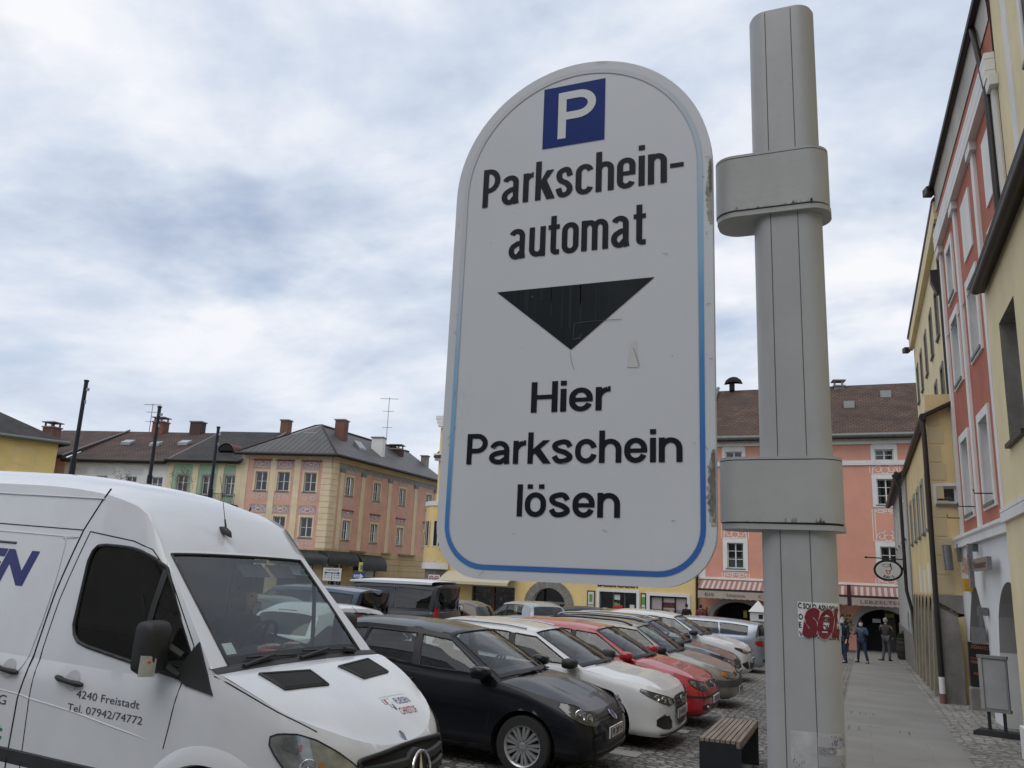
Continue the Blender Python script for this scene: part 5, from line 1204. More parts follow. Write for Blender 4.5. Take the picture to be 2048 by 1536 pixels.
class House:
    def __init__(h, name, label, loc, cat='house'):
        h.root = thing(name, label, cat, loc); h.loc = Vector(loc); h.faces = {}
    def L(h, p): return Vector(p)-h.loc
    def face(h, key, O, N, W, z0, z1, m, reveal=None, depth=.22):
        N = V2(N).normalized(); U = Vector((-N.y, N.x, 0)); h.faces[key] = dict(O=V2(O), N=N, U=U, W=W, z0=z0, z1=z1, m=m, rv=reveal or m, holes=[], d=depth)
    def P(h, key, u, z, out=0.0):
        f = h.faces[key]; p = f['O']+f['U']*u+f['N']*out; return Vector((p.x, p.y, z))-h.loc
    def F(h, key, u0, z0): return lambda a, b, o=.0: h.P(key, u0+a, z0+b, o)
    def bx(h, mb, key, u0, u1, z0, z1, o0, o1, m=0):
        q = [(u0, z0), (u1, z0), (u1, z1), (u0, z1)]; return mb.prism(q, lambda t: h.P(key, t[0], t[1], o0), lambda t: h.P(key, t[0], t[1], o1), m)
    def strip(h, name, key, rects, o, m, parent=None):
        """trim standing proud of the wall: rects (u0, u1, z0, z1)"""
        mb = MB()
        for i, (a, b, c, d) in enumerate(rects): h.bx(mb, key, a, b, c, d, -.02, o+.0007*(i % 5))
        return mb.build(name, m, parent or h.root, 0)
    def hole(h, key, u0, u1, z0, z1, back=None):
        h.faces[key]['holes'].append((u0, u1, z0, z1, back))
    def win(h, key, uc, z0, w, hh, cols=2, rows=(.64,), sur=None, sw=.14, so=.03, sill=True, frame=None, arch=False, curtain=.5, fw=.055, name='window', silm=None, orn=None, depth=None):
        f = h.faces[key]; d = depth or f['d']*.75; h.hole(key, uc-w/2, uc+w/2, z0, z0+hh)
        fr = frame or FRAME; g = h.F(key, uc, z0); mb = MB()
        def bar(a0, a1, b0, b1, o0, o1): mb.prism([(a0, b0), (a1, b0), (a1, b1), (a0, b1)], lambda t: g(t[0], t[1], o0), lambda t: g(t[0], t[1], o1))
        x = w/2; bar(-x, -x+fw, 0, hh, -d-.05, -d+.012); bar(x-fw, x, 0, hh, -d-.05, -d+.012); bar(-x+fw, x-fw, 0, fw*1.3, -d-.05, -d+.01); bar(-x+fw, x-fw, hh-fw, hh, -d-.05, -d+.01)
        for i in range(1, cols): c = -x+w*i/cols; bar(c-fw*.62, c+fw*.62, fw*1.3, hh-fw, -d-.04, -d+.014)
        for r in rows: bar(-x+fw, x-fw, hh*r-fw*.3, hh*r+fw*.3, -d-.035, -d+.004)
        o = mb.build(name, fr, h.root, 0)
        mb = MB(); mb.quad(g(-x, 0, -d-.02), g(x, 0, -d-.02), g(x, hh, -d-.02), g(-x, hh, -d-.02)); mb.build('pane', HG, o, 0)
        mb = MB(); k = -d-.16; mb.quad(g(-x-.02, -.02, k), g(x+.02, -.02, k), g(x+.02, hh+.02, k), g(-x-.02, hh+.02, k), 0)
        if random.random() < curtain:
            c = .25+.2*random.random(); n = 8
            for s in (-1, 1):
                if random.random() < .85: mb.grid([[g(s*(x-(x*c*2)*i/n*.5), 0, k+.03+.02*(i % 2)), g(s*(x-(x*c*2)*i/n*.5), hh, k+.03+.02*(i % 2))] for i in range(n+1)], 1)
        if random.random() < .4: mb.quad(g(-x, 0, k+.02), g(x, 0, k+.02), g(x, hh*.45, k+.02), g(-x, hh*.45, k+.02), 1)
        mb.build('curtain', [ROOM, CURT], o, 0)  # back plane coloured dark for the unlit room, any curtains before it
        if sur:
            mb = MB(); s = sw
            for a0, a1, b0, b1 in ((-x-s, -x, -s*.6, hh+s), (x, x+s, -s*.6, hh+s), (-x, x, hh, hh+s), (-x, x, -s*.6, 0)): mb.prism([(a0, b0), (a1, b0), (a1, b1), (a0, b1)], lambda t: g(t[0], t[1], -.01), lambda t: g(t[0], t[1], so))
            mb.build('surround', sur, o, 0)
        if sill:
            mb = MB(); s = sw if sur else .05; mb.prism([(-x-s*.4, -.06), (x+s*.4, -.06), (x+s*.4, 0.0), (-x-s*.4, 0.0)], lambda t: g(t[0], t[1], -d), lambda t: g(t[0], t[1], .07)); mb.build('sill', silm or GUTG, o, 0)
        return o
    def finish(h):
        for key, f in h.faces.items():
            us = sorted({0, f['W']} | {q for a in f['holes'] for q in a[:2]}); zs = sorted({f['z0'], f['z1']} | {q for a in f['holes'] for q in a[2:4]}); mb = MB()
            us = [u for u in us if 0 <= u <= f['W']]; zs = [z for z in zs if f['z0'] <= z <= f['z1']]
            for u0, u1 in zip(us, us[1:]):
                for z0, z1 in zip(zs, zs[1:]):
                    cu, cz = (u0+u1)/2, (z0+z1)/2
                    if any(a < cu < b and c < cz < d for a, b, c, d, _ in f['holes']): continue
                    mb.quad(h.P(key, u0, z0), h.P(key, u1, z0), h.P(key, u1, z1), h.P(key, u0, z1), 0)
            for a, b, c, d, back in f['holes']:
                k = -f['d'] if not back else -back[0]
                for q0, q1 in (((a, c), (b, c)), ((b, c), (b, d)), ((b, d), (a, d)), ((a, d), (a, c))): mb.quad(h.P(key, *q0), h.P(key, *q1), h.P(key, *q1, k), h.P(key, *q0, k), 1)
                if back: mb.quad(h.P(key, a, c, k), h.P(key, b, c, k), h.P(key, b, d, k), h.P(key, a, d, k), 2)
            backs = [q[4][1] for q in f['holes'] if q[4]]
            mb.build('wall', [f['m'], f['rv'], backs[0] if backs else ROOM], h.root, 0)
    def archhole(h, key, uc, w, z0, zsp, rise, depth, back, pointed=False, name='archway', inner=None):
        """arched opening: rectangular hole plus spandrels"""
        zt = zsp+rise; h.hole(key, uc-w/2, uc+w/2, z0, zt, (depth, back)); n = 14; mb = MB(); f = h.faces[key]
        def cv(t):   # t -1..1
            return (t*w/2, zsp+rise*((1-abs(t)**1.55) if pointed else math.sqrt(max(0, 1-t*t))))
        pts = [cv(-1+2*i/n) for i in range(n+1)]
        for (x0, za), (x1, zb) in zip(pts, pts[1:]):
            mb.quad(h.P(key, uc+x0, za), h.P(key, uc+x1, zb), h.P(key, uc+x1, zt), h.P(key, uc+x0, zt), 0)
            mb.quad(h.P(key, uc+x0, za), h.P(key, uc+x0, za, -depth+.01), h.P(key, uc+x1, zb, -depth+.01), h.P(key, uc+x1, zb), 1)
        mb.build(name, [f['m'], inner or f['rv']], h.root, 0)
    def roofplane(h, name, polys, m, thick=.14):
        mb = MB()
        for p in polys: mb.prism([Vector(q) for q in p], lambda q: q-h.loc, lambda q: q-h.loc-Vector((0, 0, thick)))
        return mb.build(name, m, h.root, 0)
    def tube(h, name, pts, r, m, parent=None, n=8):
        mb = MB(); mb.tube([Vector(p)-h.loc for p in pts], r, n); return mb.build(name, m, parent or h.root, 50)
    def chimney(h, p, sz, m, capm=None, name='chimney'):
        mb = MB(); q = Vector(p)-h.loc; mb.box((q.x, q.y, q.z+sz[2]/2-.4), (sz[0], sz[1], sz[2]+.8), 0, .2); mb.box((q.x, q.y, q.z+sz[2]+.05), (sz[0]+.14, sz[1]+.14, .1), 1, .2)
        if capm == 'cowl':
            for a in (-1, 1):
                for b in (-1, 1): mb.box((q.x+a*sz[0]*.38, q.y+b*sz[1]*.38, q.z+sz[2]+.25), (.1, .1, .3), 0, .2)
            mb.box((q.x, q.y, q.z+sz[2]+.42), (sz[0]+.2, sz[1]+.2, .07), 1, .2)
        return mb.build(name, [m, STONE], h.root, 0)
    def aerial(h, p, hgt):
        q = Vector(p)-h.loc; mb = MB(); mb.tube([q, q+Vector((0, 0, hgt))], .028, 6)
        for z, l, k in ((hgt*.97, 1.5, 7), (hgt*.72, .9, 4), (hgt*.4, .8, 3)):
            a = Vector((.95, .3, 0)); c = q+Vector((0, 0, z)); mb.tube([c-a*l*.5, c+a*l*.5], .018, 5)
            for i in range(k): e = c+a*l*(-.5+i/(k-1)); mb.tube([e-Vector((-.3, .95, 0))*.25, e+Vector((-.3, .95, 0))*.25], .01, 4)
        mb.build('tv_aerial', mat('aerial_metal', (.2, .2, .2), .4, .7), h.root, 0)
def scroll(mb, f, w, hh, o, m=0, up=True, wd=.045):
    """painted scrollwork: paired spirals, a shell and drops"""
    g = lambda a, b: f(a, b if up else -b, o)
    for s in (-1, 1):
        sp = [(s*(w*.30+w*.17*(1-t)*cos(5.6*t+2.4)), hh*.45+hh*.36*(1-t)*sin(5.6*t+2.4)) for t in [i/14 for i in range(13)]]; mb.ribbon(sp, wd, g, m)
        mb.ribbon([tuple(q) for q in spline([(s*w*.5, 0), (s*w*.47, hh*.35), (s*w*.36, hh*.72), (s*w*.2, hh*.78), (s*w*.1, hh*.98)], 5)], wd, lambda a, b: f(a, b if up else -b, o+.001), m)
        mb.ribbon([tuple(q) for q in spline([(s*.02, hh*.1), (s*w*.12, hh*.2), (s*w*.14, hh*.5), (s*.03, hh*.6)], 5)], wd, lambda a, b: f(a, b if up else -b, o+.0015), m)
    mb.ribbon([(-w*.44, hh*.06), (w*.44, hh*.06)], wd, lambda a, b: f(a, b if up else -b, o+.002), m)
ORN = mat('stucco_ornament_grey', (.72, .63, .60), .9, 0, .2, 6); ORNW = mat('stucco_ornament_white', (.78, .72, .66), .9)
PINKA = mat('stucco_old_pink', (.72, .42, .315), .9, 0, .16, 1.0, .12, 25, dirt=(.64, .39, .30), dscale=.6, dlo=.5, dhi=.85)
def pink_corner():
    c = (-35.05, 50.0); h = House('corner_house', 'pink corner house with cream corner stones and dark sheet roof', (-35.05, 50, -1.0))
    N1 = (.242, -.970); U1 = Vector((.970, .242, 0)); O1 = V2(c)-U1*6.9
    h.face('l', O1, N1, 6.9, -1.6, 9.85, PINKA, CREAM); h.face('r', c, (1, 0), 16.6, -1.6, 9.85, PINKA, CREAM)
    def deco(o, key, uc, zt, zb, w):
        mb = MB(); h.bx(mb, key, uc-w*.72, uc+w*.72, zt+.02, zt+.62, -.02, .008, 1); f = h.F(key, uc, zt+.06); scroll(mb, f, w*1.25, .52, .014, 0); mb.ball(f(0, .25, .03), (.09, .05, .09), 2, 8, 6)
        f2 = h.F(key, uc, zb-.14); scroll(mb, f2, w*1.3, .5, .012, 0, False); mb.build('stucco_ornament', [ORN, mat('ornament_ground', (.46, .33, .32), .9, 0, .2, 3), CREAM], o, 40)
    for key, us, w in (('l', (1.6, 3.3, 5.35), .92), ('r', (2.45, 6.3, 10.3, 14.9), 1.0)):
        for u in us:
            for z0, hh in ((7.15, 1.38), (3.92, 1.4)):
                o = h.win(key, u, z0, w, hh, 2, (.5,), CREAM, .13, .03); deco(o, key, u, z0+hh+.22, z0-.05, w)
        for u in us:
            h.strip('lintel', key, [(u-w*.8, u+w*.8, 9.32, 9.40)] if key == 'l' else [(u-w*.8, u+w*.8, 6.02, 6.08)], .07, mat('lintel_red', (.26, .06, .045), .8))
    # corner stones, pilasters, frieze, ground floor courses
    rows = []
    for i in range(16):
        z = 3.2+i*.41; rows.append((6.2, 6.9, z, z+.385))
    h.strip('corner_stones', 'l', rows, .05, CREAM); h.strip('corner_stones', 'r', [(0, .85, a[2], a[3]) for a in rows], .05, CREAM)
    h.strip('pilaster', 'l', [(0, .5, 3.2, 9.5)], .045, CREAM)
    for u in (2.25, 4.1): h.strip('pilaster', 'l', [(u, u+.46, 3.2, 9.5)], .045, CREAM)
    for u in (1.15, 4.0, 8.0, 12.3, 15.9):
        o = h.strip('pilaster', 'r', [(u, u+.5, 3.2, 9.0)], .045, CREAM); h.strip('capital', 'r', [(u-.06, u+.56, 8.75, 9.02)], .09, GUTG, o)
    fr = mat('frieze_grey', (.36, .36, .35), .9, 0, .2, 2); h.strip('frieze', 'r', [(.0, 16.6, 9.03, 9.42)], .03, fr); h.strip('frieze', 'l', [(0, 6.9, 9.5, 9.85)], .06, CREAM); h.strip('frieze', 'r', [(0, 16.6, 9.43, 9.85)], .07, CREAM)
    base = mat('stucco_ochre', (.58, .45, .26), .9, 0, .14, 1, .1, 25, dirt=(.40, .32, .20), dscale=.6)
    holes_l = [(.6, 2.7), (3.6, 6.2)]; holes_r = [(.75, 2.35), (4.1, 6.9)]
    for key, W_, hs in (('l', 6.9, holes_l), ('r', 16.6, holes_r)):
        rc = []; ed = [0]+[q for a in hs for q in a]+[W_]
        for i in range(10):
            z = -1.4+i*.46
            for a, b in zip(ed[::2], ed[1::2]): rc.append((a, b, z, z+.43))
        h.strip('rustic_base', key, rc, .05, base); h.strip('rustic_base', key, [(a, b, 2.2, 3.16) for a, b in hs], .05, base)
        for a, b in hs:
            h.hole(key, a, b, -1.3, 2.2, (.35, ROOM))
            mb = MB(); h.bx(mb, key, a+.1, b-.1, 1.28, 1.98, -.2, -.02, 1)
            for q in (a, (a+b)/2-.06, b-.12): h.bx(mb, key, q, q+.12, -1.2, 2.15, -.22, -.035, 0)
            for z in (-.2, 1.14, 2.03): h.bx(mb, key, a, b, z, z+.12, -.24, -.04, 0)
            sh = mb.build('shop_front', [BROWNW, SIGNW], h.root, 0)
            mb = MB(); mb.quad(h.P(key, a, -.1, -.15), h.P(key, b, -.1, -.15), h.P(key, b, 1.2, -.15), h.P(key, a, 1.2, -.15)); mb.build('pane', HG, sh, 0)
            if a != 4.1:
                u = b-.62 if key == 'l' else (a+b)/2+.1; mb = MB(); f = h.F(key, u, 1.63)
                mb.poly([f(.30*math.copysign(abs(cos(2*pi*i/24))**.6, cos(2*pi*i/24)), .31*math.copysign(abs(sin(2*pi*i/24))**.6, sin(2*pi*i/24)), .0) for i in range(24)], 0); put_text(mb, 'GEA', lambda p, q: f(p, q-.02, .012), .20, .46, .06, m=1); mb.build('shop_logo', [mat('logo_green', (.02, .20, .07), .5), SIGNW], sh, 0)
    # barrel awnings
    def barrel(key, u0, u1, z0, z1, out):
        mb = MB(); n = 8; prof = [(out*sin(pi/2*i/n), z0+(z1-z0)*cos(pi/2*i/n)) for i in range(n+1)]
        k = max(6, int((u1-u0)/.25)); mb.grid([[h.P(key, u0+(u1-u0)*j/k, z+.012*(j % 2), o) for o, z in prof]+[h.P(key, u0+(u1-u0)*j/k, z0-.28, out-.01)] for j in range(k+1)])
        for u in (u0, u1): mb.poly([h.P(key, u, z, o) for o, z in prof]+[h.P(key, u, z0-.28, out-.01), h.P(key, u, z0-.28, 0)])
        mb.build('awning', DKG, h.root, 30)
    barrel('l', 3.3, 7.6, 2.33, 3.05, .95); barrel('r', -.7, 3.2, 2.33, 3.05, .95); barrel('r', 3.75, 7.2, 2.05, 2.95, .9)
    for a, b in ((3.1, 5.2), (7.6, 8.8), (10.2, 12.9)): h.strip('ledge', 'r', [(a, b, 3.08, 3.2)], .22, STONE)
    h.strip('stone_string_course', 'r', [(7.6, 8.8, 2.8, 3.06)], .12, base)
    h.archhole('r', 14.6, .9, -1.2, .35, .35, .3, ROOM, name='niche')
    # roof
    e = .75; A = V2(c); pl = A-U1*7.2; n1 = V2(N1)*e
    p0 = Vector((pl.x+n1.x, pl.y+n1.y, 9.75)); p1 = Vector((-35.05+e, 50-e*.75, 9.75)); p2 = Vector((-35.05+e, 67.2, 9.75)); ap = Vector((-38.0, 52.4, 12.5)); r2 = Vector((-38.0, 66.0, 12.5)); pb = Vector((-40.4, 54.8, 12.95)); bk = Vector((-42, 60, 9.7))
    h.roofplane('roof', [[p0, p1, ap, pb], [p1, p2, r2, ap], [pb, ap, r2, bk]], SEAM)
    h.tube('ridge_cap', [p1+Vector((0, 0, .06)), ap+Vector((0, 0, .06)), r2+Vector((0, 0, .06))], .07, GUT); h.tube('gutter', [p0, p1, p2], .12, GUT); h.tube('ridge_cap', [p0+Vector((0, 0, .08)), pb+Vector((0, 0, .08)), ap+Vector((0, 0, .08))], .06, GUT)
    h.chimney((-37.0, 53.6, 11.5), (.75, .9, 1.55), BRICKC); h.chimney((-36.3, 58.0, 10.4), (.95, .7, 2.0), WHITE); h.chimney((-37.2, 62.5, 11.2), (1.0, .9, .95), mat('chimney_dark', (.06, .03, .024), .9), 'cowl')
    h.aerial((-37.0, 60.3, 12.0), 4.4); h.chimney((-36.6, 66.6, 11.2), (.6, .6, .95), STONE)
    for pts in ([(-38.6, 50.6, 11.0), (-37.6, 50.85, 11.0), (-37.8, 51.5, 11.65), (-38.8, 51.25, 11.65)], [(-36.0, 54.8, 11.0), (-36.0, 55.8, 11.0), (-36.6, 55.8, 11.6), (-36.6, 54.8, 11.6)]):
        mb = MB(); mb.prism([Vector(p) for p in pts], lambda q: q-h.loc+Vector((0, 0, -.1)), lambda q: q-h.loc+Vector((.03, -.03, .16))); mb.build('skylight', mat('skylight', (.3, .31, .32), .3), h.root, 0)
    h.finish()
def row_houses():
    N1 = (.242, -.970); U1 = Vector((.970, .242, 0)); C = V2((-35.05, 50)); bk = Vector((-.242, .970, 0))
    def mk(name, label, a, b, eave, wall, roofm, dz=3.45, e0=.0, e1=.0):
        O = C-U1*b; h = House(name, label, (O.x, O.y, -1.0)); h.face('f', O, N1, b-a, -1.6, eave, wall); w = b-a
        f = lambda u, z, back: (lambda p: Vector((p.x, p.y, z)))(O+U1*u+bk*back)
        h.roofplane('roof', [[f(0, eave-.1, -.5), f(w, eave-.1, -.5), f(w, eave+dz, 7.4), f(0, eave+dz, 7.4)], [f(0, eave+dz, 7.4), f(w, eave+dz, 7.4), f(w, eave, 14), f(0, eave, 14)]], roofm)
        h.tube('gutter', [f(0, eave-.05, -.55), f(w, eave-.05, -.55)], .11, GUT); h.f = f
        h.tube('verge', [f(w-.04, eave, -.5), f(w-.04, eave+dz+.1, 7.4)], .08, mat('verge_grey', (.2, .19, .185), .7)); return h
    g = mk('green_house', 'pale green house with cream pilasters between pink and white houses', 6.9, 12.75, 9.2, mat('stucco_green', (.36, .52, .36), .85, 0, .12, 1.2, .1, 25), TILED)
    for u in (1.3, 3.3, 5.1): g.win('f', u, 6.72, .85, 1.4, 2, (.62,), mat('surround_greige', (.34, .32, .27), .9), .13, .03)
    for u in (.03, 2.05, 4.05, 5.45): g.strip('pilaster', 'f', [(u, u+.45, 2.6, 8.75), (u-.05, u+.5, 8.76, 8.95)], .06, CREAM)
    g.strip('cornice', 'f', [(0, 5.85, 8.96, 9.2)], .12, CREAM)
    mb = MB()
    for i in range(20): mb.tube([g.P('f', 3.6+i*.12, 6.0, .7), g.P('f', 3.6+i*.12, 6.75, .7)], .014, 5)
    for z in (6.02, 6.75): mb.tube([g.P('f', 3.6, z, .7), g.P('f', 5.9, z, .7)], .022, 5)
    g.bx(mb, 'f', 3.6, 5.9, 5.85, 6.0, 0, .75); mb.build('balcony', GUT, g.root, 0)
    mb = MB(); n = 8; fr = g.f(3.6, 10.15, 1.6)
    mb.poly([g.f(3.6+.55*cos(pi*i/n), 10.2+.5*sin(pi*i/n), 1.55)-g.loc for i in range(n+1)], 1); mb.grid([[g.f(3.6+.62*cos(pi*i/n), 10.2+.58*sin(pi*i/n), 1.5)-g.loc, g.f(3.6+1.2*cos(pi*i/n), 10.15+.75*sin(pi*i/n), 4.2)-g.loc] for i in range(n+1)], 0); mb.build('dormer', [mat('dormer_red', (.15, .04, .03), .7), ROOM], g.root, 40)
    g.chimney(g.f(5.6, 12.6, 7.4), (.7, .7, 1.0), BRICKC); g.finish()
    w = mk('white_house', 'white plastered house with red-brown roof behind the flag poles', 12.75, 21.2, 9.05, WHITE, TILE2)
    for u in (.9, 3.2, 5.6, 7.7): w.win('f', u, 6.6, .9, 1.3, 2, (.62,), None)
    pale = mat('stucco_pale_grey', (.62, .62, .6), .9)
    for u in (.1, 2.0, 4.3, 6.6): w.strip('pilaster', 'f', [(u, u+.5, 2.4, 8.6)], .03, WHITE)
    w.strip('panel', 'f', [(.7, 1.9, 8.0, 8.5), (2.6, 4.2, 8.0, 8.5), (4.9, 6.5, 8.0, 8.5)], .012, pale); w.strip('cornice', 'f', [(0, 8.45, 8.75, 9.05)], .1, WHITE)
    w.tube('downpipe', [w.P('f', 8.35, 9.0, .5), w.P('f', 8.35, 8.7, .3), w.P('f', 8.40, 8.2, .12), w.P('f', 8.40, 2.0, .12)], .07, GUT)
    w.chimney(w.f(2.9, 12.2, 7.2), (1.0, .9, 1.05), mat('chimney_brick_old', (.22, .09, .06), .9, 0, .4, 2), 'cowl'); w.chimney(w.f(6.3, 12.3, 7.2), (1.0, .8, 1.0), mat('chimney_brown', (.08, .05, .045), .9))
    w.aerial(w.f(1.9, 12.3, 7.2), 2.6)
    for u, b, z in ((2.4, 3.4, 10.85), (5.0, 3.2, 10.75), (7.2, 3.6, 10.95)):
        mb = MB(); mb.prism([(-.4, 0), (.4, 0), (.4, .7), (-.4, .7)], lambda t: w.f(u+t[0], z+t[1]*.436-.1, b+t[1])-w.loc, lambda t: w.f(u+t[0], z+t[1]*.436+.13, b+t[1])-w.loc); mb.build('skylight', mat('skylight', (.3, .31, .32), .3), w.root, 0)
    w.finish()
    p = mk('rose_house', 'rose plastered house behind the yellow house, only its eaves showing', 21.2, 27.5, 9.3, mat('stucco_rose', (.56, .36, .32), .9, 0, .1, 1), TILE2, 3.2); p.win('f', 5.0, 6.9, .9, 1.3); p.finish()
def yellow_left():
    U = Vector((.39, .92, 0)).normalized(); N = (.92, -.39); K = V2((-54.2, 42.9)); O = K-U*22
    yl = mat('stucco_yellow', (.88, .64, .24), .85, 0, .1, 1, .1, 25, dirt=(.78, .57, .22), dscale=.5)
    h = House('yellow_house', 'yellow plastered house with a grey slate roof at the far left', (K.x, K.y, -1.0)); h.face('f', O, N, 22, -1.6, 10.0, yl); h.face('b', K, (.39, .92), 9, -1.6, 10.0, yl)
    pale = mat('stucco_pale_yellow', (.82, .68, .40), .85)
    for u in (16.4, 19.9, 12.9):
        h.strip('blind_panel', 'f', [(u-.62, u+.62, 8.1, 9.3)], .02, pale); mb = MB(); h.bx(mb, 'f', u-.56, u+.56, 8.16, 9.24, 0, .03); mb.build('panel_field', yl, h.root, 0)
        h.win('f', u, 5.2, 1.0, 1.7, 2, (.62,), pale, .16, .04); h.strip('hood_mould', 'f', [(u-.95, u+.95, 7.35, 7.5), (u-.8, u+.8, 7.2, 7.34)], .16, pale)
    h.finish(); e = V2(N).normalized()*.7
    a = Vector((O.x+e.x, O.y+e.y, 9.95)); b = Vector((K.x+e.x+U.x*.6, K.y+e.y+U.y*.6, 9.95)); nb = -V2(N).normalized()*6
    h.roofplane('roof', [[a, b, Vector((K.x+nb.x-U.x*5, K.y+nb.y-U.y*5, 13.2)), Vector((O.x+nb.x, O.y+nb.y, 13.2))], [b, Vector((K.x+nb.x*2, K.y+nb.y*2, 9.95)), Vector((K.x+nb.x-U.x*5, K.y+nb.y-U.y*5, 13.2))]], TILED); h.tube('gutter', [a, b], .13, GUTG)
    h.chimney((K.x-2.2, K.y+1.0, 10.6), (.9, .9, .7), BRICKC, 'cowl')
def farm_shop():
    yl = mat('stucco_light_yellow', (.80, .60, .27), .85, 0, .09, 1, .08, 25, dirt=(.66, .51, .25), dscale=.5)
    h = House('farm_shop_house', 'light yellow house with a stone portal and BAUERNLADEN lettering', (-17.7, 50, -1.0)); k = 'f'; h.face(k, (-26.4, 50), (0, -1), 17.55, -1.6, 9.6, yl, WHITE); u = lambda x: x+26.4
    for x in (-23.5, -19.5, -15.5, -11.5):
        for z in (6.4, 3.1): h.win(k, u(x), z, 1.0, 1.6, 2, (.62,), WHITE, .16, .04)
    # shop window with cream awning
    h.hole(k, u(-23.4), u(-20.4), -1.1, 1.15, (.4, ROOM)); mb = MB()
    for x in (-23.4, -21.95, -20.52): h.bx(mb, k, u(x), u(x)+.12, -1.1, 1.15, -.25, -.1)
    h.bx(mb, k, u(-23.28), u(-20.52), .62, .72, -.24, -.11); sh = mb.build('shop_window', BROWNW, h.root, 0)
    mb = MB(); mb.quad(h.P(k, u(-23.4), -1.1, -.2), h.P(k, u(-20.4), -1.1, -.2), h.P(k, u(-20.4), 1.15, -.2), h.P(k, u(-23.4), 1.15, -.2)); mb.build('pane', HG, sh, 0)
    rnd = random.Random(5); mb = MB()
    cols = [(.4, .4, .38), (.3, .05, .05), (.05, .2, .1), (.1, .12, .2), (.3, .24, .15)]
    for i in range(46): x = -23.2+2.6*rnd.random(); z = -1+1.9*rnd.random()**1.2; s = .06+.14*rnd.random(); h.bx(mb, k, u(x), u(x)+s, z, z+s*1.3, -.38, -.34-.03*rnd.random(), i % 5)
    mb.build('display', [mat('goods_%s' % n, c, .7) for n, c in zip(('pale', 'red', 'green', 'blue', 'tan'), cols)], sh, 0)
    mb = MB(); A = [(u(-25.2), 1.9), (u(-20.3), 1.9)]; mb.grid([[h.P(k, q, 2.05, .05), h.P(k, q, 1.42, 1.5), h.P(k, q, 1.25, 1.52)] for q in [u(-25.2)+4.9*i/10 for i in range(11)]]); mb.grid([[h.P(k, q, 2.0, .05), h.P(k, q, 1.36, 1.5)] for q in (u(-25.2), u(-20.3))]); mb.build('awning', mat('awning_cream', (.50, .46, .34), .85), h.root, 0)
    # portal
    h.archhole(k, u(-18.1), 2.2, -1.3, .2, 1.05, .5, ROOM); mb = MB(); n = 14
    for i in range(n):
        a0, a1 = pi*i/n, pi*(i+.96)/n; pts = [(1.1*cos(a0), 1.05*sin(a0)), (1.62*cos(a0), 1.55*sin(a0)), (1.62*cos(a1), 1.55*sin(a1)), (1.1*cos(a1), 1.05*sin(a1))]
        mb.prism(pts, lambda t: h.P(k, u(-18.1)+t[0], .2+t[1], -.05), lambda t: h.P(k, u(-18.1)+t[0], .2+t[1], .12))
    for s in (-1, 1):
        for i in range(4): h.bx(mb, k, u(-18.1)+s*1.36-.26, u(-18.1)+s*1.36+.26, -1.4+.4*i, -1.02+.4*i, -.05, .12)
        h.bx(mb, k, u(-18.1)+s*1.38-.36, u(-18.1)+s*1.38+.36, .08, .22, -.05, .2)
    mb.build('portal', STONE, h.root, 0); mb = MB(); gd = mat('door_grey', (.17, .18, .185), .5)
    for a, b, c, d in ((-1.1, -1.0, -1.2, 1.2), (1.0, 1.1, -1.2, 1.2), (-1.0, 1.0, .30, .42), (-.62, -.5, -1.2, .3), (.5, .62, -1.2, .3)): h.bx(mb, k, u(-18.1)+a, u(-18.1)+b, c, d, -.35, -.24)
    mb.ribbon([(.56*cos(pi*i/12), .3+.5*sin(pi*i/12)-.42) for i in range(13)], .14, lambda a, b: h.P(k, u(-18.1)+a, b, -.23)); dr = mb.build('door', gd, h.root, 0); mb = MB(); mb.quad(h.P(k, u(-19.1), -1.2, -.3), h.P(k, u(-17.1), -1.2, -.3), h.P(k, u(-17.1), 1.2, -.3), h.P(k, u(-19.1), 1.2, -.3)); mb.build('pane', HG, dr, 0)
    # farm shop
    h.hole(k, u(-14.85), u(-12.55), -1.2, 1.2, (.5, ROOM)); h.strip('surround', k, [(u(-15.02), u(-14.85), -1.2, 1.36), (u(-12.55), u(-12.38), -1.2, 1.36), (u(-14.85), u(-12.55), 1.2, 1.36)], .05, WHITE); mb = MB()
    for x in (-14.85, -14.05, -13.35, -12.63): h.bx(mb, k, u(x), u(x)+.08, -1.2, 1.2, -.3, -.16)
    sh = mb.build('shop_window', mat('anodised_grey', (.12, .12, .12), .4, .5), h.root, 0); mb = MB(); mb.quad(h.P(k, u(-14.85), -1.2, -.25), h.P(k, u(-12.55), -1.2, -.25), h.P(k, u(-12.55), 1.2, -.25), h.P(k, u(-14.85), 1.2, -.25)); mb.build('pane', HG, sh, 0)
    mb = MB(); h.bx(mb, k, u(-13.95), u(-13.6), .75, 1.05, -.15, -.14, 0); h.bx(mb, k, u(-13.95), u(-13.6), .3, .6, -.15, -.14, 1); h.bx(mb, k, u(-13.0), u(-12.72), .25, .5, -.15, -.14, 0); h.bx(mb, k, u(-14.7), u(-14.4), .05, .25, -.15, -.14, 0); mb.build('notice', [SIGNW, mat('notice_green', (.05, .35, .12), .6)], sh, 0)
    mb = MB(); put_text(mb, 'BAUERNLADEN', lambda a, b: h.P(k, u(-13.72)+a, 1.50+b, .03), .24, 2.5, .05); mb.build('lettering', mat('letter_brown', (.03, .018, .012), .7), h.root, 0)
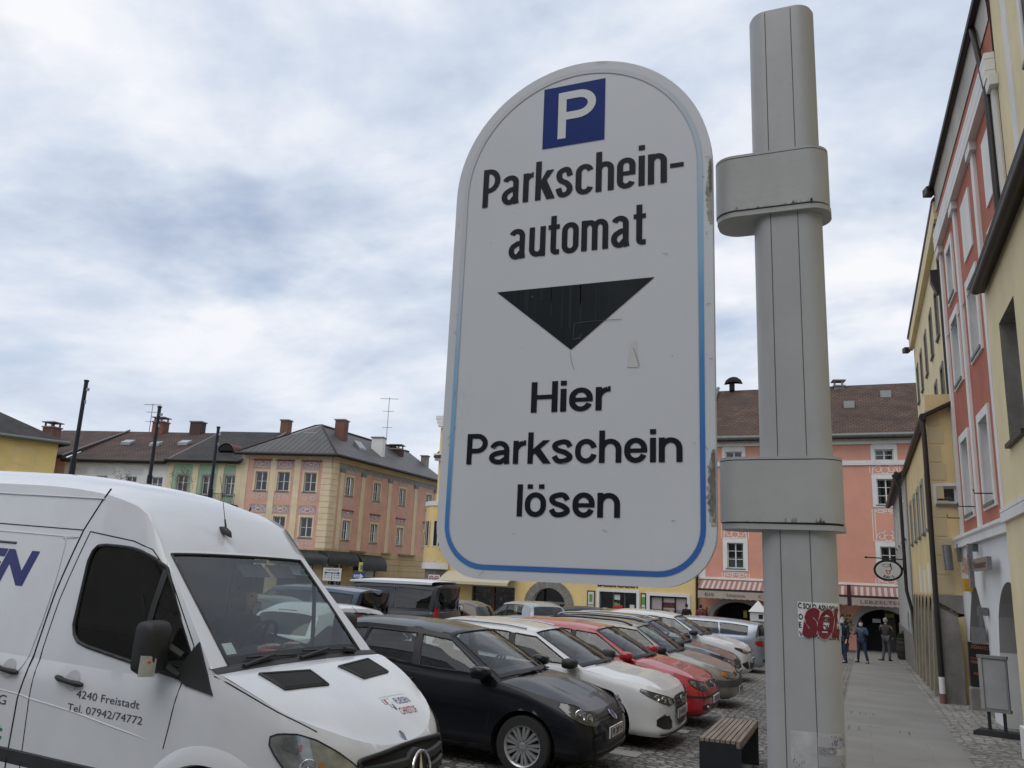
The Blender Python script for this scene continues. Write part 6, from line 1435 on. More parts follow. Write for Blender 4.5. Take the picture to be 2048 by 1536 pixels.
    for x0, x1 in ((-15.62, -15.12), (-12.3, -11.95)):
        mb = MB(); h.bx(mb, k, u(x0), u(x1), -.35, 1.22, -.02, .05, 0); h.bx(mb, k, u(x0)+.07, u(x1)-.07, -.27, 1.14, .04, .06, 1); q = (u(x0)+u(x1))/2
        h.bx(mb, k, q-.10, q+.10, .55, 1.0, .06, .065, 2); put_text(mb, 'HOFLADEN' if x0 < -14 else 'MARKT', lambda a, b: h.P(k, q+a, .35+b, .066), .06, x1-x0-.2, .03, m=3); h.bx(mb, k, q-.12, q+.12, -.1, .12, .06, .065, 4); mb.build('notice_board', [BROWNW, SIGNW, mat('leaf_green', (.12, .3, .05), .7), ROOM, mat('notice_yellow', (.6, .5, .06), .6)], h.root, 0)
    h.hole(k, u(-11.75), u(-9.55), -1.0, 1.1, (.3, ROOM)); h.strip('surround', k, [(u(-12.0), u(-11.75), -1.1, 1.28), (u(-9.55), u(-9.35), -1.1, 1.28), (u(-11.75), u(-9.55), 1.1, 1.28)], .05, WHITE); mb = MB()
    m, nt, b = new_mat('market_poster'); N, L = nt.nodes.new, nt.links.new; tc = N('ShaderNodeTexCoord'); vo = N('ShaderNodeTexVoronoi'); vo.inputs['Scale'].default_value = 5; L(tc.outputs['Object'], vo.inputs[0])
    sp = N('ShaderNodeSeparateColor'); L(vo.outputs['Color'], sp.inputs[0]); cr = N('ShaderNodeValToRGB'); L(sp.outputs[0], cr.inputs[0]); e = cr.color_ramp.elements; e[0].color = (.10, .11, .16, 1); e[1].color = (.42, .42, .46, 1); e[1].position = .9
    for ps, c in ((.3, (.22, .24, .34, 1)), (.5, (.36, .26, .17, 1)), (.7, (.12, .10, .08, 1))): q = e.new(ps); q.color = c
    L(cr.outputs[0], b.inputs['Base Color']); sky_m = mat('poster_sky', (.44, .36, .36), .5)
    h.bx(mb, k, u(-11.75), u(-9.55), -1.0, .35, -.2, -.15, 0); h.bx(mb, k, u(-11.75), u(-9.55), .35, 1.1, -.2, -.15, 1); h.bx(mb, k, u(-11.0), u(-10.3), .45, .75, -.15, -.14, 3)
    for x in (-11.75, -11.05, -10.3, -9.62): h.bx(mb, k, u(x), u(x)+.07, -1.0, 1.1, -.18, -.08, 2)
    h.bx(mb, k, u(-11.75), u(-9.55), 1.02, 1.1, -.18, -.07, 2); mb.build('poster_window', [m, sky_m, ROOM, BROWNW], h.root, 0)
    # gable with stepped white cornice and oriel at the left end
    mb = MB(); G = [(0, 9.6), (0, 11.6), (.5, 11.75), (.5, 12.2), (3, 13.0), (5, 15), (9, 15), (11, 13), (14, 12.2), (14, 9.6)]
    mb.prism(G, lambda t: h.P(k, t[0], t[1], -.5), lambda t: h.P(k, t[0], t[1], 0)); mb.build('gable', yl, h.root, 0)
    h.strip('cornice', k, [(-.3, 1.2, 12.15, 12.4), (-.2, 1.1, 11.9, 12.14), (-.1, 1.0, 11.65, 11.89), (-.3, 3, 9.55, 9.8), (-.2, 3, 9.3, 9.54), (-.12, 3, 6.3, 6.55)], .25, WHITE)
    mb = MB(); n = 10; prof = [(-.9+1.9*i/n, .9*sin(pi*(i/n)*.92+.04)) for i in range(n+1)]
    for z0, z1, m_ in ((2.5, 6.2, 0), (6.2, 6.5, 1), (2.1, 2.5, 1), (1.5, 2.1, 2)):
        s = 1.08 if m_ == 1 else (.8 if m_ == 2 else 1); mb.grid([[h.P(k, .2+x*s, z0, y*s), h.P(k, .2+x*s, z1, y*s)] for x, y in prof], m_); mb.poly([h.P(k, .2+x*s, z1, y*s) for x, y in prof], m_); mb.poly([h.P(k, .2+x*s, z0, y*s) for x, y in prof], m_)
    for x0, x1 in ((-.65, -.15), (.25, .75)):
        f = lambda x, z, o: h.P(k, .2+x, z, .93*sin(pi*((x+.9)/1.9)*.92+.04)+o); mb.quad(f(x0, 3.6, .03), f(x1, 3.6, .03), f(x1, 5.2, .03), f(x0, 5.2, .03), 3)
        for z in (3.55, 4.6, 5.15): mb.quad(f(x0-.06, z, .05), f(x1+.06, z, .05), f(x1+.06, z+.08, .05), f(x0-.06, z+.08, .05), 1)
        for x in (x0-.06, (x0+x1)/2-.03, x1): mb.quad(f(x, 3.55, .06), f(x+.06, 3.55, .06), f(x+.06, 5.23, .06), f(x, 5.23, .06), 1)
    for q in range(4): f2 = lambda a, b: h.P(k, .2+(-.6+.4*q)+a, 2.75+b, .93*sin(pi*((-.6+.4*q+a+.9)/1.9)*.92+.04)+.03); mb.ribbon([(.16*cos(t), .16*sin(t)) for t in [pi+pi*i/8 for i in range(9)]], .05, f2, 1)
    mb.build('oriel', [yl, WHITE, STONE, mat('pane_dark', (.02, .022, .025), .1)], h.root, 40)
    h.strip('stone_corner', k, [(-.1, .75, -1.4, 1.4)], .3, STONE)
    h.roofplane('roof', [[(-26.6, 49.6, 9.6), (-8.9, 49.6, 9.6), (-8.9, 57, 14.2), (-26.6, 57, 14.2)], [(-26.6, 57, 14.2), (-8.9, 57, 14.2), (-8.9, 64, 9.5), (-26.6, 64, 9.5)]], TILE2)
    h.tube('downpipe', [(-8.95, 49.85, 9.3), (-8.95, 49.85, -1.2)], .08, GUT); h.face('side', (-26.4, 64), (-1, 0), 14, -1.6, 9.6, yl); h.finish()
def lebz():
    pk = mat('stucco_salmon', (.68, .33, .235), .85, 0, .1, .9, .1, 25, dirt=(.60, .30, .225), dscale=.45, dlo=.5, dhi=.85)
    h = House('salmon_house', 'salmon pink house with white window ornaments and striped awnings', (-2.8, 50, -1.1)); k = 'f'; h.face(k, (-8.85, 50), (0, -1), 12.15, -1.7, 10.0, pk, WHITE); u = lambda x: x+8.85
    def orn(o, uc, z, up, w=1.3, hh=.62):
        mb = MB(); f = h.F(k, uc, z); scroll(mb, f, w, hh, .012, 0, up, .045)
        if not up: [mb.ribbon([(-w*.42+w*.84*i/9, -.02), (-w*.42+w*.84*i/9, -.16)], .04, lambda a, b: f(a, b, .014)) for i in range(10)]
        mb.build('stucco_ornament', ORNW, o, 0)
    for x in (-6.76, -2.68, 1.38):
        h.win(k, u(x), 9.0, .95, .62, 2, (.5,), WHITE, .2, .04, False)
        mb = MB(); n = 12; mb.prism([(.68*cos(pi*i/n), .28*sin(pi*i/n)) for i in range(n+1)], lambda t: h.P(k, u(x)+t[0], 9.80+t[1]*.8, -.02), lambda t: h.P(k, u(x)+t[0], 9.80+t[1]*.8, .045)); mb.build('arch_hood', WHITE, h.root, 0)
        for z0, hh in ((6.55, 1.42), (2.85, 1.45)):
            o = h.win(k, u(x), z0, .92, hh, 2, (.36, .68), WHITE, .24, .05, curtain=.8); orn(o, u(x), z0+hh+.25, True); orn(o, u(x), z0-.2, False, 1.3, .3)
        h.strip('panel_line', k, [(u(x)+s*q-.02, u(x)+s*q+.02, z0, z1) for s in (-1, 1) for q in (.62, .76) for z0, z1 in ((2.2, 2.6), (4.55, 6.3), (8.3, 8.85))], .012, ORNW)
    h.strip('string_course', k, [(0, 12.15, 8.82, 9.0), (0, 12.15, 8.74, 8.815)], .09, WHITE); h.strip('cornice', k, [(0, 12.15, 9.92, 10.12), (0, 12.15, 10.13, 10.3)], .18, WHITE); h.strip('corner_strip', k, [(0, .38, 2.2, 8.7), (11.77, 12.15, 2.2, 8.7), (6.95, 7.05, 2.2, 8.7)], .03, WHITE); h.strip('string_course', k, [(0, 12.15, 2.2, 2.32)], .05, WHITE)
    for x, w in ((-6.7, 2.9), (-2.6, 2.9), (.85, 2.7)): h.archhole(k, u(x), w, -1.5, -.1, 1.1, 1.4, ROOM, inner=mat('arch_soffit', (.30, .28, .25), .9))
    for x in (-6.7, .85):
        mb = MB(); n = 14; mb.ribbon([((1.6 if x < 0 else 1.5)*cos(pi*i/n), -.1+1.22*sin(pi*i/n)) for i in range(n+1)], .3, lambda a, b: h.P(k, u(x)+a, b, .02)); mb.build('arch_band', mat('arch_band', (.36, .33, .30), .9), h.root, 0)
    # goods and lights in the dark shop entrances
    mb = MB(); h.bx(mb, k, u(.35), u(.75), .25, .45, -1.0, -.98, 0); h.bx(mb, k, u(.95), u(1.5), -1.3, 1.0, -1.3, -1.25, 1); h.bx(mb, k, u(1.0), u(1.45), .55, .75, -1.25, -1.2, 2); h.bx(mb, k, u(-6.5), u(-6.3), .1, .5, -1.0, -.98, 3); h.bx(mb, k, u(-.6), u(-.2), -1.3, .7, -1.25, -1.2, 1)
    mb.build('shop_display', [SIGNW, mat('shop_dim', (.05, .05, .045), .5), mat('shop_lime', (.3, .36, .03), .6), mat('notice_yellow', (.6, .5, .06))], h.root, 0)
    for a, b, txts in ((-8.7, -3.9, (('EIS', -8.05, .5), ('·  Schokolade  ·', -6.6, 1.35), ('CAFE', -4.95, .9))), (-3.6, -.85, (('CAFE', -2.2, .9),)), (-.62, 2.3, (('LEBZELTEREI', .95, 2.3),))):
        mb = MB(); n = int((b-a)/.14)
        for i in range(n): q0, q1 = u(a)+(b-a)*i/n, u(a)+(b-a)*(i+1)/n; mb.quad(h.P(k, q0, 2.12, .05), h.P(k, q1, 2.12, .05), h.P(k, q1, 1.66, 1.25), h.P(k, q0, 1.66, 1.25), i % 2)
        m_ = 60; mb.grid([[h.P(k, u(a)+(b-a)*i/m_, 1.56, 1.27), h.P(k, u(a)+(b-a)*i/m_, 1.12+.045*abs(sin(pi*i*(b-a)/m_/.32)), 1.29)] for i in range(m_+1)], 2)
        h.bx(mb, k, u(a)-.03, u(b)+.03, 1.56, 1.67, 1.18, 1.28, 3); aw = mb.build('awning', [mat('awning_rose', (.30, .16, .14), .8), mat('awning_pale', (.52, .44, .40), .8), mat('valance', (.42, .36, .31), .85, 0, .12, 3), mat('awning_rail', (.045, .015, .018), .5)], h.root, 30)
        mb = MB(); [put_text(mb, t, lambda p, q, x=x: h.P(k, u(x)+p, 1.27+q, 1.305), .17, w, .0) for t, x, w in txts]; mb.build('lettering', mat('valance_letter', (.20, .07, .075), .8), aw, 0)
    mb = MB(); h.bx(mb, k, u(-.83), u(-.65), 1.1, 2.2, .9, 1.2); mb.build('awning_bracket', mat('awning_rail', (.045, .015, .018)), h.root, 0)
    h.roofplane('roof', [[(-8.9, 49.45, 10.28), (6.5, 49.45, 10.28), (6.5, 56.2, 14.75), (-8.9, 56.2, 14.75)], [(-8.9, 56.2, 14.75), (6.5, 56.2, 14.75), (6.5, 63, 10.3), (-8.9, 63, 10.3)]], TILE)
    h.tube('gutter', [(-8.9, 49.35, 10.33), (3.3, 49.35, 10.33)], .13, GUTG); h.strip('eaves_board', k, [(0, 12.15, 10.31, 10.42)], .5, GUT)
    h.tube('verge', [(-8.55, 49.5, 10.4), (-8.55, 56.2, 14.95)], .12, GUTG); h.chimney((-.9, 56, 14.3), (.6, .6, .3), STONE, 'cowl')
    for x, b, z in ((-.6, 3.3, 12.85), (1.5, 4.6, 13.7)):
        mb = MB(); mb.box2((x+2.8, b-.3, z-11.5+11.5+1.1-.1-.1+.0), (x+3.4, b+.3, z+1.1+.22), 0); mb.build('roof_vent', mat('roof_vent', (.3, .31, .3), .4, .3), h.root, 0)
    mb = MB(); q = Vector((-7.6, 56, 14.7))-h.loc; mb.tube([q, q+Vector((0, 0, .5))], .18, 10); P5 = [[q+Vector((.1+.62*t+.10*0, .32*cos(a)*math.sqrt(max(0.001, 1-t*t)), .55+.42*sin(a)*math.sqrt(max(.001, 1-t*t))-.12*t*t)) for a in [pi*i/8 for i in range(9)]] for t in (-1, -.8, -.4, 0, .4, .8, 1.0)]; mb.grid(P5); mb.build('chimney_cowl', ROOM, h.root, 50)
    h.face('side', (3.3, 50), (1, 0), 13, -1.6, 10, pk); h.finish()
pink_corner(); row_houses(); yellow_left(); farm_shop(); lebz()
# ---------------------------------------------------------------- right-hand side of the street
YEL = mat('stucco_pale_cream_yellow', (.78, .66, .40), .85, 0, .10, 1.0, .12, 30, dirt=(.62, .52, .33), dscale=.8, dlo=.47, dhi=.85)
YEL2 = mat('stucco_ochre_yellow', (.74, .57, .29), .85, 0, .12, 1.0, .1, 30, dirt=(.58, .47, .29), dscale=.9, dlo=.48, dhi=.8)
REDW = mat('stucco_brick_red', (.45, .145, .095), .9, 0, .15, 1.2, .3, 60, dirt=(.36, .15, .11), dscale=.9, dlo=.5, dhi=.85)
def near_yellow():
    h = House('cream_house', 'cream yellow house with a stone window reveal at the right edge', (2.08, 15.0, -.4)); k = 'f'
    h.face(k, (2.08, 14.95), (-1, 0), 15, -1.0, 7.0, YEL, STONE, .34); h.face('e', (3.08, 14.95), (0, 1), 1, -1, 7.0, YEL); h.win(k, 1.75, 4.12, 1.35, 1.85, 2, (.62,), None, sill=True, depth=.24, silm=GUT); h.win(k, 5.5, 4.12, 1.35, 1.85, 2, (.62,), None, depth=.24, silm=GUT)
    h.strip('string_course', k, [(-.04, 15, 3.06, 3.2), (-.05, 15, 3.21, 3.27)], .06, WHITE); h.strip('plinth', k, [(-.05, 15, -1.0, .10)], .05, WHITE)
    h.archhole(k, 1.75, 1.5, -.6, 1.3, .75, .5, ROOM, inner=STONE); h.strip('stone_reveal', k, [(1.0, 1.12, .1, 1.5), (2.38, 2.5, .1, 1.5)], .02, STONE)
    h.tube('gutter', [(1.93, 14.75, 6.82), (1.91, 0, 6.82)], .085, GUT); h.strip('eaves', k, [(-.05, 15, 6.84, 6.98)], .14, GUT)
    h.roofplane('roof', [[(1.86, 14.95, 6.96), (1.86, 0, 6.96), (2.55, 0, 7.5), (2.55, 14.95, 7.5)]], TILED, .08)
    h.face('t', (2.56, 14.95), (-1, 0), 15, 6.6, 14.2, YEL, STONE); h.face('te', (8, 14.95), (0, 1), 5.44, -1, 14.2, YEL); h.strip('pilaster_strip', 't', [(1.0, 1.35, 7.3, 14.2)], .03, WHITE); h.win('t', 2.9, 9.5, 1.1, 1.8, 2, (.62,), WHITE, .16); h.finish()
def red_house():
    h = House('red_house', 'brick red house with white pilasters, white arcade below and dark gutter', (2.25, 24.4, -.5)); k = 'f'; N = (-1, -.03); O = (2.285, 23.2)
    h.face(k, O, N, 8.25, 3.0, 12.55, REDW, WHITE, .2); y = lambda Y: 23.2-Y
    for Y in (21.6, 18.9, 16.0):
        h.win(k, y(Y), 6.85, 1.05, 1.55, 2, (.62,), WHITE, .18, .04); h.win(k, y(Y), 3.75, 1.05, 1.7, 2, (.62,), WHITE, .18, .04)
        h.strip('blind_window', k, [(y(Y)-.55, y(Y)+.55, 9.0, 10.3)], .03, WHITE) if Y < 20 else h.win(k, y(Y), 9.0, .8, 1.2, 2, (.5,), WHITE, .2, .04)
    for Y in (22.95, 20.25, 17.45, 15.1): o = h.strip('pilaster', k, [(y(Y)-.14, y(Y)+.14, 3.25, 10.6)], .06, WHITE); h.strip('capital', k, [(y(Y)-.28, y(Y)+.28, 10.55, 10.75)], .12, WHITE, o)
    h.strip('cornice', k, [(0, 8.25, 10.75, 10.9), (0, 8.25, 10.91, 11.12), (0, 8.25, 11.13, 11.25)], .14, WHITE)
    mb = MB(); mb.grid([[h.P(k, u, 11.9, .02), h.P(k, u, 12.25, .03), h.P(k, u, 12.5, .07)] for u in (0, 8.25)]); mb.build('eaves_cove', mat('cove_grey', (.50, .47, .42), .9, 0, .2, 1), h.root, 40)
    h.tube('gutter', [h.P(k, -.1, 12.55, .10)+h.loc, h.P(k, 8.3, 12.55, .10)+h.loc], .09, GUT); h.tube('downpipe', [h.P(k, 7.2, 12.5, .10)+h.loc, h.P(k, 8.0, 10.6, .10)+h.loc, h.P(k, 8.1, 6, .12)+h.loc], .055, GUT)
    h.roofplane('roof', [[h.P(k, -.1, 12.6, .18)+h.loc, h.P(k, 8.3, 12.6, .18)+h.loc, h.P(k, 8.3, 16.5, -5)+h.loc, h.P(k, -.1, 16.5, -5)+h.loc]], TILED)
    # white arcade
    wm = mat('stucco_arcade_white', (.74, .74, .73), .85, 0, .06, 1.2, .08, 30); h.face('a', (2.285-.09, 23.2), N, 8.25, -1.2, 3.02, wm, wm); ka = 'a'
    h.strip('arcade_cornice', ka, [(-.1, 8.25, 3.03, 3.2), (-.15, 8.25, 3.2, 3.28)], .10, WHITE); mb = MB(); mb.prism([(-.02, 3.02), (.14, 3.22), (.14, 3.28), (-.12, 3.38)], lambda t: h.P(ka, -.1, t[1], t[0]), lambda t: h.P(ka, 8.2, t[1], t[0])); mb.build('cornice_slope', WHITE, h.root, 0)
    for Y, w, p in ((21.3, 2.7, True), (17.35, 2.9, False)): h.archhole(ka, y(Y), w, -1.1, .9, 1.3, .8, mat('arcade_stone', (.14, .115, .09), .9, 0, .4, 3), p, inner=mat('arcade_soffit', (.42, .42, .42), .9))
    # lettering, signs and lamps on the arcade
    mb = MB(); put_text(mb, 'LEOMANTIK', lambda a, b: h.P(ka, y(21.85)+a, 2.40+b-.10*a, .05), .36, 1.5, .02); mb.build('lettering', mat('letter_orange', (.45, .20, .06), .6), h.root, 0)
    mb = MB(); h.bx(mb, ka, y(21.7)-.2, y(21.7)+.2, 2.02, 2.3, .0, .16); mb.build('sign_box', mat('sign_box_orange', (.50, .28, .03), .5), h.root, 0)
    mb = MB(); h.bx(mb, ka, y(19.95)-.10, y(19.95)+.12, 2.08, 2.96, .18, .26, 0); h.bx(mb, ka, y(19.9)+.1, y(17.9), 2.42, 2.66, .14, .22, 0); put_text(mb, 'Pesensteiner', lambda a, b: h.P(ka, y(18.8)+a, 2.47+b, .225), .14, 1.5, .02, m=1); put_text(mb, 'T', lambda a, b: h.P(ka, y(19.93)+a, 2.55+b, .265), .2, .16, .03, m=1); mb.build('bracket_sign', [mat('brushed_metal', (.25, .25, .26), .35, .6, .2, 14), mat('letter_dark', (.04, .04, .045), .5)], h.root, 0)
    for Y, z in ((20.4, 2.85), (19.65, 1.55)): mb = MB(); h.bx(mb, ka, y(Y)-.07, y(Y)+.07, z, z+.16, .02, .2); mb.build('wall_lamp', GUTG, h.root, 0)
    mb = MB(); h.bx(mb, ka, y(20.0)-.12, y(20.0)+.1, .98, 1.3, .05, .28); h.bx(mb, ka, y(20.2)-.04, y(20.2)+.02, 1.3, 1.75, .05, .1); mb.build('card_box', mat('brushed_metal', (.25, .25, .26)), h.root, 0)
    for Y, z in ((22.9, 3.75), (20.9, 3.85), (18.6, 3.9)): mb = MB(); mb.tube([h.P(k, y(Y), z, .0), h.P(k, y(Y), z, .32), h.P(k, y(Y)-.02, z+.08, .34)], .013, 5); mb.build('flag_hook', GUT, h.root, 0)
    mb = MB(); mb.tube([h.P(k, .1, 8.3, .03), h.P(k, 5, 8.2, .03), h.P(k, 8.2, 8.35, .03)], .010, 5); mb.build('cable', GUTG, h.root, 0)
    h.face('e', h.P(k, 0, 0)+h.loc+Vector((1.2, 0, 0)), (0, 1), 1.2, -1, 12.5, REDW); h.finish()
def tall_yellow():
    h = House('tall_yellow_house', 'tall yellow house rising behind the low ochre house with small windows', (2.4, 30, -.7)); k = 'f'; h.face(k, (2.36, 36.6), (-1, 0), 13.4, 2, 12.3, YEL, STONE); y = lambda Y: 36.6-Y
    for Y in (26.0, 28.2, 30.6, 33.0, 35.2): h.win(k, y(Y), 9.2, .7, 1.35, 1, (.5,), STONE, .12, .03); h.win(k, y(Y)+.2, 7.0, .7, 1.2, 1, (.5,), STONE, .12, .03)
    h.strip('cornice', k, [(0, 13.4, 11.7, 11.9), (0, 13.4, 11.91, 12.2)], .16, YEL); h.tube('gutter', [(2.24, 36.8, 12.25), (2.26, 23.3, 12.25)], .10, GUT)
    h.roofplane('roof', [[(2.2, 36.7, 12.3), (2.2, 23.2, 12.3), (7, 23.2, 17), (7, 36.7, 17)]], TILED)
    h.tube('downpipe', [(2.26, 23.55, 12.2), (2.27, 23.6, 11.6), (2.28, 23.6, 6.9)], .06, GUT); mb = MB(); q = Vector((2.24, 23.7, 10.1))-h.loc; mb.prism([(-.2, .3), (.2, .3), (.2, .0), (.07, -.35), (-.07, -.35), (-.2, 0)], lambda t: q+Vector((t[0], -.14, t[1])), lambda t: q+Vector((t[0], .14, t[1]))); mb.build('rain_hopper', GUT, h.root, 0)
    for p in ((2.1, 36.9, 11.75), (2.12, 23.1, 12.45)): mb = MB(); q = Vector(p)-h.loc; mb.box(q, (.22, .3, .2), 0, .3); mb.tube([q, q+Vector((.25, 0, 0))], .03, 6); mb.build('floodlight', GUT, h.root, 0)
    h.face('e2', (8, 36.6), (0, 1), 5.6, -1, 12.3, YEL); h.finish()
def ochre_house():
    h = House('ochre_house', 'low ochre house with battered stone piers and a long dark downpipe', (1.72, 24.4, -.6)); k = 'f'; e = 'e'
    h.face(k, (1.67, 34.6), (-1, 0), 11.4, 1.9, 6.35, YEL2, WHITE, .12); h.face(e, (1.67, 23.2), (0, -1), .85, 1.9, 6.9, YEL2, WHITE, .14); y = lambda Y: 34.6-Y
    for Y in (24.4, 26.4, 28.4, 30.4, 32.6): h.win(k, y(Y), 3.6, .85, 1.35, 2, (.62,), mat('surround_greige', (.34, .32, .27)), .13, .03)
    h.win(e, .34, 4.12, .46, .44, 1, (), WHITE, .07, .02); cr = mat('stucco_pale_cream', (.60, .50, .30), .9)
    h.strip('corner_stones', e, [(0, .28 if i % 2 else .36, 1.95+.46*i, 2.36+.46*i) for i in range(10)], .012, cr)
    mb = MB(); h.bx(mb, k, 0, 11.2, -1.1, 1.95, -.6, -.35, 0); mb.build('recessed_wall', STONE, h.root, 0)
    mb = MB(); mb.prism([(0, 1.92), (.8, 1.92), (.8, 1.45), (.42, 1.5), (0, 1.75)], lambda t: h.P(e, *t, .03), lambda t: h.P(e, *t, -.5)); mb.build('stone_band', STONE, h.root, 0)
    def pier(Y, w, top, off):
        mb = MB(); q = [(-.02, top), (.34, top), (.36, -1.0), (-.24, -1.0)]
        x0 = 1.67; mb.prism([(x0-.03+off, top), (x0+.40, top), (x0+.40, -1.2), (x0-.14+off, -1.2)], lambda t: Vector((t[0], Y-w/2, t[1]))-h.loc, lambda t: Vector((t[0], Y+w/2, t[1]))-h.loc); o = mb.build('pier', mat('pier_stone', (.30, .26, .19), .9, 0, .25, 2.0, .4, 24, dirt=(.17, .15, .12), dscale=1.4), h.root, 0)
        bv = o.modifiers.new('b', 'BEVEL'); bv.width = .03; bv.segments = 2
    pier(23.52, .55, 1.55, .10)
    for Y in (25.0, 26.6, 28.2, 29.8, 31.4, 33.0, 34.4): pier(Y, .42, 1.9, 0)
    mb = MB()
    for Y in (24.2, 25.8, 27.4, 29.0, 30.6, 32.2, 33.7):
        n = 10
        for i in range(n):
            a0, a1 = pi*i/n, pi*(i+1)/n; z = lambda a: 1.35+.55*sin(a); mb.quad((1.65, Y-.6*cos(a0), z(a0)), (1.65, Y-.6*cos(a1), z(a1)), (1.65, Y-.6*cos(a1), 1.96), (1.65, Y-.6*cos(a0), 1.96))
    mb.v = [tuple(Vector(p)-h.loc) for p in mb.v]; mb.build('arch_corbel', YEL2, h.root, 0)
    h.strip('worn_plaster', k, [(8.2, 9.0, 1.96, 2.75), (6.2, 7.0, 1.96, 2.6), (4.4, 5.1, 1.96, 2.8)], .006, WHITE)
    mb = MB(); mb.prism([(1.65, 1.3), (2.45, 1.5), (2.45, .2), (2.26, -1.0), (2.10, -1.0)], lambda t: Vector((t[0], 23.16, t[1]))-h.loc, lambda t: Vector((t[0], 23.6, t[1]))-h.loc); mb.build('corner_wall', YEL2, h.root, 0)
    mb = MB(); mb.prism([(1.65, 1.62), (2.02, 1.42), (2.08, .4), (2.06, -1.0), (1.62, -1.0)], lambda t: Vector((t[0], 22.84, t[1]))-h.loc, lambda t: Vector((t[0], 23.24, t[1]))-h.loc); b = mb.build('buttress', STONE, h.root, 0); bv = b.modifiers.new('b', 'BEVEL'); bv.width = .025; bv.segments = 2
    h.roofplane('roof', [[(1.56, 34.8, 6.35), (1.56, 22.95, 6.35), (2.5, 22.95, 6.80), (2.62, 34.8, 6.88)]], GUT, .08); h.tube('gutter', [(1.58, 34.9, 6.28), (1.58, 22.9, 6.28)], .09, GUT)
    h.tube('downpipe', [(1.56, 23.0, 6.25), (1.58, 22.92, 5.9), (1.58, 22.85, 5.0), (1.58, 22.75, .05)], .062, GUT); h.tube('downpipe_foot', [(1.58, 22.75, .05), (1.58, 22.75, -.32)], .066, WHITE); h.tube('downpipe_foot', [(1.58, 22.75, -.32), (1.58, 22.75, -.62)], .068, mat('foot_red', (.20, .11, .09), .8))
    mb = MB()
    for z in (3.22, 3.12): mb.tube([h.P(e, .70, z, .0), h.P(e, .45, z, .55)], .018, 6)
    h.bx(mb, e, .42, .52, 2.7, 3.12, .5, .56); mb.build('sign_bracket', GUTG, h.root, 0); mb = MB(); mb.tube([h.P(e, .25, 2.5, .35), h.P(e, .22, 3.1, .35)], .10, 10); mb.build('lantern', mat('brushed_metal', (.25, .25, .26)), h.root, 40)
    h.finish()
    # white house beyond
    g = House('narrow_white_house', 'greyish white house between the ochre house and the salmon house', (1.62, 41, -1.0)); wm = mat('stucco_grey_white', (.45, .46, .44), .9, 0, .1, 1.2); g.face('f', (1.62, 48.5), (-1, 0), 13.9, -1.6, 6.3, wm); g.face('e', (1.62, 34.62), (0, -1), .3, -1.6, 6.3, wm)
    for Y in (36.4, 39.4, 42.4, 45.4): g.win('f', 48.5-Y, 4.0, .75, 1.4, 2, (.62,), WHITE, .1)
    for Y in (36.2, 38.6): g.archhole('f', 48.5-Y, 1.3, -1.2, .6, .6, .3, ROOM)
    g.roofplane('roof', [[(1.36, 48.5, 6.3), (1.36, 34.55, 6.3), (2.3, 34.55, 6.95), (2.3, 48.5, 6.95)]], TILED, .1); g.tube('gutter', [(1.34, 48.4, 6.3), (1.34, 34.5, 6.3)], .09, GUT); g.tube('downpipe', [(1.22, 34.45, 6.25), (1.42, 34.4, 5.7), (1.44, 34.4, 2.0), (1.62, 34.38, 1.1), (1.64, 34.38, -.9)], .06, GUT)
    g.strip('grey_base', 'f', [(0, 13.9, -1.6, .4)], .05, STONE); g.finish()
near_yellow(); red_house(); tall_yellow(); ochre_house()

# ---------------------------------------------------------------- street furniture
def bench():
    X0, X1, Y0, Y1 = -1.80, -1.34, 10.1, 11.75; g = ground_z(-1.6, 10.9); root = thing('bench', 'slatted wooden bench on dark steel ends beside the parked cars', 'bench', (-1.57, 10.9, g)); T = lambda x, y, z: (x+1.57, y-10.9, z-g)
    st = mat('bench_steel', (.018, .022, .028), .5, .2, .15, 4); top = .25
    for y0, y1 in ((Y0, Y0+.012), (Y1-.012, Y1)):
        mb = MB(); mb.box2(T(X0, y0, g-.05), T(X1, y1, top-.003)); mb.build('end_panel', st, root, 0)
    mb = MB(); mb.box2(T(X0+.03, Y0+.012, top-.12), T(X0+.06, Y1-.012, top-.05)); mb.box2(T(X1-.06, Y0+.012, top-.12), T(X1-.03, Y1-.012, top-.05)); mb.build('frame', st, root, 0)
    m, nt, b = new_mat('bench_wood'); N, L = nt.nodes.new, nt.links.new; tc = N('ShaderNodeTexCoord'); mp = N('ShaderNodeMapping'); mp.inputs['Scale'].default_value = (22, 1.4, 22); L(tc.outputs['Object'], mp.inputs[0])
    n = N('ShaderNodeTexNoise'); n.inputs['Scale'].default_value = 1; n.inputs['Detail'].default_value = 6; L(mp.outputs[0], n.inputs[0]); cr = N('ShaderNodeValToRGB'); L(n.outputs[0], cr.inputs[0]); e = cr.color_ramp.elements; e[0].position = .3; e[0].color = (.15, .115, .09, 1); e[1].position = .7; e[1].color = (.29, .24, .20, 1); L(cr.outputs[0], b.inputs['Base Color']); b.inputs['Roughness'].default_value = .8
    n = 8; w = (X1-X0)/n
    for i in range(n):
        x = X0+w*i; mb = MB(); h = .035 if i < n-1 else .075; mb.box2(T(x+.006, Y0-.002, top-h), T(x+w-.006, Y1+.002, top+.001*(i % 3))); o = mb.build('slat', m, root, 0); bv = o.modifiers.new('b', 'BEVEL'); bv.width = .003; bv.segments = 2
bench()
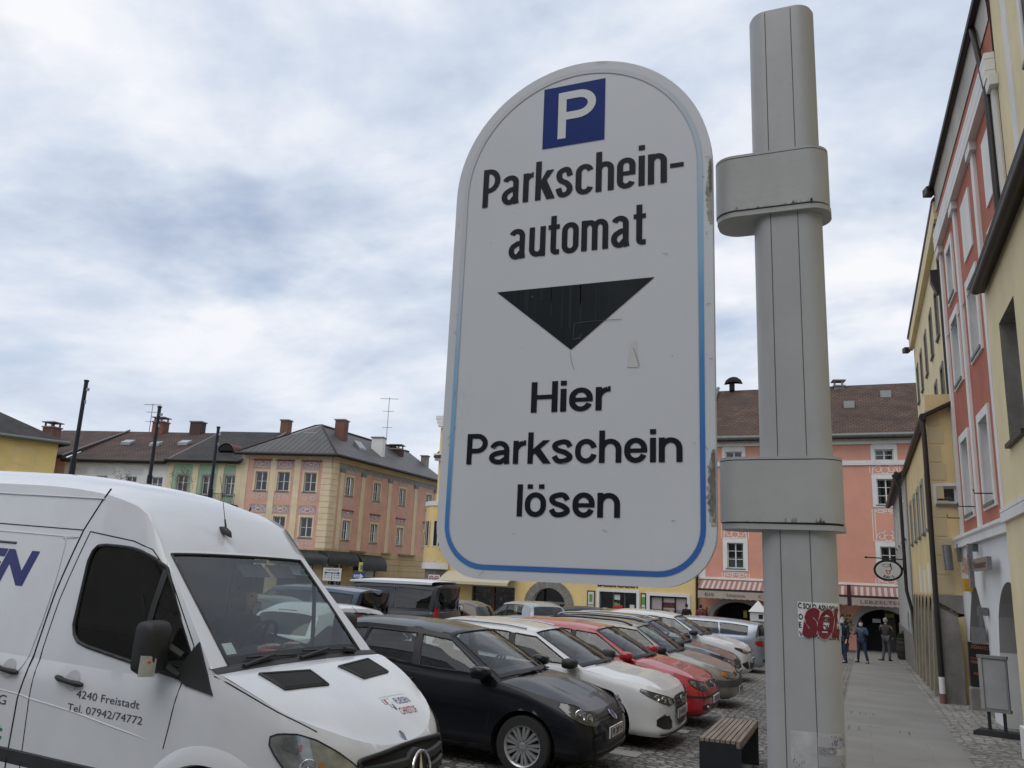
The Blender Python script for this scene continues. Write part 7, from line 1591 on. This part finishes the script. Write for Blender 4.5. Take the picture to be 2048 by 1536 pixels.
def flag_poles():
    dk = mat('pole_anthracite', (.022, .026, .036), .45, .4, .2, 3); src = None
    labs = ('bare dark flag pole, tallest looking, leftmost of three', 'bare dark flag pole in front of the white house', 'bare dark flag pole in front of the green house')
    for k, (x, y) in enumerate(((-25.19, 20.63), (-25.82, 24.69), (-26.38, 28.72))):
        g = ground_z(x, y)
        if src is None:
            r = thing('flag_pole', labs[0], 'flag pole', (x, y, g), 0, 'dark flag poles on the square'); ht = 8.0-g
            mb = MB(); mb.tube([(0, 0, 0), (0, 0, ht*.66)], [.105, .10], 14); mb.tube([(0, 0, ht*.66), (0, 0, ht*.67), (0, 0, ht*.672)], [.10, .10, .075], 14); mb.tube([(0, 0, ht*.672), (0, 0, ht)], [.072, .068], 14); a = mb.build('mast', dk, r, 40)
            mb = MB(); mb.lathe([(0, ht+.05), (.085, ht+.05), (.09, ht), (.07, ht-.02)], 14); b = mb.build('cap', dk, r, 40)
            mb = MB(); mb.box((.13, 0, ht-.3), (.12, .05, .10)); mb.box((.10, 0, ht-.75), (.05, .04, .12)); c = mb.build('pulley', mat('pulley_metal', (.3, .3, .31), .4, .6), r, 0); src = (r, (a, b, c))
        else:
            r = src[0].copy(); COL.objects.link(r); r.location = (x, y, g); r['label'] = labs[k]
            for q in src[1]: w = q.copy(); COL.objects.link(w); w.parent = r
flag_poles()
def round_sign():
    p = (-25.6, 48.9); g = ground_z(*p); r = thing('road_sign', 'white no-parking zone sign with two red rings before the oriel', 'road sign', (p[0], p[1], g)); mb = MB(); mb.tube([(0, 0, 0), (0, 0, 2.9)], .04, 8); mb.build('post', GUTG, r, 40)
    z = 1.48-g; mb = MB(); mb.box((0, -.06, z), (.82, .03, .52)); pl = mb.build('plate', SIGNW, r, 0); mb = MB(); ring = mat('ring_red', (.3, .03, .04), .5)
    for x in (-.19, .19): mb.tube([(x+.14*cos(2*pi*i/20), -.085, z+.03+.14*sin(2*pi*i/20)) for i in range(20)], .022, 5, closed=True); mb.box((x, -.085, z+.03), (.20, .01, .05))
    mb.box((0, -.085, z-.20), (.6, .01, .05), 1); mb.build('symbol', [ring, ROOM], pl, 30)
    p = (-33.3, 48.7); g = ground_z(*p); r = thing('direction_sign', 'white panel with a two-way arrow before the corner shop', 'sign', (p[0], p[1], g)); mb = MB(); mb.tube([(-.5, 0, 0), (-.5, 0, 3.1)], .035, 8); mb.tube([(.5, 0, 0), (.5, 0, 3.1)], .035, 8); mb.build('post', GUTG, r, 40)
    z = 1.45-g; f = lambda a, b: (a, -.065, z+b); mb = MB(); mb.box((0, -.04, z), (1.45, .04, .85)); pl = mb.build('plate', SIGNW, r, 0); mb = MB(); mb.ribbon([(-.55, .1), (.55, .1)], .06, f); mb.poly([f(*q) for q in ((-.64, .1), (-.46, .2), (-.46, .0))]); mb.poly([f(*q) for q in ((.64, .1), (.46, .0), (.46, .2))]); mb.ribbon([(0, .1), (0, -.35)], .05, f)
    put_text(mb, 'STADTPLATZ', lambda a, b: f(a, b+.24), .11, 1.1, .02)
    for x, y in ((-.38, -.08), (-.38, -.24), (.38, -.08), (.38, -.24)): put_text(mb, 'Nr. 1-12' if x < 0 else 'Nr. 13-40', lambda a, b, x=x, y=y: f(a+x, b+y), .08, .45, .02)
    mb.build('lettering', ROOM, pl, 0); mb = MB(); mb.box((0, -.04, z-1.05), (.95, .03, .75)); p2 = mb.build('info_board', mat('info_blue', (.02, .04, .15), .5), r, 0); mb = MB(); mb.box((0, -.06, z-.85), (.93, .012, .3)); mb.build('info_field', mat('info_red', (.4, .06, .04), .5), p2, 0); mb = MB(); mb.box((0, -.07, z-1.12), (.8, .012, .18)); mb.build('info_field', SIGNW, p2, 0)
    p = (-31.3, 48.9); g = ground_z(*p); r = thing('one_way_sign', 'blue one-way sign with a white arrow between the awnings', 'road sign', (p[0], p[1], g)); mb = MB(); mb.tube([(0, 0, 0), (0, 0, 3.2)], .035, 8); mb.build('post', GUTG, r, 40); z = 1.42-g
    mb = MB(); mb.box((0, -.05, z), (.92, .03, .5)); pl = mb.build('plate', mat('sign_blue', (.02, .05, .22), .5), r, 0); f = lambda a, b: (a, -.07, z+b); mb = MB(); mb.poly([f(*q) for q in ((-.38, -.09), (.1, -.09), (.1, -.18), (.38, 0), (.1, .18), (.1, .09), (-.38, .09))]); ar = mb.build('arrow', SIGNW, pl, 0); mb = MB(); put_text(mb, 'EINBAHN', lambda a, b: (a-.1, -.073, z+b-.04), .08, .42, .02); mb.build('lettering', MATS['sign_blue'], ar, 0)
    mb = MB(); mb.box((.1, -.05, z+.62), (.3, .03, .6)); o = mb.build('tourist_plate', mat('tourist_yellow', (.55, .45, .1), .5), r, 0); mb = MB(); mb.box((.17, -.07, z+.58), (.16, .012, .3)); mb.build('tourist_mark', mat('tourist_blue', (.03, .15, .25), .5), o, 0); mb = MB(); mb.box((0, -.05, z-.42), (.5, .03, .25)); mb.build('small_plate', SIGNW, r, 0)
round_sign()
def foxis():
    p = (1.40, 34.3, 3.12); r = thing('hanging_sign', "oval white hanging sign lettered FOXI'S on a bracket", 'sign', p); mb = MB(); mb.tube([(.05, 0, -.02), (-.3, 0, .0), (-1.25, 0, .03)], .022, 6); mb.ball((-1.28, 0, .03), .045, 0, 8, 6); mb.tube([(.0, 0, -.35), (-.25, 0, -.2), (-.4, 0, .0)], .018, 6); mb.tube([(.02, 0, .02), (.0, 0, -.4)], .05, 6); mb.build('bracket', GUT, r, 40)
    c = Vector((-.54, 0, -.42)); f = lambda a, b, o=0: (c.x+a, -.03-o, c.z+b); mb = MB(); mb.prism([(.45*cos(2*pi*i/36), .34*sin(2*pi*i/36)) for i in range(36)], lambda t: (c.x+t[0], -.03, c.z+t[1]), lambda t: (c.x+t[0], .03, c.z+t[1])); b = mb.build('board', mat('foxi_white', (.55, .56, .55), .5, 0, .1, 5), r, 0)
    mb = MB(); mb.tube([(c.x+.455*cos(2*pi*i/36), 0, c.z+.345*sin(2*pi*i/36)) for i in range(36)], .045, 8, closed=True); mb.tube([(c.x-.15, 0, .02), (c.x-.15, 0, -.1)], .012, 5); mb.tube([(c.x+.15, 0, .02), (c.x+.15, 0, -.1)], .012, 5); mb.build('rim', ROOM, b, 40)
    mb = MB()
    for i, ch in enumerate("FOXI'S"):
        a = radians(-118+i*11.5); put_text(mb, ch, lambda p_, q_, a=a: f(.43*cos(a)*.82+p_*cos(a+pi/2)-q_*cos(a), .34*sin(a)*.80-.02+p_*sin(a+pi/2)-q_*sin(a)+.0, .004), .085, None, .03)
    mb.ribbon([(.13*cos(t), .17+.05*sin(t)) for t in [2*pi*i/16 for i in range(17)]], .015, lambda a, b: f(a-.06, b, .004)); mb.poly([f(*q, .005) for q in ((.06, .26), (.10, .26), (.13, .05), (.10, .0))]); mb.build('lettering', ROOM, b, 0)
    mb = MB(); mb.poly([f(*q, .005) for q in ((-.10, .04), (-.06, -.10), (0, -.16), (.06, -.10), (.10, .04), (.04, .0), (-.04, .0))], 0); mb.poly([f(*q, .007) for q in ((-.04, -.03), (0, -.14), (.04, -.03))], 1); mb.build('fox_head', [mat('fox_red', (.40, .08, .03), .6), SIGNW], b, 0)
foxis()
def boards():
    p = (2.02, 40.2); g = ground_z(*p); r = thing('pavement_board', 'green-topped chalk board standing by the stone piers', 'A-board', (p[0]-.05, p[1], g)); mb = MB()
    for s in (-1, 1): mb.prism([(-.26, 0), (.26, 0), (.26, 1.02), (-.26, 1.02)], lambda t: (t[0], s*(.22-.2*t[1]/1.02)-.01, t[1]), lambda t: (t[0], s*(.22-.2*t[1]/1.02)+.01, t[1]))
    mb.build('frame', BROWNW, r, 0); mb = MB(); q = lambda a, b, o=0: (a, -.22+.2*b/1.02-.018-o, b); mb.poly([q(*t) for t in ((-.22, .1), (.22, .1), (.22, .78), (-.22, .78))], 0); mb.poly([q(*t) for t in ((-.24, .80), (.24, .80), (.24, 1.0), (-.24, 1.0))], 1); b = mb.build('panel', [mat('chalkboard', (.015, .025, .03), .8), mat('board_green', (.02, .22, .10), .6)], r, 0)
    mb = MB(); put_text(mb, 'EIS', lambda a, c: q(a-.02, .50+c, .004), .14, .26, 0); put_text(mb, 'SO', lambda a, c: q(a+.02, .25+c, .004), .14, .2, 0); put_text(mb, 'Cafe', lambda a, c: q(a, .87+c, .004), .06, .2, 0); mb.build('lettering', mat('chalk', (.4, .42, .42), .9), b, 0)
    p = (2.32, 21.9); g = ground_z(*p); r = thing('menu_board', 'black menu board with orange AGIANTO lettering on a stone step', 'menu board', (p[0], p[1], g)); f = lambda a, b, o=0: (a*.93, -.03-o-a*.12, .50+b+.0)
    mb = MB(); mb.prism([(-.24, 0), (.28, -.05), (.28, .90), (-.24, .95)], lambda t: f(*t), lambda t: f(*t, -.04)); b = mb.build('panel', mat('board_black', (.014, .014, .017), .45, 0, .3, 6), r, 0); mb = MB()
    for t, z, hh, w, x in (('AGIANTO', .80, .075, .36, 0), ('Dienstag - Samstag', .58, .03, .40, 0), ('18:00 - 04:00', .48, .065, .40, 0), ('RESTAURANT', .24, .05, .36, .02)): put_text(mb, t, lambda a, c, z=z, x=x: f(a+x, z+c-a*.08, .003), hh, w, .02)
    mb.build('lettering', mat('letter_orange_dim', (.40, .12, .04), .6), b, 0)
    mb = MB(); mb.box((0.02, .05, .22), (.56, .22, .54)); o = mb.build('stone_step', STONE, r, 0); bv = o.modifiers.new('b', 'BEVEL'); bv.width = .04; bv.segments = 2
    p = (2.02, 17.35); g = ground_z(*p); r = thing('advertising_stand', 'empty grey advertising stand on a black foot by the cream house', 'advertising stand', (p[0], p[1], g)); gm = mat('stand_grey', (.24, .24, .24), .5, .2, .1, 4); gs = mat('stand_sheet', (.36, .36, .355), .45, 0, .12, 3)
    mb = MB(); a = -.10; R = Matrix.Rotation(-.32, 4, 'Z'); V = lambda x, y, z: R @ Vector((x, y, z))
    mb.prism([(-.22, 0), (.22, 0), (.22, .93), (-.22, .93)], lambda t: V(t[0], -.02, .40+t[1]), lambda t: V(t[0], .05, .40+t[1])); fr = mb.build('frame', gm, r, 0); mb = MB(); n = 8
    mb.grid([[V(-.15+.34*i/n, -.022-.012*sin(pi*i/n), .46), V(-.15+.34*i/n, -.022-.012*sin(pi*i/n), 1.27)] for i in range(n+1)], 0); mb.prism([(-.22, 0), (-.16, 0), (-.16, .84), (-.22, .84)], lambda t: V(t[0], -.045, .445+t[1]), lambda t: V(t[0], -.02, .445+t[1])); mb.build('sheet', gs, fr, 40)
    mb = MB()
    for z in (.40, 1.29): mb.prism([(-.235, 0), (.235, 0), (.235, .05), (-.235, .05)], lambda t: V(t[0], -.05, z+t[1]), lambda t: V(t[0], .07, z+t[1]))
    mb.build('rail', gm, r, 0); mb = MB()
    for x in (-.12, .12): mb.box(V(x, .01, .26), (.05, .03, .32), 0, -.32)
    mb.build('post', BLK, r, 0); mb = MB(); q = [(-.36, 0), (.36, 0), (.36, .10), (-.28, .10), (-.36, .06)]; mb.prism(q, lambda t: V(t[0], -.13, t[1]+.005), lambda t: V(t[0], .16, t[1]+.005)); o = mb.build('foot', mat('foot_black', (.03, .03, .032), .6, 0, .3, 6), r, 0); bv = o.modifiers.new('b', 'BEVEL'); bv.width = .012; bv.segments = 2
boards()
def leafy(mb, c, rad, n, size, rnd, m=0, flat=1.0):
    for _ in range(n):
        v = Vector((rnd.gauss(0, 1), rnd.gauss(0, 1), rnd.gauss(0, 1))).normalized()*rnd.random()**.5; p = Vector(c)+Vector((v.x*rad[0], v.y*rad[1], v.z*rad[2])); d = Vector((rnd.gauss(0, 1), rnd.gauss(0, 1), rnd.gauss(0, .6))).normalized(); e = d.cross(Vector((rnd.random(), rnd.random(), 1))).normalized()*size*.4; d = d*size
        mb.add([p, p+d*.5+e, p+d, p+d*.5-e], [(0, 1, 2, 3)], m+rnd.randrange(2))
def plants():
    rnd = random.Random(11); lf = [mat('leaf_mid', (.05, .10, .025), .6), mat('leaf_olive', (.10, .11, .03), .6)]
    p = (1.62, 42.9); g = ground_z(*p); r = thing('barrel_planter', 'dark wooden barrel with low planting at the end of the street', 'planter', (p[0]-.06, p[1], g)); mb = MB(); mb.lathe([(0, 0), (.27, 0), (.325, .3), (.34, .5), (.325, .7), (.28, .95), (.25, .95), (.25, .88), (0, .88)], 24); b = mb.build('barrel', mat('barrel_wood', (.03, .027, .025), .7, 0, .3, 6), r, 40); mb = MB()
    for z in (.12, .35, .66, .86): mb.lathe([(.285+.06*sin(pi*z/.95), z-.03), (.292+.06*sin(pi*z/.95), z), (.285+.06*sin(pi*z/.95), z+.03)], 24)
    mb.build('hoop', ROOM, b, 40); mb = MB(); leafy(mb, (0, 0, 1.05), (.26, .26, .2), 220, .12, rnd); mb.build('foliage', lf, r, 0)
    for k, (x, y, hgt, w, lab) in enumerate(((-1.05, 47.4, 1.9, .5, 'olive potted shrub behind the two masked walkers'), (-8.35, 48.7, 1.55, .32, 'slim green potted plant beside the left cafe arch'), (-24.6, 48.5, 1.0, .7, 'low shop stand of greenery under the cream awning'))):
        g = ground_z(x, y); r = thing('potted_plant', lab, 'plant', (x, y, g)); mb = MB(); mb.lathe([(0, 0), (.17, 0), (.23, .42), (.2, .42), (.19, .38), (0, .38)], 18); mb.build('pot', mat('pot_terracotta', (.16, .07, .045), .8), r, 40); mb = MB()
        for q in range(7): a = rnd.random()*6.3; mb.tube([(0, 0, .35), (.1*cos(a), .1*sin(a), hgt*.55), (w*.6*cos(a), w*.6*sin(a), hgt*(.75+.2*rnd.random()))], [.02, .014, .006], 5)
        mb.build('stem', BROWNW, r, 40); mb = MB(); leafy(mb, (0, 0, hgt*.68), (w, w, hgt*.36), 420, .13, rnd); mb.build('foliage', lf, r, 0)
    for x, y, hgt, lab in ((-41.2, 42.0, 8.6, 'thin bare young tree in front of the green house'), (-46.0, 41.5, 8.3, 'thin budding young tree in front of the white house')):
        g = ground_z(x, y); r = thing('young_tree', lab, 'tree', (x, y, g)); mb = MB(); mb.tube([(0, 0, 0), (.03, 0, hgt*.5), (-.02, .03, hgt)], [.05, .035, .008], 6); tips = []
        for q in range(26):
            z = hgt*(.62+.37*rnd.random()); a = rnd.random()*6.3; l = (hgt-z)*.35+.35; e = (l*cos(a), l*sin(a), z+l*.8); mb.tube([(0, 0, z), (l*.5*cos(a), l*.5*sin(a), z+l*.3), e], [.014, .010, .004], 4); tips.append(e)
        mb.build('trunk', mat('bark', (.06, .05, .045), .9), r, 40); mb = MB()
        for e in tips: leafy(mb, e, (.22, .22, .22), 9, .10, rnd)
        mb.build('crown', [mat('bud', (.20, .19, .10), .8), mat('bud_green', (.12, .15, .05), .8)], r, 0)
    p = (-3.33, 30.0); g = ground_z(*p); r = thing('lantern', 'white pointed lantern standing beside the pole, beyond the cars', 'lantern', (p[0], p[1], g)); mb = MB(); mb.box((0, 0, .72), (.42, .42, 1.44)); mb.build('pedestal', mat('lantern_green', (.30, .40, .28), .7), r, 0); mb = MB(); mb.box((0, 0, 1.60), (.50, .50, .30), 0); mb.add([(-.30, -.30, 1.75), (.30, -.30, 1.75), (.30, .30, 1.75), (-.30, .30, 1.75), (0, 0, 2.12)], [(0, 1, 4), (1, 2, 4), (2, 3, 4), (3, 0, 4), (3, 2, 1, 0)], 0); mb.build('house', SIGNW, r, 0); mb = MB(); mb.box((.1, -.252, 1.60), (.14, .012, .14)); mb.build('opening', ROOM, r, 0)
plants()
# ---------------------------------------------------------------- people
SKIN = mat('skin', (.52, .29, .21), .6, 0, .08, 20)
def skin_obj(name, chains, m, parent, sub=1, loc=None):
    """chains: lists of (x, y, z, radius); the first vertex of the first chain is the root; equal points are joined"""
    bm = bmesh.new(); lay = bm.verts.layers.skin.verify(); idx = {}
    def vert(q):
        k = tuple(round(c, 4) for c in q[:3])
        if k not in idx:
            v = bm.verts.new(q[:3]); r = q[3]; v[lay].radius = r if isinstance(r, tuple) else (r, r); v[lay].use_root = not idx; idx[k] = v
        return idx[k]
    for ch in chains:
        vs = [vert(q) for q in ch]
        for a, b in zip(vs, vs[1:]):
            if a is not b and not bm.edges.get((a, b)): bm.edges.new((a, b))
    me = bpy.data.meshes.new(name); bm.to_mesh(me); bm.free(); me.materials.append(m); o = bpy.data.objects.new(name, me); COL.objects.link(o); o.parent = parent
    s = o.modifiers.new('skin', 'SKIN'); s.use_smooth_shade = True; s.branch_smoothing = .5
    u = o.modifiers.new('sub', 'SUBSURF'); u.levels = u.render_levels = sub; return o
def mk_mat(n, c): return mat(n, c, .85, 0, .2, 14, .15, 60)
def person(label, x, y, face, J, top, legs, shoe, hair, mask=False, k=1.0, shirt=None, bald=False, skirted=False, z=None, seated=False):
    """face: heading of the chest, counter-clockwise from +X in degrees; J: joints (forward, left, up) in metres for a 1.75 m figure"""
    g = ground_z(x, y) if z is None else z; r = thing('person', label, 'person', (x, y, g), radians(face)); r.scale = (k, k, k)
    D = dict(pelvis=(0, 0, .95), waist=(0, 0, 1.10), chest=(.0, 0, 1.32), neck=(.0, 0, 1.49), head=(.03, 0, 1.63))
    for s, q in (('l', 1), ('r', -1)): D.update({'sh'+s: (0, .19*q, 1.42), 'el'+s: (-.02, .25*q, 1.14), 'wr'+s: (.06, .27*q, .89), 'hip'+s: (0, .09*q, .92), 'kn'+s: (.02, .10*q, .50), 'an'+s: (-.02, .10*q, .09), 'toe'+s: (.17, .12*q, .035)})
    D.update(J); P = lambda n, rad: (*D[n], rad); mid = lambda a, b, t, rad: (*[D[a][i]+(D[b][i]-D[a][i])*t for i in range(3)], rad)
    body = [[P('pelvis', (.085, .11)), P('waist', (.08, .105)), P('chest', (.08, .12)), P('neck', .052), (D['neck'][0]+.01, 0+D['neck'][1], D['neck'][2]+.05, .055)]]
    for s in 'lr':
        w = D['wr'+s]; e = D['el'+s]; d = (Vector(w)-Vector(e)).normalized(); side = d.cross(Vector((0, 0, 1))); side = side.normalized() if side.length > .1 else Vector((0, 1, 0)); pal = Vector(w)+d*.08
        body.append([P('chest', (.08, .12)), P('sh'+s, .042), mid('sh'+s, 'el'+s, .5, .036), P('el'+s, .034), mid('el'+s, 'wr'+s, .5, .030), P('wr'+s, .026), (*pal, .034)])
        for f in range(4):
            o = side*(.030-.020*f); c = Vector((0, 0, -.012)); body.append([(*pal, .034), (*(pal+d*.05+o), .010), (*(pal+d*(.085-.008*abs(f-1.5))+o*1.1+c), .008)])
        body.append([(*pal, .034), (*(pal+side*.045+d*.0), .011), (*(pal+side*.055+d*.035), .009)])
        body.append([P('pelvis', (.085, .11)), P('hip'+s, .070), mid('hip'+s, 'kn'+s, .5, .058), P('kn'+s, .045), mid('kn'+s, 'an'+s, .4, .042), P('an'+s, .030), P('toe'+s, .026)])
    skin_obj('body', body, SKIN, r, 1)
    h = Vector(D['head']); ht = D.get('turn', 0.0); Rz = Matrix.Rotation(ht, 3, 'Z'); mb = MB(); n, m_ = 16, 12; Pm = []
    for i in range(n):
        a = 2*pi*i/n; row = []
        for j in range(m_+1):
            t = pi*j/m_; zz = -cos(t); rr = sin(t); v = Vector((.098*rr*cos(a), .076*rr*sin(a), .118*zz))
            if zz < -.1 and cos(a) > .2: v.x += .012*(-zz)
            if zz < -.35: v.y *= .82
            if abs(zz+.12) < .22 and cos(a) > .96: v.x += .022
            row.append(h+Rz @ v)
        Pm.append(row)
    mb.grid(Pm, 0, close=True)
    for s in (-1, 1): mb.ball(h+Rz @ Vector((-.005, s*.078, -.005)), (.020, .010, .030), 0, 8, 6); mb.ball(h+Rz @ Vector((.085, s*.031, .018)), (.010, .013, .008), 1, 6, 5)
    mb.tube([h+Rz @ Vector((.100, -.022, -.058)), h+Rz @ Vector((.104, 0, -.056)), h+Rz @ Vector((.100, .022, -.058))], .006, 5, 2); mb.ball(h+Rz @ Vector((.106, 0, -.018)), (.014, .012, .016), 0, 6, 5)
    hd = mb.build('head', [SKIN, ROOM, mat('lip', (.35, .13, .11), .6)], r, 60); mb = MB(); Pm = []
    for i in range(n):
        a = 2*pi*i/n; low = (.35 if cos(a) > .35 else (-.15 if cos(a) > -.3 else -.62)) if not bald else (.55 if cos(a) > .0 else -.35)
        Pm.append([h+Rz @ Vector(((.103+.006*(j % 2))*math.sqrt(max(0, 1-zz*zz))*cos(a)-.006, .084*math.sqrt(max(0, 1-zz*zz))*sin(a), .127*zz+.004)) for j, zz in enumerate([low+(1-low)*q/6 for q in range(7)])])
    mb.grid(Pm, 0, close=True); mb.build('hair', hair, hd, 60)
    if mask:
        mb = MB(); mb.grid([[h+Rz @ Vector(((.103+.018*cos(a)**2*(1-abs(q-1.2)/3))*cos(a), .080*sin(a), -.098+.040*q)) for q in range(4)] for a in [radians(-72+144*i/10) for i in range(11)]]); mb.build('face_mask', mat('mask_pale', (.55, .62, .66), .8), hd, 60)
    b = .022
    tp = [[P('pelvis', (.135, .168)), P('waist', (.128, .165)), P('chest', (.135, .19)), (*(Vector(D['neck'])-Vector((0, 0, .035))), .10), (*(Vector(D['neck'])+Vector((0, 0, .005))), .072)]]
    for s in 'lr': tp.append([P('chest', (.135, .19)), P('sh'+s, .092), mid('sh'+s, 'el'+s, .5, .070), P('el'+s, .060), mid('el'+s, 'wr'+s, .5, .052), mid('el'+s, 'wr'+s, .97, .044)])
    if top is not None: jk = skin_obj('jacket', tp, top, r, 1)
    if shirt:
        mb = MB(); c = Vector(D['chest']); mb.grid([[(D['waist'][0]+.148-.02*(q == 0), w_*.075, 1.0), (c.x+.150, c.y+w_*.07, c.z-.05), (c.x+.135, c.y+w_*.05, c.z+.10)] for q, w_ in enumerate((-1, -.5, 0, .5, 1))]); mb.build('shirt', shirt, jk, 60)
    tr = []
    for s in 'lr': tr.append([P('pelvis', (.125, .155)), P('hip'+s, .100), mid('hip'+s, 'kn'+s, .5, .088), P('kn'+s, .070), mid('kn'+s, 'an'+s, .5, .064), (*(Vector(D['an'+s])-Vector((0, 0, .02))), .062)])
    skin_obj('trousers', tr, legs, r, 1)
    for s in 'lr':
        a, t = Vector(D['an'+s]), Vector(D['toe'+s]); mb = MB(); d = (t-a); d.z = 0; d.normalize(); y_ = Vector((-d.y, d.x, 0)); heel = a-d*.06; n2 = 8; base = min(a.z, t.z+.05)-.085
        Pf = []
        for q in range(n2+1):
            u_ = q/n2; c = heel+d*(.27*u_); wdt = .052*(1-.25*abs(u_-.55)) if 0 < q < n2 else .02; hh = .10 if u_ < .4 else .10-.055*(u_-.4)/.6; zb = base+(t.z-.035)*u_*0; Pf.append([Vector((c.x, c.y, zb))-y_*wdt, Vector((c.x, c.y, zb+hh*.6))-y_*wdt, Vector((c.x, c.y, zb+hh)), Vector((c.x, c.y, zb+hh*.6))+y_*wdt, Vector((c.x, c.y, zb))+y_*wdt])
        mb.grid(Pf); mb.poly([q[i] for q in (Pf[0],) for i in range(5)]); mb.poly(list(reversed(Pf[-1]))); mb.build('shoe', shoe, r, 60)
    return r
navy = mk_mat('cloth_navy', (.012, .016, .03)); jeans = mk_mat('cloth_jeans', (.022, .034, .075)); denim = mk_mat('cloth_denim', (.06, .095, .15)); greyj = mk_mat('cloth_grey_brown', (.055, .05, .048)); greyt = mk_mat('cloth_grey', (.085, .085, .09)); blkc = mk_mat('cloth_black', (.012, .012, .013)); redc = mk_mat('cloth_red', (.45, .02, .03)); winec = mk_mat('cloth_wine', (.14, .03, .03)); bluesh = mk_mat('shirt_blue', (.20, .27, .36)); hg = mk_mat('hair_grey', (.33, .31, .29)); hd_ = mk_mat('hair_dark', (.02, .016, .014)); shoe = mk_mat('shoe_dark', (.02, .017, .015))
person('man in navy jacket and blue shirt wearing a pale mask', -.83, 36.8, 222, dict(kn_=0, wrl=(.10, .27, .90), wrr=(.02, -.30, .90), knl=(.06, .10, .5), anl=(.05, .11, .09), toel=(.24, .13, .035), anr=(-.14, -.10, .09), toer=(.05, -.12, .035), turn=.25), navy, jeans, shoe, hg, True, 1.0, bluesh, True)
person('woman in denim jacket with face mask raising one hand', -.17, 37.8, 245, dict(ell=(.02, .27, 1.16), wrl=(.22, .10, 1.33), elr=(.05, -.27, 1.18), wrr=(.26, -.24, 1.20), hipl=(0, .09, .92), knl=(.10, .16, .52), anl=(.10, .26, .09), toel=(.28, .30, .035), knr=(.02, -.16, .52), anr=(-.12, -.27, .10), toer=(.06, -.30, .035)), denim, jeans, shoe, hd_, True, .94)
person('grey-haired man seen from behind in dark jacket', .79, 40.8, 75, dict(elr=(.05, -.29, 1.16), wrr=(.16, -.22, .98), ell=(.12, .26, 1.20), wrl=(.26, .05, 1.28), knl=(.08, .12, .50), anl=(-.06, .16, .09), toel=(.0, .34, .035), turn=-.2), greyj, greyt, shoe, hg, False, 1.03)
person('person mostly hidden behind the pole, near the masked man', -1.45, 38.6, 250, dict(), blkc, greyt, shoe, hd_, False, 1.0)
person('person in bright red jacket facing the farm shop window', -12.75, 46.6, 92, dict(), redc, greyt, shoe, hd_)
person('person in black jacket beside the poster window', -9.05, 47.2, 120, dict(turn=.3), blkc, jeans, shoe, hd_)
person('person in wine-red jacket near the cafe awning', -8.3, 47.3, 80, dict(), winec, jeans, shoe, hd_)
SEAT = dict(pelvis=(-.10, 0, .52), waist=(-.14, 0, .68), chest=(-.16, 0, .92), neck=(-.13, 0, 1.09), head=(-.09, 0, 1.23))
for s_, q_ in (('l', 1), ('r', -1)): SEAT.update({'sh'+s_: (-.16, .19*q_, 1.02), 'el'+s_: (.02, .24*q_, .80), 'wr'+s_: (.24, .16*q_, .86), 'hip'+s_: (-.06, .10*q_, .50), 'kn'+s_: (.34, .14*q_, .56), 'an'+s_: (.46, .13*q_, .16), 'toe'+s_: (.64, .14*q_, .12)})
drv = person('dark-haired driver sitting at the wheel of the white van', -4.65, 5.72, 0, SEAT, greyj, greyt, shoe, hd_, z=.44)
# ---------------------------------------------------------------- south side of the square, behind the viewer: seen only in panes and paint
def south_side():
    h = House('church_front', 'tall grey-beige plastered church front with round window, behind the viewer', (-10, -17, 0)); wl = mat('stucco_grey_beige', (.36, .34, .30), .9, 0, .15, .6)
    h.face('f', (14, -17), (0, 1), 44, -1, 13, wl, STONE); h.archhole('f', 22, 2.4, -.5, 2.6, 1.2, .6, ROOM, True); mb = MB()
    for u in (14.5, 19.5): mb.lathe([(0, .03), (.62, .03), (.75, .06), (.8, 0)], 24, 0, Matrix.Translation(h.P('f', u, 8.6, .02)) @ Matrix.Rotation(-pi/2, 4, 'X'))
    mb.build('round_window', ROOM, h.root, 40)
    for u in (4, 9, 28, 33, 38): h.win('f', u, 5.2, 1.2, 2.2, 2, (.5,), WHITE); h.win('f', u, 1.2, 1.2, 2.0, 2, (.5,), WHITE)
    h.strip('porch_roof', 'f', [(10, 34, 3.9, 4.3)], 2.2, TILED); h.roofplane('roof', [[(14.5, -16.4, 12.9), (-30.5, -16.4, 12.9), (-30.5, -25, 19), (14.5, -25, 19)]], TILED); h.finish()
south_side()
